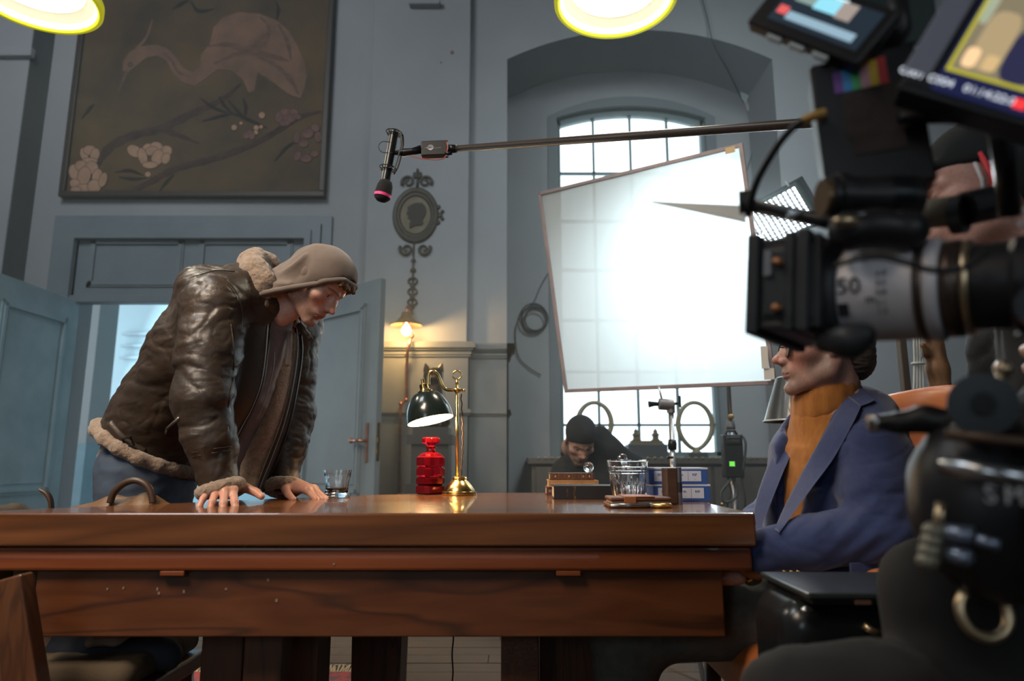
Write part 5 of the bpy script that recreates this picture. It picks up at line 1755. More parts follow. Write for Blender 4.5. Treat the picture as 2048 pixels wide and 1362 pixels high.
def on(V, u, v, lift=0.004, rad=9):
    """point on the near surface of a garment where pixel (u, v) meets it"""
    a, b = proj(V)
    m = (a - u) ** 2 + (b - v) ** 2 < rad * rad
    while not m.any():
        rad *= 1.6
        m = (a - u) ** 2 + (b - v) ** 2 < rad * rad
    return P(u, v, np.percentile(V[m, 1], 8) - lift)
# ------------------------------------------------------------------ the leaning man in the leather jacket
m_skin = skin_mat('skin')
m_leather = mat('dark_brown_leather_jacket', (0.042, 0.028, 0.019), 0.36, col2=(0.025, 0.017, 0.012), scale=9, detail=6, bump=0.22, bscale=110, rough2=0.5, spec=0.5)
m_shear = mat('cream_shearling', (0.30, 0.22, 0.16), 0.95, col2=(0.20, 0.145, 0.105), scale=70, detail=4, bump=1.0, bscale=160, sheen=0.3)
m_hood = mat('taupe_hoodie_cotton', (0.150, 0.113, 0.092), 0.9, col2=(0.132, 0.100, 0.082), scale=40, bump=0.12, bscale=500, sheen=0.25)
m_hoodin = mat('grey_hoodie_front', (0.135, 0.115, 0.118), 0.9, bump=0.12, bscale=500, sheen=0.2)
m_jean = mat('faded_blue_denim', (0.050, 0.075, 0.115), 0.85, col2=(0.035, 0.05, 0.08), scale=12, bump=0.25, bscale=600)
m_zip = mat('zip_metal', (0.26, 0.24, 0.22), 0.45, 0.8)


def nv(p):
    return np.array(tuple(p), float)


yaw, pit = R(-12), R(45)
fwd = Vector((math.cos(yaw) * math.cos(pit), math.sin(yaw) * math.cos(pit), -math.sin(pit)))
Hm = head_matrix((0, 0, 0), fwd, (0, 0.0, 1))
HS = 0.95
eye = Hm.to_3x3() @ (Vector((0.0315, 0.082, -0.0035)) * HS)
hpos = P(657, 592, 1.93) - eye
Hm.translation = hpos
Hm = Hm @ Matrix.Diagonal((HS, HS, HS, 1))

FR = Vector((0.78, -0.16, -0.60)).normalized()          # chest front
hipc, wst, chs, upc = P(303, 905, 2.13), P(350, 815, 2.11), P(440, 690, 2.06), P(500, 618, 2.03)
shN, elN, wrN = P(432, 612, 1.87), P(405, 800, 1.80), P(436, 962, 1.80)
shF, elF, wrF = P(590, 655, 2.21), P(583, 830, 2.20), P(567, 960, 2.12)
neckb = P(527, 598, 2.03)

man = thing('person', 'person in dark leather jacket and taupe hood leaning on the table with both hands', 'person', (P(300, 1000, 2.12).x, 2.12, 0.0))

# jacket shell
f = Field(0.0048, 0.05)
sq = (tuple(FR), 0.74)
f.chain([nv(hipc), nv(wst), nv(chs), nv(upc)], [0.182, 0.180, 0.205, 0.15], 0.05, sq=sq)
f.ell(nv(P(425, 585, 2.03)), (0.09, 0.15, 0.075), k=0.06)
spn = (upc - hipc).normalized()
hemn = Vector((-0.50, 0.05, -0.86)).normalized()
hemc = P(300, 922, 2.0)
f.half(nv(hemc), nv(hemn), 0.004)
trunk = f.mesh()
f.cone(nv(shN), nv(upc), 0.075, 0.11, 0.06)
f.cone(nv(shF), nv(upc), 0.075, 0.11, 0.06)
# front opening: wedge along the chest between the two zips
wt, wbm = P(560, 640, 2.03), P(500, 880, 2.03)
f.cone(nv(wt + FR * 0.02), nv(wbm + FR * 0.08), 0.065, 0.125, 0.012, op='-')
f.cone(nv(wbm + FR * 0.08), nv(wbm + FR * 0.12 + Vector((-0.06, 0, -0.14))), 0.125, 0.15, 0.012, op='-')
f.cone(nv(neckb + Vector((0.035, 0, -0.01))), nv(neckb + Vector((0.09, 0, 0.06))), 0.075, 0.09, 0.01, op='-')
f.chain([nv(shN), nv(shN.lerp(elN, 0.5)), nv(elN), nv(elN.lerp(wrN, 0.5)), nv(wrN)], [0.088, 0.081, 0.073, 0.061, 0.051], 0.035)
f.chain([nv(shF), nv(elF), nv(elF.lerp(wrF, 0.5)), nv(wrF)], [0.085, 0.070, 0.057, 0.048], 0.03)
V, F_ = f.mesh()


def leathery(V, N, amt, seed, stretch=(7, 7, 15)):
    """broad soft folds with a few sharp creases"""
    wv = np.stack([vnoise(V, 9, seed + 11), vnoise(V, 9, seed + 12), vnoise(V, 9, seed + 13)], 1)
    q = (V + 0.035 * wv) * np.array(stretch)
    n1 = vnoise(q, 1.0, seed)
    n2 = vnoise(q * 2.2, 1.0, seed + 1)
    crease = np.clip(1 - np.abs(n1) * 5, 0, 1) ** 2
    crease2 = np.clip(1 - np.abs(n2) * 5, 0, 1) ** 2
    return V + N * (amt * (0.75 * n1 + 0.45 * n2 - 0.33 * crease - 0.20 * crease2))[:, None]


def wrinkle(V, N, amt, aniso, seed):
    W_ = V * np.array(aniso)
    w = ridged(W_, 1.0, seed) * 0.6 + ridged(W_ * 2.1, 1.0, seed + 3) * 0.3
    return V + N * (amt * w)[:, None]


N = vnormals(V, F_)
V = leathery(V, N, 0.0095, 1.0)
V = leathery(V, vnormals(V, F_), 0.0016, 4.0, (24, 24, 40))
jk = obj('leather_jacket', (V, F_), m_leather, man, smooth=True)
JV = V
m_seam = mat('jacket_seam', (0.022, 0.015, 0.011), 0.5)
for pts in (((455, 560), (476, 590), (486, 630), (484, 665)), ((462, 648), (468, 700), (466, 760), (456, 820), (457, 860), (463, 892)), ((384, 906), (410, 901), (440, 896), (463, 893)), ((384, 914), (410, 909), (440, 904), (464, 901)),
            ((392, 552), (430, 541), (470, 543))):
    obj('seam', MB().tube([on(JV, u, v, 0.001, 6) for u, v in [tuple(p)[:2] for p in spline([(a, b, 0) for a, b in pts], 7)]], 0.0016, 6), m_seam, jk, smooth=True)
# near front panel, from under the arm to the zip
zipe = [P(541, 604, 1.965), P(540, 650, 1.952), P(536, 705, 1.945), P(527, 765, 1.94), P(509, 815, 1.935), P(490, 850, 1.93), P(468, 892, 1.925)]
zipl = [P(478, 590, 1.90), P(468, 650, 1.885), P(458, 705, 1.88), P(448, 765, 1.88), P(438, 815, 1.885), P(426, 850, 1.89), P(412, 900, 1.90)]

# hoodie under it
f = Field(0.007, 0.04)
f.chain([nv(hipc), nv(wst), nv(chs), nv(upc)], [0.155, 0.150, 0.165, 0.12], 0.05, sq=(tuple(FR), 0.72))
f.cone(nv(chs + FR * 0.045), nv(P(465, 800, 2.03)), 0.085, 0.09, 0.05)
f.cone(nv(P(530, 640, 2.03)), nv(P(500, 740, 2.02)), 0.075, 0.08, 0.05)
f.chain([nv(P(478, 800, 2.05)), nv(P(470, 900, 2.08)), nv(P(462, 960, 2.10))], [0.09, 0.062, 0.055], 0.05)
f.cone(nv(upc), nv(neckb + Vector((0.02, 0, 0.0))), 0.10, 0.075, 0.04)

V, F_ = f.mesh()
N = vnormals(V, F_)
V = wrinkle(V, N, 0.006, (12, 12, 18), 2.0)
hd = obj('hoodie', (V, F_), m_hoodin, man, smooth=True)

# hanging far front flap, leather outside and shearling inside
flap_l = [P(566, 660, 2.06), P(556, 700, 2.05), P(548, 780, 2.04), P(520, 850, 2.03), P(492, 905, 2.03), P(480, 950, 2.03), P(497, 984, 2.03)]
flap_r = [P(598, 650, 2.10), P(603, 700, 2.10), P(594, 770, 2.09), P(578, 845, 2.08), P(556, 910, 2.07), P(535, 960, 2.06), P(522, 986, 2.05)]


def sheet(l, r, off, th, n=7, bulge=0.014):
    L_, R_ = spline(l, 6), spline(r, 6)
    v, fc = [], []
    m = len(L_)
    for a, b in zip(L_, R_):
        for j in range(n):
            t = j / (n - 1)
            p = a.lerp(b, t) + off + Vector((0, -bulge * math.sin(math.pi * t), 0))
            v.append(tuple(p))
    k = len(v)
    v += [(x, y + th, z) for x, y, z in v]
    for i in range(m - 1):
        for j in range(n - 1):
            a = i * n + j
            fc.append((a, a + 1, a + n + 1, a + n))
            fc.append((k + a, k + a + n, k + a + n + 1, k + a + 1))
    for i in range(m - 1):
        for j in (0, n - 1):
            a = i * n + j
            fc.append((a, a + n, k + a + n, k + a))
    for i in (0, m - 1):
        for j in range(n - 1):
            a = i * n + j
            fc.append((a, k + a, k + a + 1, a + 1))
    return np.array(v), fc


def soft_sheet(name, l, r, off, th, m, par, bulge, seed, amt=0.006):
    Vs, Fs = sheet(l, r, off, th, 15, bulge)
    Vs[:, 1] -= amt * vnoise(Vs * np.array((20, 5, 9)), 1.0, seed)
    return obj(name, (Vs, Fs), m, par, smooth=True)


soft_sheet('front_panel', zipl, zipe, Vector((0, 0, 0)), 0.010, m_leather, jk, 0.03, 3.0)
obj('zip', MB().tube([p + Vector((-0.003, -0.008, 0)) for p in spline(zipe, 6)], 0.002, 6), m_zip, jk, smooth=True)
inner_r = [p.lerp(q, 0.72) for p, q in zip(flap_l, flap_r)]
Vs, Fs = sheet(flap_l, inner_r, Vector((0, -0.004, 0)), 0.012)
Vs[:, 1] -= 0.006 * np.abs(vnoise(Vs, 70))
obj('shearling_lining', (Vs, Fs), m_shear, jk, smooth=True)
Vs, Fs = sheet(flap_l, flap_r, Vector((0, 0.010, 0)), 0.010)
obj('front_flap', (Vs, Fs), m_leather, jk, smooth=True)
obj('zip', MB().tube([p + Vector((0, -0.006, 0)) for p in spline([a.lerp(b, 0.86) for a, b in zip(flap_l, flap_r)], 5)], 0.0018, 6).ball(P(519, 982, 2.03), 0.006, 6), m_zip, jk, smooth=True)
# hoodie zip and drawstring
obj('zip', MB().tube(spline([P(557, 665, 2.0), P(549, 700, 1.985), P(546, 740, 1.975), P(530, 800, 1.965), P(512, 840, 1.96)], 6), 0.0016, 6), m_zip, hd, smooth=True)
obj('drawstring', MB().tube(spline([P(578, 662, 2.02), P(577, 700, 2.02), P(574, 732, 2.02)], 5), 0.0065, 8), m_hoodin, hd, smooth=True)
# collar straps at the throat
for dv in (0, 9):
    obj('collar_strap', MB().cbox((0, 0, 0), (0.075, 0.008, 0.017), frame_m(P(612 + dv * 0.7, 661 + dv, 2.02), Vector((0.72, 0, -0.70)), Vector((0, 1, 0)))) if False else
        MB().tube([P(598 + dv * .4, 650 + dv, 2.03), P(608 + dv * .4, 661 + dv, 2.02), P(617 + dv * .6, 673 + dv * .6, 2.01)], [0.010, 0.010, 0.008], 8), m_leather, jk, smooth=True)


def fuzz(V, F_, amt, sc, seed=0):
    N = vnormals(V, F_)
    return V + N * (amt * (0.6 * vnoise(V, sc, seed) + 0.4 * vnoise(V, sc * 2.3, seed + 1)))[:, None]


# shearling collar
f = Field(0.0045, 0.02)
f.chain([nv(P(544, 585, 1.94)), nv(P(528, 567, 1.925)), nv(P(510, 545, 1.935)), nv(P(503, 526, 1.99)), nv(P(512, 518, 2.05)), nv(P(535, 528, 2.10)), nv(P(563, 560, 2.13)), nv(P(583, 610, 2.12))],
        [0.020, 0.034, 0.040, 0.036, 0.032, 0.032, 0.032, 0.025], 0.02)
f.cone(nv(P(519, 562, 1.925)), nv(P(531, 606, 1.925)), 0.034, 0.013, 0.02)
f.cone(nv(P(505, 540, 1.95)), nv(P(520, 580, 1.92)), 0.030, 0.026, 0.02)
f.cone(nv(P(583, 610, 2.12)), nv(P(592, 648, 2.08)), 0.025, 0.012, 0.02)
V, F_ = f.mesh()
obj('shearling_collar', (fuzz(V, F_, 0.0045, 90), F_), m_shear, jk, smooth=True)

# hem band round the trunk, cuffs
f = Field(0.005, 0.01)
TV = trunk[0]
cen = nv(hipc) + nv(spn) * (((nv(hemc) - nv(hipc)) @ nv(hemn)) / (nv(spn) @ nv(hemn)))
nearp = TV[np.abs((TV - nv(hemc)) @ nv(hemn)) < 0.012]
ex = Vector((0, 1, 0)).cross(hemn).normalized()
ang = np.arctan2((nearp - cen)[:, 1], (nearp - cen) @ nv(ex))
rad = np.linalg.norm(nearp - cen, axis=1)
ring = []
for i in range(20):
    a0 = -math.pi + 2 * math.pi * i / 20
    w_ = np.abs((ang - a0 + math.pi) % (2 * math.pi) - math.pi) < 0.2
    rr = rad[w_].max() if w_.any() else 0.17
    ring.append(cen + nv(ex) * rr * 0.985 * math.cos(a0) + np.array((0, 1, 0)) * rr * 0.985 * math.sin(a0) + nv(hemn) * 0.006)
ring.append(ring[0])
f.chain(ring, [0.020] * 21, 0.01)
V, F_ = f.mesh()
obj('shearling_hem', (fuzz(V, F_, 0.004, 100), F_), m_shear, jk, smooth=True)
for w_, e_, c_, rr in ((wrN, elN, P(441, 976, 1.80), 0.044), (wrF, elF, P(566, 975, 2.10), 0.041)):
    f = Field(0.004, 0.012)
    dirw = (c_ - e_).normalized()
    Mw = along(c_, c_ + dirw)
    ring = [Mw @ Vector((rr * math.cos(a), rr * math.sin(a), 0)) for a in np.linspace(0, 2 * math.pi, 15)]
    f.chain([nv(p) for p in ring], [0.0155] * 15, 0.012)
    V, F_ = f.mesh()
    obj('shearling_cuff', (fuzz(V, F_, 0.004, 100), F_), m_shear, jk, smooth=True)

# side belt, buckle, pocket zip, seams
m_lth2 = mat('jacket_strap_leather', (0.045, 0.030, 0.021), 0.35, bump=0.2, bscale=80)
obj('side_belt', MB().tube([on(JV, u, v, -0.010) for u, v in [tuple(p)[:2] for p in spline([(222, 848, 0), (240, 868, 0), (262, 888, 0), (288, 903, 0)], 5)]], [0.017] * 16, 8), m_lth2, jk, smooth=True)
bk = obj('buckle', MB().torus((0, 0, 0), 0.018, 0.0028, Matrix.Translation(on(JV, 256, 884, 0.010)) @ Matrix.Rotation(R(-65), 4, 'X') @ Matrix.Rotation(R(30), 4, 'Z'), 4, 6), m_alu, jk)
pz = [on(JV, 333, 858, 0.0), on(JV, 346, 846, 0.0), on(JV, 358, 836, 0.0)]
obj('pocket_zip', MB().tube(pz, 0.0035, 6), m_zip, jk, smooth=True)
obj('zip_pull', MB().tube([on(JV, 334, 856, 0.002), on(JV, 331, 869, 0.002)], 0.003, 6), m_zip, jk, smooth=True)

# hood
f = Field(0.0040, 0.03)
f.ell((0, -0.004, 0.032), (0.087, 0.096, 0.084), k=0.03)
f.ell((0, 0.022, 0.045), (0.078, 0.079, 0.070), k=0.03)
f.cone((0, -0.040, -0.005), (0, -0.080, -0.10), 0.068, 0.062, 0.04)
f.cone((0.048, -0.02, -0.05), (0.045, -0.060, -0.13), 0.044, 0.046, 0.03)
f.cone((-0.048, -0.02, -0.05), (-0.045, -0.060, -0.13), 0.044, 0.046, 0.03)
f.ell((0, -0.003, 0.030), (0.079, 0.089, 0.077), k=0.006, op='-')
f.ell((0, 0.040, 0.028), (0.071, 0.070, 0.072), k=0.006, op='-')
f.cone((0, 0.06, -0.02), (0, -0.02, -0.12), 0.074, 0.060, 0.006, op='-')
f.half((0, 0.046, 0.005), (0, 0.826, -0.563), 0.006)
V, F_ = f.mesh()
N = vnormals(V, F_)
Hi = Hm.inverted()


def crease(V, N, pts, amp, sig, yd):
    """ridge (amp > 0) or valley (amp < 0) along a curve lying on the near side of the cloth"""
    out = V
    d = np.full(len(V), 9.0)
    for p in spline([Hi @ P(u, v, yd) for u, v in pts], 6):
        dd = np.sqrt((((V - np.array(p)) * np.array((0.35, 1, 1))) ** 2).sum(1))
        d = np.minimum(d, dd)
    return V + N * (amp * np.exp(-(d / sig) ** 2) * sstep(0.0, 0.04, V[:, 0]) * sstep(0.025, -0.015, V[:, 1] * 0.6 + V[:, 2] * 0.4))[:, None]


V = crease(V, N, [(533, 533), (552, 540), (575, 538), (596, 526), (613, 514)], 0.009, 0.010, 1.90)
V = crease(V, N, [(533, 546), (556, 556), (585, 556), (612, 544), (635, 528)], -0.008, 0.020, 1.90)
V = crease(V, N, [(536, 561), (556, 566), (580, 568)], 0.006, 0.008, 1.90)
V = crease(V, N, [(560, 525), (590, 512), (615, 496)], -0.004, 0.012, 1.93)
V = V + N * (0.003 * vnoise(V, 20))[:, None]
ho = obj('hood', (xform(V, Hm), F_), m_hood, man, smooth=True)
# stitched hem of the hood: a soft tube along the cut edge
pn = np.array((0, 0.826, -0.563))
cpl = np.array((0, 0.046, 0.005))
near = V[np.abs((V - cpl) @ pn) < 0.004]
e1, e2 = np.array((1.0, 0, 0)), np.cross(pn, (1.0, 0, 0))
c0_ = np.array((0, 0.046, 0.005)) - e2 * 0.0
up_ = e2 if e2[2] > 0 else -e2
pa, pr = np.arctan2((near - c0_) @ up_, (near - c0_) @ e1), np.linalg.norm(near - c0_, axis=1)
pts = []
for i in range(29):
    a0 = R(-72) + R(324) * i / 28
    w_ = np.abs((pa - a0 + math.pi) % (2 * math.pi) - math.pi) < 0.10
    if w_.any():
        rr = pr[w_].max() - 0.004
        pts.append(Vector(c0_ + (e1 * math.cos(a0) + up_ * math.sin(a0)) * rr + pn * 0.001))
obj('hood_hem', MB().tube([Hm @ p for p in spline(pts, 3)], 0.0085, 8), m_hood, ho, smooth=True)
# hair under the hood rim
f = Field(0.0026, 0.008)
rng = np.random.RandomState(3)
for i in range(64):
    a = rng.uniform(-0.8, 0.8)
    x = 0.052 * math.sin(a)
    y = 0.052 + 0.018 * math.cos(a)
    l = rng.uniform(0.6, 1.2)
    j1, j2, j3 = rng.uniform(-.007, .007), rng.uniform(-.010, .010), rng.uniform(-.006, .006)
    f.chain([(x, y - 0.03, 0.066), (x * 1.1, y + 0.008 * l, 0.068 + j3), (x * 1.15 + j1, y + 0.022 * l, 0.062 + j3), (x * 1.15 + j2, y + 0.030 * l + j3, 0.052 + j1 * 0.9), (x * 1.1 + j2 * 1.8, y + 0.026 * l + j1, 0.044 + j3)], [0.007, 0.0055, 0.0042, 0.003, 0.0016], 0.0018)
V, F_ = f.mesh()
N = vnormals(V, F_)
V = V + N * (0.0012 * ridged(V * np.array((300, 60, 60)), 1.0))[:, None]
obj('hair', (xform(V, Hm), F_), mat('brown_hair', (0.26, 0.155, 0.08), 0.7, col2=(0.07, 0.04, 0.02), scale=90, bump=0.4, bscale=300, stretch=(4, 1, 1)), man, smooth=True)

# body: head, hands and the trunk, arms and legs under the clothes, one mesh
Vh, Fh = head_mesh(0.0025, jaw=0.98, neck=((0, -0.035, -0.05), (0, -0.085, -0.20)), ears=False, shut=0.1, cran=0.93)
ch = head_colors(Vh, (0.62, 0.375, 0.295), stubble=((0.20, 0.115, 0.075), 0.50), iris=(0.07, 0.09, 0.07), brow=(0.16, 0.09, 0.05))
for lx, ly, lz, r_ in ((0.072, 0.030, 0.014, 0.0022), (0.070, 0.026, -0.03, 0.0014), (0.052, -0.01, -0.115, 0.0016)):
    w = blob(Vh, (lx, ly, lz), (0.02, r_ * 1.3, r_ * 1.3))
    ch = ch * (1 - 0.8 * w[:, None]) + 0.8 * w[:, None] * np.array((0.08, 0.03, 0.02))
# right (near) hand lies flat, fingers towards the camera and a little right
hN = hand_mesh(-1, [(0.42, 0.30, 0.12), (0.42, 0.34, 0.14), (0.42, 0.34, 0.14), (0.40, 0.32, 0.12)], 1.35, thumb=(0.95, 0.3))
wc = P(449, 972, 1.845)
wc.z = TZ + 0.060
MhN = frame_m(wc, Vector((-0.93, -0.30, 0.0)), Vector((0.30, -0.93, -0.30)))
hF = hand_mesh(1, [(0.36, 0.32, 0.16), (0.36, 0.36, 0.18), (0.38, 0.36, 0.18), (0.40, 0.36, 0.18)], 1.1, thumb=(0.7, 0.3))
wc2 = P(572, 974, 2.10)
wc2.z = TZ + 0.047
MhF = frame_m(wc2, Vector((-0.25, -0.96, 0.0)), Vector((0.94, -0.25, -0.28)))
# palm faces down: local z must point up
f = Field(0.014, 0.05)
knN, knF = Vector((hipc.x + 0.02, 2.02, 0.48)), Vector((hipc.x - 0.02, 2.24, 0.48))
anN, anF = Vector((hipc.x - 0.05, 2.00, 0.09)), Vector((hipc.x - 0.08, 2.26, 0.09))
f.chain([nv(hipc), nv(wst), nv(chs), nv(upc)], [0.11, 0.115, 0.13, 0.09], 0.05, sq=(tuple(FR), 0.75))
f.cone(nv(upc), nv(Hm @ Vector((0, -0.06, -0.12))), 0.06, 0.055, 0.03)
for a, b, c_ in ((shN, elN, wrN), (shF, elF, wrF)):
    f.chain([nv(a), nv(b), nv(c_)], [0.055, 0.042, 0.030], 0.04)
for hp_, kn, an in ((hipc + Vector((0.0, -0.09, -0.04)), knN, anN), (hipc + Vector((0, 0.09, -0.04)), knF, anF)):
    f.chain([nv(hp_), nv(kn), nv(an)], [0.075, 0.055, 0.04], 0.05)
Vb, Fb = f.mesh()
Vbody, Fbody = joinm((xform(Vh, Hm), Fh), (xform(hN[0], MhN), hN[1]), (xform(hF[0], MhF), hF[1]), (Vb, Fb))


def hand_cols(V, F_, base):
    N = vnormals(V, F_)
    c = np.tile(np.array(base), (len(V), 1))
    w = np.clip(0.5 + 1.4 * vnoise(V, 45), 0, 1) * 0.4
    return c * (1 - w[:, None]) + w[:, None] * np.array(base) * np.array((1.02, 0.70, 0.64))


sk = (0.54, 0.30, 0.22)
cols = np.concatenate([ch, hand_cols(hN[0], hN[1], sk), hand_cols(hF[0], hF[1], sk), np.tile(np.array(sk), (len(Vb), 1))])
obj('body', (Vbody, Fbody), m_skin, man, smooth=True, cols=cols)

# jeans and boots
f = Field(0.008, 0.05)
f.cone(nv(hipc + Vector((0.02, 0, 0.03))), nv(hipc + Vector((0.0, 0, -0.05))), 0.140, 0.150, 0.05, sq=((1, 0, 0), 0.80))
for hp_, kn, an in ((hipc + Vector((0.0, -0.085, -0.06)), knN, anN), (hipc + Vector((0, 0.085, -0.06)), knF, anF)):
    f.chain([nv(hp_), nv(kn), nv(an)], [0.098, 0.075, 0.06], 0.05)
V, F_ = f.mesh()
N = vnormals(V, F_)
obj('jeans', (wrinkle(V, N, 0.005, (10, 10, 20), 8.0), F_), m_jean, man, smooth=True)
m_boot = mat('black_boot_leather', (0.02, 0.017, 0.015), 0.4)
for an in (anN, anF):
    f = Field(0.007, 0.03)
    f.cone(nv(an) + (0, 0, 0.02), nv(an) + (0, 0, -0.03), 0.05, 0.045)
    f.cone(nv(an) + (0.0, 0, -0.035), nv(an) + (0.15, -0.02, -0.045), 0.042, 0.034, 0.03)
    f.half((0, 0, 0.0125), (0, 0, -1))
    obj('boot', f.mesh(), m_boot, man, smooth=True)
# ------------------------------------------------------------------ armchair at the table's end
m_orange = mat('burnt_orange_leather', (0.50, 0.155, 0.045), 0.42, col2=(0.42, 0.12, 0.035), scale=5, bump=0.12, bscale=120)
m_dwood = mat('dark_walnut', (0.06, 0.03, 0.018), 0.4)
ch_ = thing('armchair', 'burnt orange leather tub armchair holding the blazered sitter', 'chair', (0.95, 1.75, 0))
f = Field(0.010, 0.04)
f.rbox((0.84, 1.76, 0.40), (0.34, 0.30, 0.075), 0.06)
obj('seat', f.mesh(), m_orange, ch_, smooth=True)
f = Field(0.010, 0.05)
bk_pts = [P(1700, 815, 2.16), P(1780, 790, 2.14), P(1880, 772, 2.06), P(1960, 775, 1.92), P(2020, 800, 1.75)]
for p in spline(bk_pts, 3):
    f.cone((p.x, p.y, p.z - 0.045), (p.x - 0.05, p.y, 0.44), 0.045, 0.05, 0.03)
V, F_ = f.mesh()
obj('backrest', (V, F_), m_orange, ch_, smooth=True)
f = Field(0.009, 0.03)
f.chain([nv(P(1705, 1212, 1.40)), nv(P(1770, 1192, 1.40)), nv(P(1850, 1182, 1.42)), nv(P(1960, 1188, 1.46))], [0.035, 0.045, 0.045, 0.045], 0.03)
f.chain([nv(P(1720, 1265, 1.41)), nv(P(1850, 1255, 1.43)), nv(P(1960, 1260, 1.47))], [0.04, 0.045, 0.045], 0.04)
obj('armrest', f.mesh(), m_orange, ch_, smooth=True)
for x, y in ((0.56, 1.50), (0.56, 2.02), (1.12, 1.50), (1.12, 2.02)):
    obj('leg', MB().tube([(x, y, 0.34), (x + (0.03 if x > 0.8 else -0.03), y, 0.0)], [0.024, 0.016], 10), m_dwood, ch_, smooth=True)

# ------------------------------------------------------------------ the sitter: navy blazer, rust turtleneck
m_navy = mat('navy_wool_blazer', (0.036, 0.053, 0.150), 0.9, col2=(0.030, 0.043, 0.120), scale=60, bump=0.2, bscale=700, sheen=0.3)
m_rust = mat('rust_orange_knit', (0.44, 0.165, 0.030), 0.9, col2=(0.36, 0.13, 0.024), scale=30, bump=0.35, bscale=350, stretch=(3, 3, 1), sheen=0.2)
m_trou = mat('dark_olive_trousers', (0.105, 0.102, 0.088), 0.9, col2=(0.080, 0.077, 0.068), scale=40, bump=0.15, bscale=600)
yaw, pit = R(180 - 9), R(-2)
fw2 = Vector((math.cos(yaw) * math.cos(pit), math.sin(yaw) * math.cos(pit), -math.sin(pit)))
H2 = head_matrix((0, 0, 0), fw2, (0, 0, 1))
hp2 = P(1545, 722, 1.69) - H2.to_3x3() @ Vector((0, 0.122, -0.036))
H2.translation = hp2

sit = thing('person', 'person in navy blazer and rust turtleneck sitting at the table end', 'person', (0.85, 1.74, 0.47))
FR2 = Vector((-0.97, 0.10, 0.10)).normalized()
hp_, ws2, cs2, up2 = Vector((0.80, 1.74, 0.60)), Vector((0.79, 1.735, 0.72)), Vector((0.82, 1.73, 0.855)), Vector((0.85, 1.73, 0.945))
sN, eN, wN = P(1748, 905, 1.54), P(1765, 1062, 1.48), P(1522, 1103, 1.56)
sF, eF, wF = Vector((0.83, 1.93, 0.915)), Vector((0.76, 2.00, 0.72)), Vector((0.55, 1.80, 0.66))
# turtleneck and trunk
f = Field(0.0055, 0.04)
f.chain([nv(hp_), nv(ws2), nv(cs2), nv(up2)], [0.165, 0.165, 0.17, 0.10], 0.05, sq=(tuple(FR2), 0.80))
nb, nt_ = P(1650, 845, 1.70), P(1651, 777, 1.695)
f.cone(nv(nb), nv(nb.lerp(nt_, 0.62)), 0.078, 0.072, 0.03)
V, F_ = f.mesh()
N = vnormals(V, F_)
V = wrinkle(V, N, 0.003, (14, 14, 22), 9.0)
tn = obj('turtleneck', (V, F_), m_rust, sit, smooth=True)
f = Field(0.0045, 0.012)
axn = (nt_ - nb).normalized()
tlt = (axn + Vector((0.06, 0, 0))).normalized()
for s_, rr, tr in ((0.40, 0.066, 0.017), (0.62, 0.0655, 0.017), (0.84, 0.066, 0.016), (1.0, 0.066, 0.012)):
    c_ = nb.lerp(nt_, s_)
    Mw = along(c_, c_ + Vector((-0.38, 0, 1)).normalized())
    ring = [Mw @ Vector((rr * math.cos(a), rr * 0.98 * math.sin(a), 0)) for a in np.linspace(0, 2 * math.pi, 17)]
    f.chain([nv(p) for p in ring], [tr] * 17, 0.012)
obj('rolled_collar', f.mesh(), m_rust, tn, smooth=True)

# blazer
f = Field(0.0052, 0.05)
f.chain([nv(hp_ + Vector((0.02, 0, -0.06))), nv(ws2), nv(cs2), nv(up2)], [0.195, 0.183, 0.188, 0.105], 0.05, sq=(tuple(FR2), 0.84))
f.cone(nv(sN), nv(up2 + Vector((0.01, -0.06, 0.02))), 0.066, 0.055, 0.06)
f.cone(nv(sF), nv(up2 + Vector((0.01, 0.06, 0.02))), 0.066, 0.055, 0.06)
# opening between the lapel edges
N1, N2, F1, F2 = nv(P(1692, 782, 1.63)), nv(P(1547, 1068, 1.56)), nv(P(1606, 830, 1.73)), nv(P(1512, 1085, 1.66))
nA = np.cross(N2 - N1, (0.8, 0.6, 0.0))
nA *= -np.sign(nA[1]) / np.linalg.norm(nA)
nB = np.cross(F2 - F1, (1.0, 0.0, 0.0))
nB *= np.sign(nB[1]) / np.linalg.norm(nB)


def open_front(p):
    return np.maximum.reduce([(p - N1) @ nA, (p - F1) @ nB, p[..., 0] - 0.79 - 0.25 * (p[..., 2] - 0.85)])


f.custom(open_front, (0.4, 1.4, 0.4), (1.0, 2.0, 1.1), 0.008, '-')
f.cone(nv(nb + Vector((-0.02, 0, 0.0))), nv(nt_ + Vector((-0.02, 0, 0.06))), 0.080, 0.085, 0.008, op='-')
f.cone((0.76, 1.655, 0.62), (0.82, 1.65, 0.555), 0.115, 0.135, 0.04)
f.half((0, 0, 0.50), (0, 0, -1))
f.chain([nv(sN), nv(sN.lerp(eN, 0.5)), nv(eN), nv(eN.lerp(wN, 0.55)), nv(wN)], [0.074, 0.074, 0.066, 0.057, 0.048], 0.022)
f.chain([nv(sF), nv(eF), nv(wF)], [0.074, 0.062, 0.048], 0.03)
V, F_ = f.mesh()
N = vnormals(V, F_)
V = leathery(V, N, 0.0085, 21.0, (5, 5, 10))
dl = np.linalg.norm(V - nv(eN.lerp(wN, 0.12)), axis=1)
V = V + N * (0.005 * np.exp(-(dl / 0.08) ** 2) * np.sin((V[:, 0] - V[:, 2]) * 130))[:, None]
bz = obj('blazer', (V, F_), m_navy, sit, smooth=True)
BV = V


def lapel(name, pts_l, pts_r, m, par, bulge=0.003, th=0.007):
    Vs, Fs = sheet(pts_l, pts_r, Vector((0, 0, 0)), th, 7, bulge)
    return obj(name, (Vs, Fs), m, par, smooth=True)


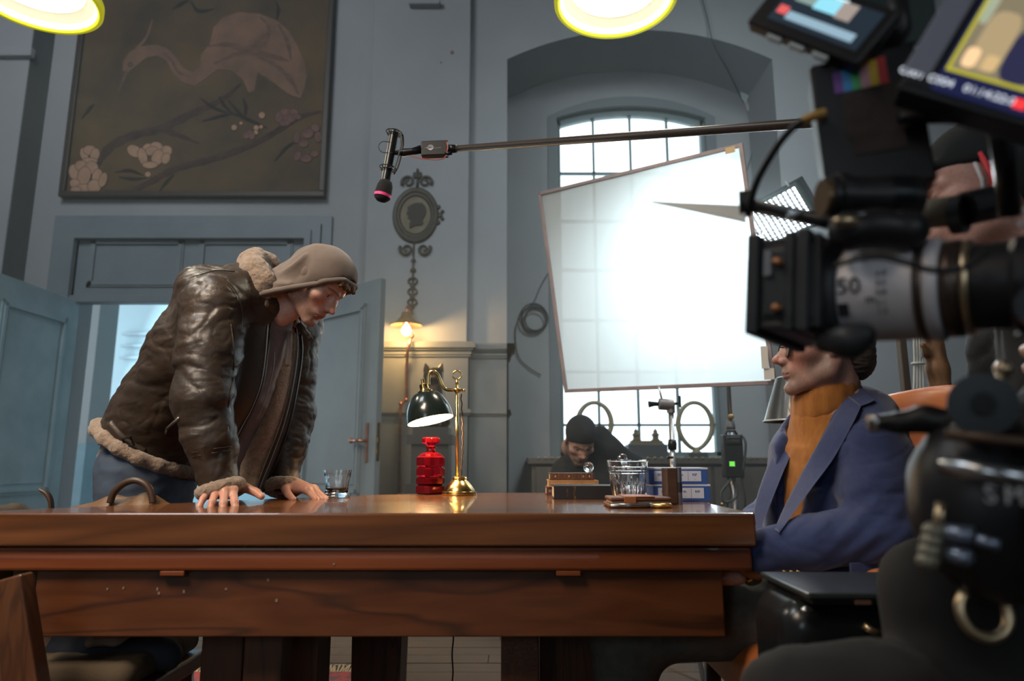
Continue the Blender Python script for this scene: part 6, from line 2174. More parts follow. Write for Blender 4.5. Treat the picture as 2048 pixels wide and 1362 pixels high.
def edge_on(pts, lift):
    q = [on(BV, u, v, lift) for u, v in pts]
    ys = [p.y for p in q]
    for _ in range(3):
        ys = [ys[0]] + [min(ys[k], (ys[k - 1] + ys[k] + ys[k + 1]) / 3) for k in range(1, len(ys) - 1)] + [ys[-1]]
    return [P(u, v, y) for (u, v), y in zip(pts, ys)]


lapel('lapel', edge_on(((1694, 790), (1660, 850), (1628, 905), (1598, 960), (1568, 1020), (1551, 1060)), 0.006),
      edge_on(((1722, 812), (1706, 846), (1668, 915), (1624, 975), (1586, 1028), (1558, 1066)), 0.008), m_navy, bz)
lapel('lapel', [P(1588, 838, 1.77), P(1560, 885, 1.75), P(1534, 940, 1.73), P(1514, 1000, 1.71), P(1502, 1065, 1.69)],
      [P(1606, 832, 1.72), P(1592, 885, 1.69), P(1566, 945, 1.67), P(1540, 1010, 1.65), P(1512, 1080, 1.64)], m_navy, bz)
lapel('collar', [on(BV, u, v) for u, v in ((1694, 786), (1704, 774), (1714, 772))], [on(BV, u, v, 0.006) for u, v in ((1722, 812), (1738, 806), (1750, 800))], m_navy, bz)
for u in (1569, 1583, 1597):
    obj('cuff_button', MB().ball(on(BV, u, 1143, 0.001), (0.0055, 0.003, 0.0045), 8), m_brass, bz, smooth=True)
obj('front_button', MB().ball(P(1508, 1046, 1.61), (0.004, 0.004, 0.009), 8), m_brass, bz, smooth=True)
obj('pocket_flap', MB().cbox((0, 0, 0), (0.10, 0.006, 0.022), frame_m(on(BV, 1745, 1135, 0.001), Vector((0.97, 0.12, 0.02)), Vector((0, 0, 1))) @ Matrix.Rotation(R(90), 4, 'X')), m_navy, bz, bevel=0.003)

# trousers
knN2, knF2 = Vector((0.27, 1.71, 0.51)), Vector((0.25, 1.92, 0.50))
anN2, anF2 = Vector((0.25, 1.71, 0.09)), Vector((0.22, 1.93, 0.09))
f = Field(0.008, 0.05)
f.cone((0.83, 1.66, 0.575), (0.83, 1.82, 0.575), 0.125, 0.125, 0.05)
for hh_, kn, an in ((Vector((0.78, 1.675, 0.53)), knN2, anN2), (Vector((0.78, 1.84, 0.55)), knF2, anF2)):
    f.chain([nv(hh_), nv(kn + Vector((0, 0, -0.03))), nv(an)], [0.098, 0.080, 0.070], 0.05)
V, F_ = f.mesh()
N = vnormals(V, F_)
obj('trousers', (leathery(V, N, 0.003, 31.0, (8, 8, 8)), F_), m_trou, sit, smooth=True)
for an in (anN2, anF2):
    f = Field(0.007, 0.03)
    f.cone(nv(an) + (0, 0, 0.01), nv(an) + (0, 0, -0.04), 0.048, 0.044)
    f.cone(nv(an) + (0.02, 0, -0.05), nv(an) + (-0.17, -0.01, -0.058), 0.040, 0.032, 0.03)
    f.half((0, 0, 0.001), (0, 0, -1))
    obj('shoe', f.mesh(), m_boot, sit, smooth=True)

# hair and glasses
f = Field(0.0035, 0.015)
f.ell((0, -0.022, 0.046), (0.082, 0.099, 0.084), k=0.02)
f.ell((0, -0.075, -0.030), (0.060, 0.038, 0.050), k=0.03)
f.ell((0, 0.060, -0.010), (0.075, 0.070, 0.074), k=0.015, op='-')
f.cone((-0.1, 0.005, -0.03), (0.1, 0.005, -0.03), 0.036, 0.036, 0.01, op='-')
V, F_ = f.mesh()
N = vnormals(V, F_)
V = V + N * (0.004 * ridged(V * np.array((60, 25, 160)), 1.0, 4))[:, None]
obj('hair', (xform(V, H2), F_), mat('dark_grey_brown_hair', (0.035, 0.027, 0.021), 0.6, col2=(0.065, 0.052, 0.045), scale=120, stretch=(1, 1, 4), bump=0.4, bscale=400), sit, smooth=True)
gl_ = obj('glasses', MB().torus((0, 0, 0), 0.023, 0.0019, H2 @ Matrix.Translation((-0.034, 0.094, -0.010)) @ Matrix.Rotation(R(90), 4, 'X'), 28, 6, (1, 0.86))
          .torus((0, 0, 0), 0.023, 0.0019, H2 @ Matrix.Translation((0.034, 0.094, -0.010)) @ Matrix.Rotation(R(90), 4, 'X'), 28, 6, (1, 0.86))
          .tube([H2 @ Vector((-0.012, 0.097, -0.004)), H2 @ Vector((0, 0.101, -0.001)), H2 @ Vector((0.012, 0.097, -0.004))], 0.0018, 6)
          .tube([H2 @ Vector((-0.057, 0.092, -0.004)), H2 @ Vector((-0.078, 0.05, -0.002)), H2 @ Vector((-0.084, -0.015, 0.004))], 0.0019, 6)
          .tube([H2 @ Vector((0.057, 0.092, -0.004)), H2 @ Vector((0.078, 0.05, -0.002)), H2 @ Vector((0.084, -0.015, 0.004))], 0.0019, 6), m_black, sit, smooth=True)
for s_ in (-1, 1):
    obj('lens', MB().lathe([(0, 0.0), (0.0225, 0.0), (0.0225, 0.001), (0, 0.0012)], H2 @ Matrix.Translation((s_ * 0.034, 0.094, -0.010)) @ Matrix.Rotation(R(90), 4, 'X') @ Matrix.Diagonal((1, 0.86, 1, 1)), 24), m_clear, gl_)

# body
Vh, Fh = head_mesh(0.0027, jaw=1.04, nose=1.02, cheek=0.003, shut=0.2, neck=((0, -0.026, -0.05), (0, -0.012, -0.17)), neck_r=0.052)
ch2 = head_colors(Vh, (0.56, 0.315, 0.25), stubble=((0.22, 0.165, 0.135), 0.62), brow=(0.10, 0.07, 0.05))
wrist_curl = [(1.25, 0.9, 0.3), (1.3, 0.9, 0.3), (1.35, 0.85, 0.3), (1.35, 0.8, 0.3)]
h1 = hand_mesh(1, wrist_curl, 0.6, thumb=(0.5, 0.5))
h2 = hand_mesh(-1, [(0.6, 0.5, 0.3)] * 4, 0.6, thumb=(0.5, 0.5))
# left hand (near) rests over the right one in the lap, fingers pointing away under the table
w1 = P(1492, 1136, 1.63)
M1 = frame_m(w1, Vector((0.0, 0.85, 0.5)), Vector((-1.0, 0.10, -0.12)))
w2 = P(1470, 1150, 1.74)
M2h = frame_m(w2, Vector((0.75, 0.55, 0.1)), Vector((0.10, -0.65, -0.62)))
f = Field(0.014, 0.05)
f.chain([nv(hp_), nv(ws2), nv(cs2), nv(up2)], [0.13, 0.13, 0.135, 0.08], 0.05, sq=(tuple(FR2), 0.8))
f.cone(nv(up2), nv(H2 @ Vector((0, -0.045, -0.14))), 0.06, 0.052, 0.03)
for a, b, c_ in ((sN, eN, wN), (sF, eF, wF)):
    f.chain([nv(a), nv(b), nv(c_)], [0.055, 0.042, 0.030], 0.03)
f.cone(nv(wN), nv(w1), 0.030, 0.027, 0.02)
f.cone(nv(wF), nv(w2), 0.030, 0.027, 0.02)
for hh_, kn, an in ((Vector((0.78, 1.675, 0.53)), knN2, anN2), (Vector((0.78, 1.84, 0.55)), knF2, anF2)):
    f.chain([nv(hh_), nv(kn + Vector((0, 0, -0.03))), nv(an)], [0.08, 0.055, 0.045], 0.05)
Vb, Fb = f.mesh()
Vbody, Fbody = joinm((xform(Vh, H2), Fh), (xform(h1[0], M1), h1[1]), (xform(h2[0], M2h), h2[1]), (Vb, Fb))
cols = np.concatenate([ch2, hand_cols(h1[0], h1[1], sk), hand_cols(h2[0], h2[1], sk), np.tile(np.array(sk), (len(Vb), 1))])
obj('body', (Vbody, Fbody), m_skin, sit, smooth=True, cols=cols)
# shirt cuff and watch
Mw = along(w1 + (wN - w1) * 0.10, wN)
obj('shirt_cuff', MB().lathe([(0.036, 0.018), (0.040, 0.02), (0.041, 0.05), (0.037, 0.052)], Mw, 24, caps=False), m_rust, sit, smooth=True)
wt_ = obj('wristwatch', MB().lathe([(0.0305, -0.004), (0.0335, -0.004), (0.0335, 0.014), (0.0305, 0.014)], Mw, 24, caps=False), mat('dark_watch_bracelet', (0.10, 0.075, 0.05), 0.3, 0.8), sit, smooth=False)
obj('watch_case', MB().lathe([(0, 0), (0.019, 0), (0.019, 0.008), (0.016, 0.011), (0, 0.011)], Mw @ Matrix.Translation((0, -0.030, 0.005)) @ Matrix.Rotation(R(90), 4, 'X'), 20), m_brass, wt_)
# ------------------------------------------------------------------ crew member bowed behind the table, black beanie
m_blackcloth = mat('black_jacket_cloth', (0.012, 0.013, 0.015), 0.9, col2=(0.008, 0.009, 0.010), scale=20, bump=0.2, bscale=200)
m_beanie = mat('black_knit_beanie', (0.016, 0.018, 0.020), 0.95, bump=0.6, bscale=260, stretch=(3, 3, 1))
BY = 3.85
yaw, pit = R(-80), R(42)
fwb = Vector((math.cos(yaw) * math.cos(pit), math.sin(yaw) * math.cos(pit), -math.sin(pit)))
H3 = head_matrix((0, 0, 0), fwb, (0, 0, 1))
H3.translation = P(1160, 880, BY)
cm = thing('person', 'person in black beanie and black jacket bowed behind the table, below the window', 'person', (P(1180, 1000, BY).x, BY, 0))
Vh, Fh = head_mesh(0.0034, cheek=0.002, neck=((0, -0.04, -0.04), (0, -0.11, -0.15)))
chb = head_colors(Vh, (0.42, 0.25, 0.19), stubble=((0.10, 0.065, 0.05), 0.75), brow=(0.05, 0.03, 0.02))
f = Field(0.007, 0.02)
f.ell((0, -0.010, 0.048), (0.087, 0.104, 0.094), k=0.02)
f.half((0, 0.05, 0.022), (0, 0.45, -0.9), 0.01)
V, F_ = f.mesh()
nk = P(1200, 900, BY + 0.13)
c1, c2 = Vector((nk.x + 0.02, BY + 0.20, 0.72)), Vector((nk.x + 0.03, BY + 0.22, 0.45))
shl, shr = Vector((nk.x - 0.19, BY + 0.13, 0.80)), Vector((nk.x + 0.20, BY + 0.15, 0.80))
obj('beanie', (xform(V, H3), F_), m_beanie, cm, smooth=True)
f = Field(0.012, 0.06)
f.chain([nv(nk + Vector((0.01, 0.03, -0.03))), nv(c1), nv(c2)], [0.11, 0.185, 0.19], 0.06)
f.chain([nv(shl), (shl.x - 0.06, BY - 0.02, 0.62), (shl.x + 0.05, BY - 0.25, 0.60)], [0.085, 0.07, 0.055], 0.05)
f.chain([nv(shr), (shr.x + 0.05, BY + 0.0, 0.62), (shr.x - 0.05, BY - 0.25, 0.60)], [0.085, 0.07, 0.055], 0.05)
f.cone(nv(shl), nv(nk), 0.085, 0.09, 0.05)
f.cone(nv(shr), nv(nk), 0.085, 0.09, 0.05)
f.chain([nv(P(1150, 888, BY + 0.02)), nv(P(1200, 872, BY + 0.13)), nv(P(1222, 900, BY + 0.1))], [0.04, 0.055, 0.05], 0.03)
V, F_ = f.mesh()
obj('jacket', (leathery(V, vnormals(V, F_), 0.012, 41.0, (6, 6, 8)), F_), m_blackcloth, cm, smooth=True)
f = Field(0.016, 0.05)
f.chain([(c2.x, c2.y, 0.45), (c2.x - 0.02, BY - 0.22, 0.46), (c2.x - 0.02, BY - 0.22, 0.08)], [0.12, 0.085, 0.06], 0.05)
f.chain([(c2.x + 0.1, c2.y, 0.45), (c2.x + 0.14, BY - 0.22, 0.46), (c2.x + 0.14, BY - 0.22, 0.08)], [0.12, 0.085, 0.06], 0.05)
obj('trousers', f.mesh(), m_blackcloth, cm, smooth=True)
hb1 = hand_mesh(-1, [(0.4, 0.4, 0.2)] * 4, h=0.005)
hb2 = hand_mesh(1, [(0.4, 0.4, 0.2)] * 4, h=0.005)
Mb1 = frame_m((shl.x + 0.06, BY - 0.28, 0.60), (1, 0, 0), (0.2, -0.9, -0.3)) @ Matrix.Rotation(R(180), 4, 'Y')
Mb2 = frame_m((shr.x - 0.06, BY - 0.28, 0.60), (1, 0, 0), (-0.2, -0.9, -0.3)) @ Matrix.Rotation(R(180), 4, 'Y')
f = Field(0.016, 0.05)
f.chain([nv(H3 @ Vector((0, -0.08, -0.10))), nv(c1), nv(c2)], [0.055, 0.12, 0.12], 0.05)
f.chain([nv(shl), (shl.x - 0.06, BY - 0.02, 0.62), (shl.x + 0.06, BY - 0.28, 0.60)], [0.05, 0.04, 0.028], 0.04)
f.chain([nv(shr), (shr.x + 0.05, BY + 0.0, 0.62), (shr.x - 0.06, BY - 0.28, 0.60)], [0.05, 0.04, 0.028], 0.04)
Vb, Fb = f.mesh()
Vbody, Fbody = joinm((xform(Vh, H3), Fh), (xform(hb1[0], Mb1), hb1[1]), (xform(hb2[0], Mb2), hb2[1]), (Vb, Fb))
cols = np.concatenate([chb, np.tile(np.array(sk) * 0.8, (len(hb1[0]) + len(hb2[0]) + len(Vb), 1))])
obj('body', (Vbody, Fbody), m_skin, cm, smooth=True, cols=cols)
stl = thing('stool', 'dark wooden stool under the person in the beanie', 'stool', (c2.x + 0.05, c2.y, 0))
obj('seat', MB().lathe([(0, 0.30), (0.17, 0.30), (0.18, 0.315), (0.17, 0.335), (0, 0.335)], Matrix.Translation((c2.x + 0.05, c2.y, 0)), 28), m_dwood, stl, smooth=False)
for k_ in range(4):
    a = k_ * math.pi / 2 + 0.78
    obj('leg', MB().tube([(c2.x + 0.05 + 0.12 * math.cos(a), c2.y + 0.12 * math.sin(a), 0.30), (c2.x + 0.05 + 0.16 * math.cos(a), c2.y + 0.16 * math.sin(a), 0)], 0.016, 8), m_dwood, stl, smooth=True)

# ------------------------------------------------------------------ camera operator behind the rig
OY = 1.02
yaw, pit = R(180 - 25), R(4)
fwo = Vector((math.cos(yaw) * math.cos(pit), math.sin(yaw) * math.cos(pit), -math.sin(pit)))
H4 = head_matrix((0, 0, 0), fwo, (0.12, 0, 1))
H4.translation = P(1866, 402, 1.12) - H4.to_3x3() @ Vector((-0.0315, 0.082, -0.0035))
hc4 = H4.translation.copy()
op = thing('person', 'camera operator in black clothes crouching behind the cinema camera', 'person', (hc4.x + 0.12, hc4.y - 0.02, 0))
Vh, Fh = head_mesh(0.0034, neck=((0, -0.035, -0.05), (0.0, -0.06, -0.22)))
cho = head_colors(Vh, (0.58, 0.33, 0.27), stubble=((0.30, 0.17, 0.13), 0.4), brow=(0.14, 0.07, 0.045))
f = Field(0.006, 0.02)
f.ell((0, -0.014, 0.046), (0.087, 0.106, 0.094), k=0.02)
f.ell((0, 0.085, 0.052), (0.062, 0.075, 0.010), k=0.012)
f.half((0, 0.05, 0.038), (0, 0.15, -1), 0.006)
V, F_ = f.mesh()
obj('cap', (xform(V, H4), F_), m_beanie, op, smooth=True)
f = Field(0.006, 0.02)
f.ell((0, -0.050, 0.020), (0.092, 0.085, 0.085), k=0.02)
f.cone((0, -0.045, -0.04), (0, -0.07, -0.20), 0.072, 0.08, 0.02)
f.half((0, -0.030, 0.0), (0, 1, -0.15), 0.004)
V, F_ = f.mesh()
obj('hood', (xform(V, H4), F_), m_blackcloth, op, smooth=True)
obj('mask_strap', MB().tube([H4 @ Vector((-0.081, 0.012, 0.045)), H4 @ Vector((-0.083, 0.004, 0.0)), H4 @ Vector((-0.073, 0.006, -0.045))], 0.0045, 8), mat('red_strap', (0.65, 0.05, 0.06), 0.6), op, smooth=True)
obj('mask_strap', MB().tube([H4 @ Vector((-0.080, 0.022, 0.030)), H4 @ Vector((-0.0805, 0.018, 0.0)), H4 @ Vector((-0.072, 0.02, -0.04))], 0.003, 8), mat('white_strap', (0.6, 0.58, 0.6), 0.6), op, smooth=True)
sl = Vector((hc4.x + 0.10, hc4.y - 0.20, hc4.z - 0.24))
sr = Vector((hc4.x + 0.16, hc4.y + 0.18, hc4.z - 0.24))
chp, hpp = Vector((hc4.x + 0.17, hc4.y - 0.02, hc4.z - 0.40)), Vector((hc4.x + 0.26, hc4.y - 0.04, 0.40))
el1 = P(1985, 1000, 0.80)
kn1 = P(1600, 1430, 0.86)
kn2 = P(1880, 1190, 0.92)
f = Field(0.010, 0.06)
f.chain([nv(hc4 + Vector((0.09, -0.02, -0.17))), nv(chp), nv(hpp)], [0.09, 0.175, 0.17], 0.06)
f.cone(nv(sl), nv(hc4 + Vector((0.10, -0.02, -0.18))), 0.085, 0.07, 0.05)
f.cone(nv(sr), nv(hc4 + Vector((0.10, -0.02, -0.18))), 0.085, 0.07, 0.05)
f.chain([nv(sl), nv(el1), nv(P(2330, 800, 0.80))], [0.075, 0.055, 0.042], 0.04)
f.chain([nv(sr), (sr.x - 0.02, sr.y + 0.06, sr.z - 0.26), nv(P(2180, 680, 1.0))], [0.075, 0.06, 0.045], 0.04)
V, F_ = f.mesh()
obj('jacket', (leathery(V, vnormals(V, F_), 0.010, 51.0, (6, 6, 8)), F_), m_blackcloth, op, smooth=True)
f = Field(0.010, 0.05)
f.chain([nv(hpp), nv(P(1760, 1425, 0.86)), nv(kn1), (kn1.x - 0.02, kn1.y, 0.10)], [0.12, 0.068, 0.062, 0.05], 0.05)
f.chain([nv(hpp + Vector((0, 0.1, 0))), nv(kn2), (kn2.x + 0.05, kn2.y + 0.05, 0.10)], [0.12, 0.062, 0.055], 0.05)
V, F_ = f.mesh()
obj('trousers', (leathery(V, vnormals(V, F_), 0.006, 61.0, (8, 8, 8)), F_), mat('charcoal_trousers', (0.016, 0.015, 0.015), 0.95), op, smooth=True)
h41 = hand_mesh(1, [(0.7, 0.7, 0.4)] * 4, 0.6, h=0.0045)
M41 = frame_m(P(2350, 780, 0.80), Vector((0.3, -0.2, 0.9)), Vector((-0.6, 0.2, 0.75)))
h42 = hand_mesh(-1, [(0.7, 0.7, 0.4)] * 4, 0.6, h=0.0045)
M42 = frame_m(P(2200, 660, 1.0), Vector((-0.3, -0.9, 0.2)), Vector((-0.6, 0.1, 0.75)))
f = Field(0.016, 0.05)
f.chain([nv(hc4 + Vector((0.05, -0.01, -0.12))), nv(chp), nv(hpp)], [0.055, 0.12, 0.12], 0.05)
f.chain([nv(sl), nv(el1), nv(P(2350, 780, 0.80))], [0.05, 0.038, 0.028], 0.04)
f.chain([nv(sr), (sr.x - 0.02, sr.y + 0.06, sr.z - 0.26), nv(P(2200, 660, 1.0))], [0.05, 0.038, 0.028], 0.04)
Vb, Fb = f.mesh()
Vbody, Fbody = joinm((xform(Vh, H4), Fh), (xform(h41[0], M41), h41[1]), (xform(h42[0], M42), h42[1]), (Vb, Fb))
cols = np.concatenate([cho, np.tile(np.array(sk), (len(h41[0]) + len(h42[0]) + len(Vb), 1))])
obj('body', (Vbody, Fbody), m_skin, op, smooth=True, cols=cols)
# ------------------------------------------------------------------ cinema camera rig (near, out of focus)
m_body = mat('camera_black_metal', (0.014, 0.014, 0.016), 0.42, 0.3, col2=(0.022, 0.021, 0.023), scale=18)
m_matte = mat('matte_box_black', (0.012, 0.014, 0.016), 0.5, col2=(0.022, 0.024, 0.027), scale=14)
m_lens = mat('silver_grey_lens_barrel', (0.64, 0.60, 0.62), 0.42, 0.1)
m_lens2 = mat('dark_bronze_lens_ring', (0.09, 0.065, 0.055), 0.35, 0.7)
m_gold2 = mat('champagne_lens_ring', (0.50, 0.38, 0.24), 0.3, 0.9)
ax = Vector((-0.745, 0.66, 0.085)).normalized()
O = P(1903, 578, 0.665)
up = Vector((0.02, 0.0, 1))
sd = ax.cross(up).normalized()          # towards the far side
up = sd.cross(ax).normalized()
ML = Matrix((sd, up, ax)).transposed().to_4x4()
ML.translation = O                      # z along the lens, y up, x away from us
rig = thing('cinema_camera', 'black cinema camera rig with silver lens, matte box and monitors, out of focus', 'camera', (P(1960, 900, 0.68).x, 0.68, 0))


def Lp(x, y, z):
    return ML @ Vector((x, y, z))


ln = obj('lens_barrel', MB().lathe([(0.0, 0.022), (0.043, 0.022), (0.0500, 0.026), (0.0510, 0.110), (0.046, 0.116), (0, 0.116)], ML, 56), m_lens, rig, smooth=False)
sharp(ln)
obj('lens_ring', MB().lathe([(0.045, 0.004), (0.0518, 0.006), (0.0518, 0.016), (0.047, 0.0205)], ML, 56, caps=False), m_lens, ln, smooth=True)
obj('lens_ring', MB().lathe([(0.0455, 0.0155), (0.0515, 0.0175), (0.0515, 0.024), (0.0455, 0.027)], ML, 56, caps=False), m_lens2, ln, smooth=True)
obj('lens_ring', MB().lathe([(0.042, -0.012), (0.0485, -0.010), (0.0485, 0.003), (0.042, 0.006)], ML, 56, caps=False), m_lens2, ln, smooth=True)
obj('lens_ring', MB().lathe([(0.041, -0.020), (0.0468, -0.019), (0.0468, -0.0135), (0.041, -0.012)], ML, 56, caps=False), m_gold2, ln, smooth=True)
obj('lens_mount', MB().lathe([(0, -0.075), (0.046, -0.075), (0.046, -0.055), (0.042, -0.050), (0.042, -0.018), (0, -0.018)], ML, 48), m_body, ln, smooth=False)
# printing on the barrel: laid on the near side
Mt = ML @ Matrix.Rotation(R(8), 4, 'Z') @ Matrix.Translation((-0.0513, 0.006, 0.082)) @ Matrix(((0, 0, -1, 0), (0, 1, 0, 0), (-1, 0, 0, 0), (0, 0, 0, 1)))
m_lp = mat('black_lens_print', (0.02, 0.02, 0.025), 0.6)
text('lettering', '50', 0.024, m_lp, Mt, ln, 0.0006)
text('lettering', 'm', 0.012, m_lp, Mt @ Matrix.Translation((0.020, -0.014, 0)), ln, 0.0006)
Mt2 = ML @ Matrix.Rotation(R(28), 4, 'Z') @ Matrix.Translation((-0.0513, 0.0, 0.088)) @ Matrix(((0, 0, -1, 0), (0, 1, 0, 0), (-1, 0, 0, 0), (0, 0, 0, 1)))
obj('black_square_mark', MB().cbox((0, 0, 0), (0.010, 0.014, 0.0012), Mt2), m_lp, ln)
for k_ in range(5):
    Mt3 = ML @ Matrix.Rotation(R(-12 + 11 * k_), 4, 'Z') @ Matrix.Translation((-0.0513, 0.0, 0.052)) @ Matrix(((0, 0, -1, 0), (0, 1, 0, 0), (-1, 0, 0, 0), (0, 0, 0, 1)))
    text('lettering', ['6.8', '3.5', '2.8', '2.1', '1.5'][k_], 0.008, mat('grey_lens_print', (0.16, 0.15, 0.155), 0.6), Mt3, ln, 0.0005)

# matte box: hollow hood with frame, side panel ribs, flag
mx = MB()
z0, z1 = 0.110, 0.176
T_, B_2, X_ = 0.055, -0.045, 0.070
for (x0, x1, y0, y1) in ((-X_, X_, T_ - 0.008, T_), (-X_, X_, B_2, B_2 + 0.008), (-X_, -X_ + 0.008, B_2 + 0.008, T_ - 0.008), (X_ - 0.008, X_, B_2 + 0.008, T_ - 0.008)):
    mx.box((x0, y0, z0), (x1, y1, z1), ML)
mx.box((-X_, B_2, z0 - 0.006), (X_, T_, z0), ML)
mbx = obj('matte_box', mx, m_matte, rig, bevel=0.002)
obj('hood_rim', MB().box((-X_ - 0.006, T_ - 0.004, z1 - 0.01), (X_ + 0.006, T_ + 0.006, z1 + 0.004), ML).box((-X_ - 0.006, B_2 - 0.006, z1 - 0.01), (X_ + 0.006, B_2 + 0.004, z1 + 0.004), ML).box((-X_ - 0.008, B_2 - 0.006, z1 - 0.01), (-X_ + 0.002, T_ + 0.006, z1 + 0.004), ML).box((X_ - 0.002, B_2 - 0.006, z1 - 0.01), (X_ + 0.008, T_ + 0.006, z1 + 0.004), ML), m_matte, mbx, bevel=0.003)
obj('filter_stage', MB().box((-X_ - 0.006, B_2 - 0.004, z0 + 0.004), (X_ + 0.006, T_ + 0.005, z0 + 0.016), ML).box((-X_ - 0.004, B_2 - 0.003, z0 + 0.020), (X_ + 0.004, T_ + 0.004, z0 + 0.030), ML), m_matte, mbx, bevel=0.002)
obj('clamp_ring', MB().lathe([(0.047, 0.094), (0.058, 0.096), (0.062, 0.110), (0.047, 0.112)], ML, 40, caps=False), m_matte, mbx, smooth=True)
obj('side_label', MB().box((-X_ - 0.0078, 0.012, z0 + 0.042), (-X_ - 0.004, 0.040, z0 + 0.050), ML), mat('grey_label', (0.16, 0.17, 0.19), 0.6), mbx)
for y_ in (0.026, -0.024):
    obj('thumb_screw', MB().tube([Lp(-X_, y_, z0 + 0.035), Lp(-X_ - 0.010, y_, z0 + 0.035)], 0.005, 12), mat('copper_screw', (0.30, 0.13, 0.06), 0.4, 0.7), mbx, smooth=True)
obj('side_plate', MB().box((-X_ - 0.0035, B_2 + 0.014, z0 + 0.028), (-X_, T_ - 0.014, z1 - 0.014), ML), mat('matte_box_panel', (0.028, 0.031, 0.035), 0.4), mbx, bevel=0.003)
f = Field(0.004, 0.015)
f.chain([nv(P(1650, 682, 0.70)), nv(P(1700, 682, 0.68)), nv(P(1730, 668, 0.67))], [0.012, 0.015, 0.010], 0.015)
obj('lower_shade', f.mesh(), m_matte, mbx, smooth=True)
# top rod and round end cap, French flag
ra, rb = P(1487, 408, 0.80), P(1640, 440, 0.74)
obj('flag_rod', MB().tube([ra, rb, P(1690, 452, 0.72)], 0.0085, 12), m_body, mbx, smooth=True)
obj('rod_cap', MB().tube([ra + Vector((-0.004, 0.002, 0)), ra + Vector((0.008, -0.003, 0))], 0.0165, 20), m_black, mbx, smooth=False)
fl = [P(1303, 404, 1.02), P(1489, 411, 0.80), P(1492, 446, 0.78)]
fn = (fl[1] - fl[0]).cross(fl[2] - fl[0]).normalized() * 0.0012
obj('flag', MB().add([tuple(p + fn) for p in fl] + [tuple(p - fn) for p in fl], [(0, 1, 2), (5, 4, 3), (0, 3, 4, 1), (1, 4, 5, 2), (2, 5, 3, 0)]), mat('pale_grey_flag', (0.50, 0.50, 0.47), 0.7), mbx)
obj('clip', MB().cbox(P(1600, 428, 0.75), (0.03, 0.01, 0.008)), m_steel, mbx, bevel=0.002)

# focus motor and eye-shaped gear cover over the lens
f = Field(0.0035, 0.012)
f.chain([nv(P(1700, 462, 0.66)), nv(P(1750, 456, 0.655)), nv(P(1812, 462, 0.65))], [0.021, 0.0175, 0.021], 0.012)
obj('focus_motor', f.mesh(), m_body, rig, smooth=True)
obj('motor_trim', MB().tube([P(1672, 444, 0.65), P(1720, 430, 0.645), P(1800, 428, 0.64), P(1838, 440, 0.64)], 0.0035, 8), m_steel, rig, smooth=True)
obj('gold_screw', MB().ball(P(1694, 442, 0.636), (0.014, 0.006, 0.006), 8), m_gold2, rig, smooth=True)
mo = P(1745, 395, 0.68)
obj('motor_drum', MB().tube([mo + Vector((-0.048, 0, 0)), mo + Vector((0.045, 0, 0))], 0.022, 24).tube([mo + Vector((-0.040, 0, 0)), mo + Vector((-0.030, 0, 0))], 0.026, 24), m_body, rig, smooth=False)
obj('motor_end', MB().tube([mo + Vector((-0.054, 0, 0)), mo + Vector((-0.047, 0, 0))], 0.019, 20), mat('brown_metal', (0.14, 0.09, 0.05), 0.4, 0.6), rig)
obj('drum_band', MB().tube([mo + Vector((0.012, 0, 0)), mo + Vector((0.034, 0, 0))], 0.0226, 24, caps=False), m_alu, rig, smooth=True)  # smoother black metal band round the drum

# wireless box with tape and rainbow sticker
wbx = Matrix.Translation(P(1738, 262, 0.70)) @ Matrix.Rotation(R(-3), 4, 'Y') @ Matrix.Rotation(R(-22), 4, 'Z')
bx_ = obj('wireless_unit', MB().box((-0.052, -0.02, -0.074), (0.052, 0.05, 0.082), wbx), m_body, rig, bevel=0.003)
obj('cloth_tape', MB().box((-0.024, -0.0215, -0.014), (0.044, -0.0198, 0.040), wbx).box((-0.020, -0.0213, -0.034), (0.030, -0.0199, -0.012), wbx), mat('dark_brown_tape', (0.045, 0.036, 0.033), 0.9, bump=0.5, bscale=80), bx_)
for i, c_ in enumerate(((0.16, 0.06, 0.28), (0.05, 0.25, 0.55), (0.06, 0.38, 0.12), (0.62, 0.30, 0.34), (0.72, 0.45, 0.04), (0.62, 0.04, 0.04))):
    obj('rainbow_stripe', MB().box((-0.030 + 0.0088 * i, -0.0216, 0.041), (-0.0215 + 0.0088 * i, -0.0199, 0.066 + 0.0012 * i), wbx), mat('sticker_%d' % i, c_, 0.5), bx_)
obj('connector', MB().tube([P(1830, 240, 0.68), P(1836, 262, 0.68)], 0.007, 10).tube([P(1832, 285, 0.68), P(1836, 310, 0.68)], 0.007, 10), mat('pale_connector', (0.25, 0.32, 0.34), 0.3, 0.5), bx_, smooth=True)
obj('cable', MB().tube(spline([P(1640, 232, 0.69), P(1600, 245, 0.70), P(1560, 285, 0.72), P(1520, 350, 0.75), P(1503, 395, 0.77), P(1500, 415, 0.78)], 8), [0.0042] * 41, 8), m_black, rig, smooth=True)
obj('cable_end', MB().tube(spline([P(1650, 226, 0.688), P(1630, 231, 0.69), P(1605, 242, 0.70)], 6), 0.0056, 8), mat('ochre_cable_end', (0.40, 0.22, 0.05), 0.5), rig, smooth=True)
obj('cable', MB().tube(spline([P(1672, 530, 0.63), P(1710, 518, 0.60), P(1760, 513, 0.585), P(1810, 525, 0.575), P(1860, 540, 0.57), P(1910, 540, 0.565), P(1950, 525, 0.565), P(1975, 500, 0.57)], 8), 0.0028, 8), m_black, rig, smooth=True)

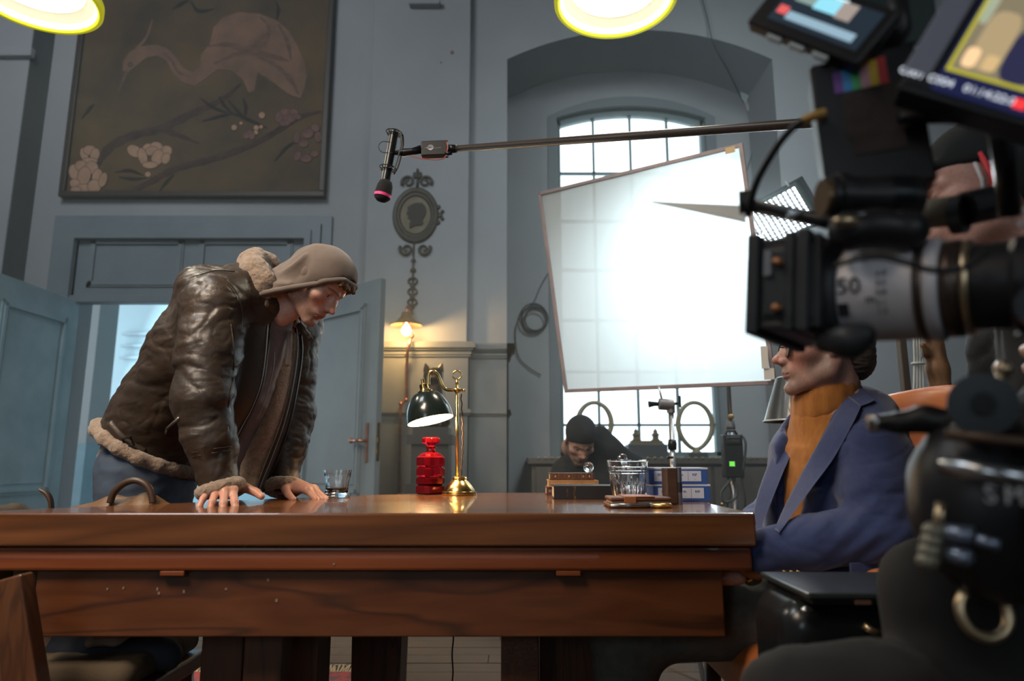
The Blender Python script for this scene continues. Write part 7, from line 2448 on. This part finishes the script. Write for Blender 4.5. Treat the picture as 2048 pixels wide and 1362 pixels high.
# camera body behind the lens, top plate, handle
obj('body', MB().box((-0.062, -0.075, -0.30), (0.085, 0.085, -0.070), ML), m_body, rig, bevel=0.006)
bp_ = obj('side_panel', MB().box((-0.068, -0.060, -0.24), (-0.062, 0.070, -0.085), ML), mat('camera_dark_blue_panel', (0.012, 0.013, 0.022), 0.5), rig, bevel=0.002)
for (y_, z_) in ((0.060, -0.105), (0.030, -0.105), (-0.012, -0.100)):
    obj('red_button', MB().box((-0.071, y_ - 0.009, z_ - 0.008), (-0.068, y_ + 0.009, z_ + 0.004), ML), mat('red_button', (0.55, 0.03, 0.04), 0.5, emit=(0.8, 0.05, 0.06), estr=0.25), bp_, bevel=0.001)
for i in range(14):
    y_, z_ = random.uniform(-0.07, 0.08), random.uniform(-0.085, -0.055)
    obj('screw', MB().ball(Lp(-0.052 + random.uniform(-0.006, 0.004), y_, z_), 0.0028, 6), m_steel, rig, smooth=True)
obj('release_dial', MB().tube([Lp(-0.060, -0.035, -0.075), Lp(-0.076, -0.035, -0.075)], 0.018, 20).tube([Lp(-0.076, -0.035, -0.075), Lp(-0.080, -0.035, -0.075)], 0.007, 12), m_alu, rig, smooth=False)
obj('top_handle', MB().tube(spline([Lp(0.0, 0.085, -0.08), Lp(0, 0.13, -0.09), Lp(0, 0.14, -0.20), Lp(0, 0.09, -0.26)], 6), 0.014, 12), m_body, rig, smooth=True)
obj('viewfinder_tube', MB().tube([P(1822, 432, 0.80), P(1890, 424, 0.78), P(1955, 410, 0.77)], [0.017, 0.018, 0.016], 16), mat('taupe_viewfinder', (0.16, 0.125, 0.085), 0.5), rig, smooth=True)
obj('eyepiece', MB().tube([P(1905, 432, 0.76), P(1930, 428, 0.75)], 0.022, 20).tube([P(1930, 418, 0.75), P(1990, 405, 0.75)], 0.020, 16), m_body, rig, smooth=False)

# monitors
def monitor(name, c0, c1, c2, depth, lab):
    """c0 lower left, c1 lower right, c2 upper left corner of the front"""
    w, h = (c1 - c0).length, (c2 - c0).length
    M = frame_m(c0, c1 - c0, c2 - c0)
    o = obj(name, MB().box((0, 0, -depth), (w, h, 0), M), m_body, rig, bevel=0.003)
    o['label'] = lab
    return o, M, w, h


def lit(name, col, s):
    return mat(name, (0.01, 0.01, 0.01), 0.3, emit=col, estr=s)


m1, M1m, w, h = monitor('monitor', P(1493, 42, 0.72), P(1716, 128, 0.66), P(1521, -60, 0.72), 0.02, 'small on-camera monitor tilted at the picture top')
obj('screen', MB().box((0.020, 0.012, 0), (w - 0.012, h - 0.01, 0.0012), M1m), lit('screen_dark_1', (0.012, 0.02, 0.03), 1.0), m1)
for i, (x0, x1, y0, y1, c_) in enumerate(((0.034, 0.058, 0.042, 0.09, (0.20, 0.28, 0.26)), (0.058, 0.086, 0.040, 0.09, (0.25, 0.62, 0.75)), (0.086, 0.104, 0.038, 0.09, (0.30, 0.25, 0.22)), (0.074, 0.090, 0.060, 0.078, (0.65, 0.8, 0.85)))):
    obj('picture_area', MB().box((x0, y0, 0.0012), (min(x1, w - 0.014), min(y1, h - 0.012), 0.0018 + 0.0003 * i), M1m), lit('pic1_%d' % i, c_, 1.0), m1)
obj('status_line', MB().box((0.038, 0.018, 0.0012), (w - 0.022, 0.028, 0.002), M1m), lit('status_blue', (0.30, 0.45, 0.55), 0.8), m1)
obj('record_dot', MB().box((0.024, 0.022, 0.0012), (0.036, 0.032, 0.002), M1m), lit('record_red', (0.8, 0.12, 0.12), 0.8), m1)
for i in range(3):
    obj('button', MB().box((0.03 + 0.03 * i, -0.006, -0.012), (0.05 + 0.03 * i, -0.0005, -0.004), M1m), mat('pale_button', (0.45, 0.50, 0.50), 0.5), m1, bevel=0.002)

m2, M2m, w, h = monitor('monitor', P(1795, 175, 0.60), P(2085, 262, 0.56), P(1872, -60, 0.60), 0.03, 'large camera monitor with yellow frame line at the picture corner')
obj('side_bezel', MB().box((-0.004, 0.02, -0.01), (0.020, h, 0.003), M2m), mat('lilac_grey_bezel', (0.24, 0.24, 0.30), 0.5), m2, bevel=0.002)
obj('screen', MB().box((0.026, 0.008, 0), (w - 0.004, h - 0.004, 0.0012), M2m), lit('screen_dark_2', (0.008, 0.010, 0.045), 1.0), m2)
ys = 0.034
obj('frame_line', MB().box((0.029, ys - 0.003, 0.0012), (w - 0.006, ys, 0.002), M2m).box((0.029, ys, 0.0012), (0.032, h - 0.006, 0.002), M2m), lit('yellow_line', (0.50, 0.46, 0.03), 0.8), m2)
pics = ((0.032, 0.0, 1.0, 0.0, 1.0, (0.19, 0.16, 0.10)), (0.0, 0.10, 0.42, 0.05, 0.75, (0.36, 0.27, 0.15)), (0.0, 0.06, 0.20, 0.05, 0.28, (0.85, 0.55, 0.30)), (0.0, 0.26, 0.40, 0.06, 0.24, (0.55, 0.38, 0.18)), (0.0, 0.42, 0.78, 0.0, 0.62, (0.020, 0.020, 0.055)), (0.0, 0.56, 0.74, 0.5, 0.92, (0.36, 0.19, 0.11)), (0.0, 0.78, 1.0, 0.0, 0.5, (0.20, 0.25, 0.20)), (0.0, 0.0, 0.10, 0.55, 1.0, (0.30, 0.34, 0.24)))
pw, ph = w - 0.006 - 0.032, h - 0.006 - ys
for i, (_, a, b, c_, d_, col) in enumerate(pics):
    n = 16
    poly = [(0.032 + pw * ((a + b) / 2 + (b - a) / 2 * (abs(math.cos(t)) ** 0.6) * (1 if math.cos(t) > 0 else -1)), ys + ph * ((c_ + d_) / 2 + (d_ - c_) / 2 * (abs(math.sin(t)) ** 0.6) * (1 if math.sin(t) > 0 else -1))) for t in np.linspace(0.05, 2 * math.pi + 0.05, n, endpoint=False)]
    if i == 0:
        poly = [(0.032, ys), (0.032 + pw, ys), (0.032 + pw, ys + ph), (0.032, ys + ph)]
    obj('picture_area', MB().prism(poly, 0.0012, 0.0016 + 0.0003 * i, M2m), lit('pic2_%d' % i, col, 1.0), m2)
text('lettering', 'C001 C004   01:14:22:08   EI 800   5600K', 0.0105, lit('white_screen_text', (0.75, 0.8, 0.9), 0.8), M2m @ Matrix.Translation((w * 0.5 + 0.02, 0.018, 0.0016)), m2)
obj('record_mark', MB().box((0.094, 0.013, 0.0012), (0.104, 0.022, 0.0024), M2m), lit('rec_red2', (0.9, 0.04, 0.04), 1.0), m2)
obj('monitor_arm', MB().tube([P(1760, 120, 0.70), P(1800, 60, 0.68), P(1790, -20, 0.68)], 0.012, 12), m_body, rig, smooth=True)
obj('monitor_arm', MB().tube([P(2000, 250, 0.62), P(2012, 340, 0.66), P(2020, 430, 0.68)], 0.011, 12), m_body, rig, smooth=True)
obj('bracket_plate', MB().box((-0.05, -0.004, -0.02), (0.05, 0.004, 0.05), Matrix.Translation(P(1790, 60, 0.73))), mat('dark_green_black_plate', (0.012, 0.028, 0.024), 0.5), rig, bevel=0.004)
obj('cross_bar', MB().tube([P(1800, 236, 0.66), P(1890, 236, 0.66), P(2060, 244, 0.66)], 0.006, 10), m_body, rig, smooth=True)

# support: base plate, rods, fluid head, straps below the camera
obj('base_plate', MB().box((-0.075, -0.120, -0.32), (0.10, -0.082, -0.075), ML), m_body, rig, bevel=0.005)
obj('head_block', MB().box((-0.080, -0.24, -0.30), (0.10, -0.121, -0.085), ML), m_body, rig, bevel=0.02, seg=4)
obj('support_rod', MB().tube([P(1878, 928, 0.60), P(2080, 962, 0.56)], 0.0075, 12), m_steel, rig, smooth=True)
obj('support_rod', MB().tube([P(1890, 868, 0.62), P(2080, 888, 0.58)], 0.005, 12), mat('brown_rod', (0.09, 0.055, 0.035), 0.5, 0.5), rig, smooth=True)
f = Field(0.005, 0.015)
f.chain([nv(P(1752, 845, 0.70)), nv(P(1800, 846, 0.69)), nv(P(1850, 838, 0.68)), nv(P(1930, 850, 0.66))], [0.008, 0.009, 0.012, 0.015], 0.012)
obj('pan_arm', f.mesh(), m_body, rig, smooth=True)
obj('arm_tip', MB().tube([P(1742, 846, 0.70), P(1752, 845, 0.70)], 0.010, 14), m_steel, rig, smooth=True)
f = Field(0.006, 0.03)
f.ell(nv(P(1945, 950, 0.70)), (0.040, 0.045, 0.055), k=0.03)
f.ell(nv(P(1990, 1010, 0.66)), (0.075, 0.06, 0.09), k=0.03)
f.chain([nv(P(1925, 895, 0.70)), nv(P(1900, 960, 0.70)), nv(P(1910, 1030, 0.69))], [0.016, 0.025, 0.028], 0.03)
obj('head_casting', f.mesh(), m_body, rig, smooth=True)
dk = P(1962, 812, 0.62)
obj('dial', MB().tube([dk, dk + Vector((-0.012, -0.02, 0))], 0.027, 28).tube([dk + Vector((-0.012, -0.02, 0)), dk + Vector((-0.014, -0.024, 0))], 0.010, 16), m_alu, rig, smooth=False)
obj('bubble_level', MB().ball(P(1965, 775, 0.615), (0.016, 0.008, 0.012), 10), mat('lilac_level', (0.35, 0.36, 0.45), 0.3), rig, smooth=True)
obj('lever', MB().tube([P(1990, 770, 0.61), P(2005, 742, 0.61)], 0.004, 8).ball(P(2008, 738, 0.61), 0.008, 8), m_gold2, rig, smooth=True)
text('lettering', 'S M', 0.020, mat('white_head_print', (0.32, 0.33, 0.35), 0.6), frame_m(P(2010, 992, 0.545), Vector((1, -0.1, -0.06)), Vector((0, 0, 1))), rig, 0.001)
obj('chain_strap', MB().tube([P(1882, 1005, 0.62), P(1876, 1060, 0.62)], 0.0045, 8), m_gold2, rig, smooth=True)
for i in range(4):
    obj('chain_link', MB().ball(P(1868 - 4 * i, 1062 + 20 * i, 0.62), (0.010, 0.008, 0.008), 8), mat('pale_chain', (0.22, 0.20, 0.15), 0.4, 0.5), rig, smooth=True)
obj('buckle', MB().tube([P(1885, 1065, 0.62), P(1945, 1072, 0.60)], 0.008, 10).tube([P(1890, 1105, 0.62), P(1940, 1118, 0.60)], 0.007, 10).tube([P(1950, 1078, 0.60), P(2000, 1092, 0.59)], 0.005, 10), mat('blue_steel_buckle', (0.22, 0.26, 0.34), 0.3, 0.7), rig, smooth=True)
# tripod under it
for a in (0.6, 2.7, 4.8):
    b = Lp(0.0, -0.22, -0.18)
    obj('tripod_leg', MB().tube([b, Vector((b.x + 0.36 * math.cos(a), b.y + 0.30 * math.sin(a), 0.02))], [0.022, 0.016], 12), m_alu, rig, smooth=True)
obj('tripod_spreader', MB().torus((0, 0, 0), 0.022, 0.0045, Matrix.Translation(P(1968, 1225, 0.66)) @ Matrix.Rotation(R(80), 4, 'X'), 24, 8), m_gold2, rig, smooth=True)
# ------------------------------------------------------------------ low chair with bags at the left end of the table
m_chairw = wood('warm_brown_chair_wood', (0.125, 0.047, 0.018), (0.085, 0.031, 0.012), (0.045, 0.018, 0.009), scale=3, axis=(4, 4, 0.5), rough=0.4, coat=0.1)
m_olive = mat('olive_brown_cushion', (0.075, 0.052, 0.030), 0.9, bump=0.3, bscale=150)
wc_ = thing('wooden_chair', 'low wooden chair with olive cushion half under the table, carrying bags', 'chair', (-1.15, 1.80, 0))
obj('seat_frame', MB().box((-1.42, 1.53, 0.345), (-0.80, 1.90, 0.385)), m_chairw, wc_, bevel=0.006)
f = Field(0.009, 0.03)
f.rbox((-1.11, 1.72, 0.415), (0.30, 0.18, 0.032), 0.03)
V, F_ = f.mesh()
obj('cushion', (leathery(V, vnormals(V, F_), 0.006, 71.0, (6, 6, 6)), F_), m_olive, wc_, smooth=True)
ta, tb = P(20, 1155, 1.42), P(52, 1362, 1.42)


def slab(p, q, w, y0, y1):
    d = (q - p).normalized()
    n = Vector((d.z, 0, -d.x)) * w
    v = []
    for c_ in (p, q):
        for s_ in (-1, 1):
            for y_ in (y0, y1):
                v.append((c_.x + n.x * s_, y_, c_.z + n.z * s_))
    return MB().add(v, [(0, 1, 3, 2), (4, 6, 7, 5), (0, 4, 5, 1), (2, 3, 7, 6), (0, 2, 6, 4), (1, 5, 7, 3)])


low = ta + (tb - ta) * ((ta.z - 0.0125) / (ta.z - tb.z))
obj('side_slab', slab(ta, low, 0.034, 1.40, 1.44), m_chairw, wc_, bevel=0.004)
ta2 = ta + Vector((0.0, 0.45, 0))
obj('side_slab', slab(ta2, low + Vector((0, 0.45, 0)), 0.034, 1.87, 1.91), m_chairw, wc_, bevel=0.004)
for x, y in ((-0.84, 1.56), (-0.84, 1.87)):
    obj('leg', MB().tube([(x, y, 0.345), (x + 0.03, y, 0.0125)], [0.022, 0.016], 10), m_chairw, wc_, smooth=True)
obj('stretcher', MB().tube([(-0.835, 1.56, 0.16), (-1.40, 1.56, 0.22)], 0.012, 8), m_chairw, wc_, smooth=True)

m_bagl = mat('tan_brown_bag_leather', (0.16, 0.085, 0.035), 0.5, col2=(0.11, 0.055, 0.022), scale=8, bump=0.25, bscale=90)
m_bagd = mat('dark_brown_strap_leather', (0.045, 0.024, 0.014), 0.45)
bag = thing('leather_bag', 'brown leather holdall with arched handle standing on the low chair', 'bag', (-1.10, 1.86, 0.45))
f = Field(0.008, 0.04)
bp0, bp1 = P(175, 1022, 1.84), P(345, 1016, 1.84)
f.chain([nv(P(165, 1030, 1.84)), nv(P(225, 1014, 1.84)), nv(P(290, 1012, 1.84)), nv(P(350, 1026, 1.84))], [0.022, 0.026, 0.028, 0.022], 0.03)
f.rbox((-1.09, 1.83, 0.595), (0.19, 0.07, 0.145), 0.06, k=0.05)
V, F_ = f.mesh()
obj('body', (leathery(V, vnormals(V, F_), 0.008, 81.0, (7, 7, 7)), F_), m_bagl, bag, smooth=True)
obj('handle', MB().tube(spline([P(220, 1006, 1.80), P(228, 985, 1.80), P(248, 967, 1.80), P(270, 961, 1.80), P(290, 968, 1.80), P(302, 985, 1.80), P(306, 1006, 1.80)], 6), 0.0088, 10), m_bagd, bag, smooth=True)
bag2 = thing('shoulder_bag', 'dark shoulder bag with upright strap at the picture edge by the table', 'bag', (-1.36, 1.75, 0.45))
f = Field(0.009, 0.04)
f.rbox((-1.36, 1.72, 0.585), (0.13, 0.075, 0.135), 0.05)
f.chain([nv(P(-30, 1024, 1.72)), nv(P(30, 1021, 1.72)), nv(P(85, 1030, 1.74))], [0.018, 0.016, 0.012], 0.03)
V, F_ = f.mesh()
obj('body', (leathery(V, vnormals(V, F_), 0.006, 83.0, (7, 7, 7)), F_), mat('dark_olive_canvas', (0.04, 0.03, 0.018), 0.8), bag2, smooth=True)
Vs, Fs = sheet([P(76, 976, 1.73), P(92, 984, 1.73), P(101, 1000, 1.73), P(103, 1024, 1.73)], [P(80, 984, 1.73), P(88, 992, 1.73), P(95, 1004, 1.73), P(97, 1024, 1.73)], Vector((0, 0, 0)), 0.012, 4, 0.002)
obj('strap', (Vs, Fs), m_bagd, bag2, smooth=True)
q = P(44, 1160, 1.62)
fl_ = obj('flap', MB().prism([(P(u, v, 1.62).x, P(u, v, 1.62).z) for u, v in ((30, 1110), (76, 1110), (70, 1181), (22, 1176))], -1.632, -1.62, XZ), m_bagl, bag2, bevel=0.003)
obj('stud', MB().ball(P(50, 1158, 1.617), (0.007, 0.004, 0.006), 8), m_brass, fl_, smooth=True)
obj('keyhole_patch', MB().ball(P(57, 1142, 1.618), (0.012, 0.004, 0.008), 8), m_bagd, fl_, smooth=True)
coat = thing('folded_coat', 'rumpled dark blue and beige coat lying on the low chair under the table', 'coat', (-1.0, 1.70, 0.45))
f = Field(0.009, 0.03)
f.chain([nv(P(60, 1210, 1.66)), nv(P(58, 1250, 1.66)), nv(P(90, 1290, 1.66))], [0.035, 0.03, 0.03], 0.03)
V, F_ = f.mesh()
obj('beige_lining', (leathery(V, vnormals(V, F_), 0.010, 91.0, (12, 12, 12)), F_), mat('beige_lining_cloth', (0.22, 0.145, 0.10), 0.9), coat, smooth=True)
f = Field(0.009, 0.03)
f.chain([nv(P(110, 1300, 1.68)), nv(P(220, 1300, 1.68)), nv(P(330, 1310, 1.70))], [0.045, 0.05, 0.04], 0.03)
V, F_ = f.mesh()
obj('cloth', (leathery(V, vnormals(V, F_), 0.010, 92.0, (9, 9, 9)), F_), mat('dark_navy_cloth', (0.018, 0.020, 0.030), 0.9), coat, smooth=True)
f = Field(0.005, 0.02)
f.chain([nv(P(180, 1286, 1.625)), nv(P(205, 1274, 1.62)), nv(P(230, 1278, 1.62)), nv(P(258, 1270, 1.63))], [0.011, 0.014, 0.012, 0.008], 0.02)
obj('sleeve_end', f.mesh(), mat('beige_lining_cloth', (0, 0, 0)), coat, smooth=True)

# ------------------------------------------------------------------ cone shade lamp behind the sitter
CYL = 2.55
cl = thing('cone_lamp', 'standing lamp with dark cone shade and pale rim behind the sitter', 'lamp', (P(1592, 1000, CYL).x, CYL, 0))
cb = Vector((P(1592, 842, CYL).x, CYL, P(1592, 842, CYL).z))
sharp(obj('shade', MB().lathe([(0.113, 0), (0.062, 0.16), (0.055, 0.165), (0, 0.165)], Matrix.Translation(cb), 40, caps=False), mat('dark_grey_lacquer_shade', (0.035, 0.04, 0.042), 0.3, coat=0.3), cl))
obj('rim', MB().torus((0, 0, 0), 0.113, 0.004, Matrix.Translation(cb), 40, 8), mat('pale_metal_rim', (0.45, 0.46, 0.44), 0.35, 0.5), cl, smooth=True)
obj('pole', MB().tube([(cb.x, CYL, 0.02), (cb.x, CYL, cb.z + 0.16)], 0.010, 12), m_steel, cl, smooth=True)
obj('base', MB().lathe([(0, 0), (0.14, 0), (0.14, 0.015), (0.02, 0.03), (0, 0.03)], Matrix.Translation((cb.x, CYL, 0)), 32), m_black, cl, smooth=False)

# ------------------------------------------------------------------ carved wooden arm stand with white tassels
HY = 2.9
hs_ = thing('carved_stand', 'carved wooden hand stand hung with white corded tassels behind the armchair', 'stand', (P(1850, 1000, HY).x, HY, 0))
m_carve = mat('carved_brown_wood', (0.24, 0.115, 0.045), 0.5, col2=(0.12, 0.055, 0.025), scale=8, detail=6, stretch=(3, 3, 1))
f = Field(0.010, 0.03)
x0 = P(1880, 760, HY).x
f.chain([(x0 + 0.03, HY, 0.0), (x0 + 0.02, HY, 0.7), nv(P(1875, 740, HY)), nv(P(1868, 690, HY))], [0.06, 0.055, 0.042, 0.04], 0.03)
for du, dv, r_ in ((-22, -40, 0.016), (-8, -52, 0.017), (6, -50, 0.016), (18, -38, 0.014)):
    f.chain([nv(P(1868, 690, HY)), nv(P(1868 + du, 680 + dv * 0.6, HY - 0.02)), nv(P(1868 + du * 1.5, 685 + dv, HY - 0.03))], [0.026, r_, r_ * 0.8], 0.012)
f.chain([nv(P(1866, 712, HY)), nv(P(1850, 705, HY - 0.02)), nv(P(1845, 690, HY - 0.04))], [0.024, 0.018, 0.013], 0.012)
obj('carved_arm', f.mesh(), m_carve, hs_, smooth=True)
obj('post', MB().box((P(1815, 700, HY).x, HY + 0.05, 0.0), (P(1829, 700, HY).x, HY + 0.085, P(1820, 640, HY).z)), mat('dark_brown_post', (0.07, 0.05, 0.035), 0.6), hs_, bevel=0.003)
m_cord = mat('white_cotton_cord', (0.52, 0.53, 0.50), 0.9)
tas = MB()
for i in range(4):
    u = 1827 + 5.4 * i
    tas.tube(spline([P(u, 655, HY - 0.03), P(u + 1, 690, HY - 0.035), P(u + 2, 725, HY - 0.03), P(u + 2 + (i - 1.5), 785, HY - 0.03)], 5), 0.0045, 6)
tag(obj('tassel_strands', tas, m_cord, hs_, smooth=True), kind='stuff')
obj('tassel_knot', MB().torus((0, 0, 0), 0.020, 0.006, Matrix.Translation(P(1836, 727, HY - 0.03)), 16, 6, (1.2, 0.7)).tube([P(1828, 655, HY - 0.035), P(1843, 655, HY - 0.035), P(1843, 715, HY - 0.035)], 0.006, 6), m_cord, hs_, smooth=True)

# ------------------------------------------------------------------ black case with a flat tray on top, near the sitter
KY = 1.14
kc = thing('equipment_case', 'black rounded equipment case with a flat glossy tray on top', 'case', (P(1735, 1300, KY).x, KY + 0.06, 0))
xa, xb_ = P(1572, 1260, KY).x, P(1900, 1260, KY).x
zt = P(1700, 1200, KY).z
f = Field(0.008, 0.02)
f.rbox(((xa + xb_) / 2, KY + 0.09, zt / 2), ((xb_ - xa) / 2, 0.09, zt / 2 - 0.002), 0.05)
obj('shell', f.mesh(), mat('black_gloss_case', (0.012, 0.013, 0.014), 0.25), kc, smooth=True)
xt = P(1606, 1208, KY).x
obj('tray', MB().box((xt, KY - 0.02, zt + 0.004), (xb_ + 0.02, KY + 0.19, zt + 0.014)), mat('dark_glossy_tray', (0.035, 0.042, 0.042), 0.2), kc, bevel=0.003)
obj('tray_lip', MB().box((xt + 0.01, KY - 0.014, zt - 0.004), (xb_ + 0.01, KY + 0.18, zt + 0.003)), m_black, kc)
obj('strap_tab', MB().box((P(1700, 1213, KY).x, KY - 0.021, zt - 0.003), (P(1730, 1213, KY).x, KY - 0.015, zt + 0.003)), mat('brown_tab', (0.15, 0.08, 0.05), 0.6), kc)
obj('catch', MB().tube([P(1726, 1250, KY - 0.002), P(1745, 1262, KY - 0.008), P(1762, 1268, KY - 0.002)], 0.006, 8).ball(P(1722, 1284, KY), (0.016, 0.006, 0.006), 8), m_gold2, kc, smooth=True)
obj('catch', MB().ball(P(1615, 1222, KY - 0.004), (0.011, 0.006, 0.008), 8), m_steel, kc, smooth=True)
# ------------------------------------------------------------------ thin haze that fills the room
hz = bpy.data.materials.new('thin_room_haze')
hz.use_nodes = True
nt = hz.node_tree
for n_ in list(nt.nodes):
    if n_.type != 'OUTPUT_MATERIAL':
        nt.nodes.remove(n_)
vs = nt.nodes.new('ShaderNodeVolumeScatter')
vs.inputs['Color'].default_value = (0.82, 0.97, 1.0, 1)
vs.inputs['Density'].default_value = 0.045
vs.inputs['Anisotropy'].default_value = 0.25
nt.links.new(vs.outputs[0], nt.nodes['Material Output'].inputs['Volume'])
S.cycles.volume_bounces = 0
haze = obj('haze', MB().box((-4.79, 2.75, 0.02), (4.59, YW - 0.30, ZC - 0.01)), hz)
tag(haze, 'thin smoky haze hanging in the room behind the table', 'haze', kind='stuff')
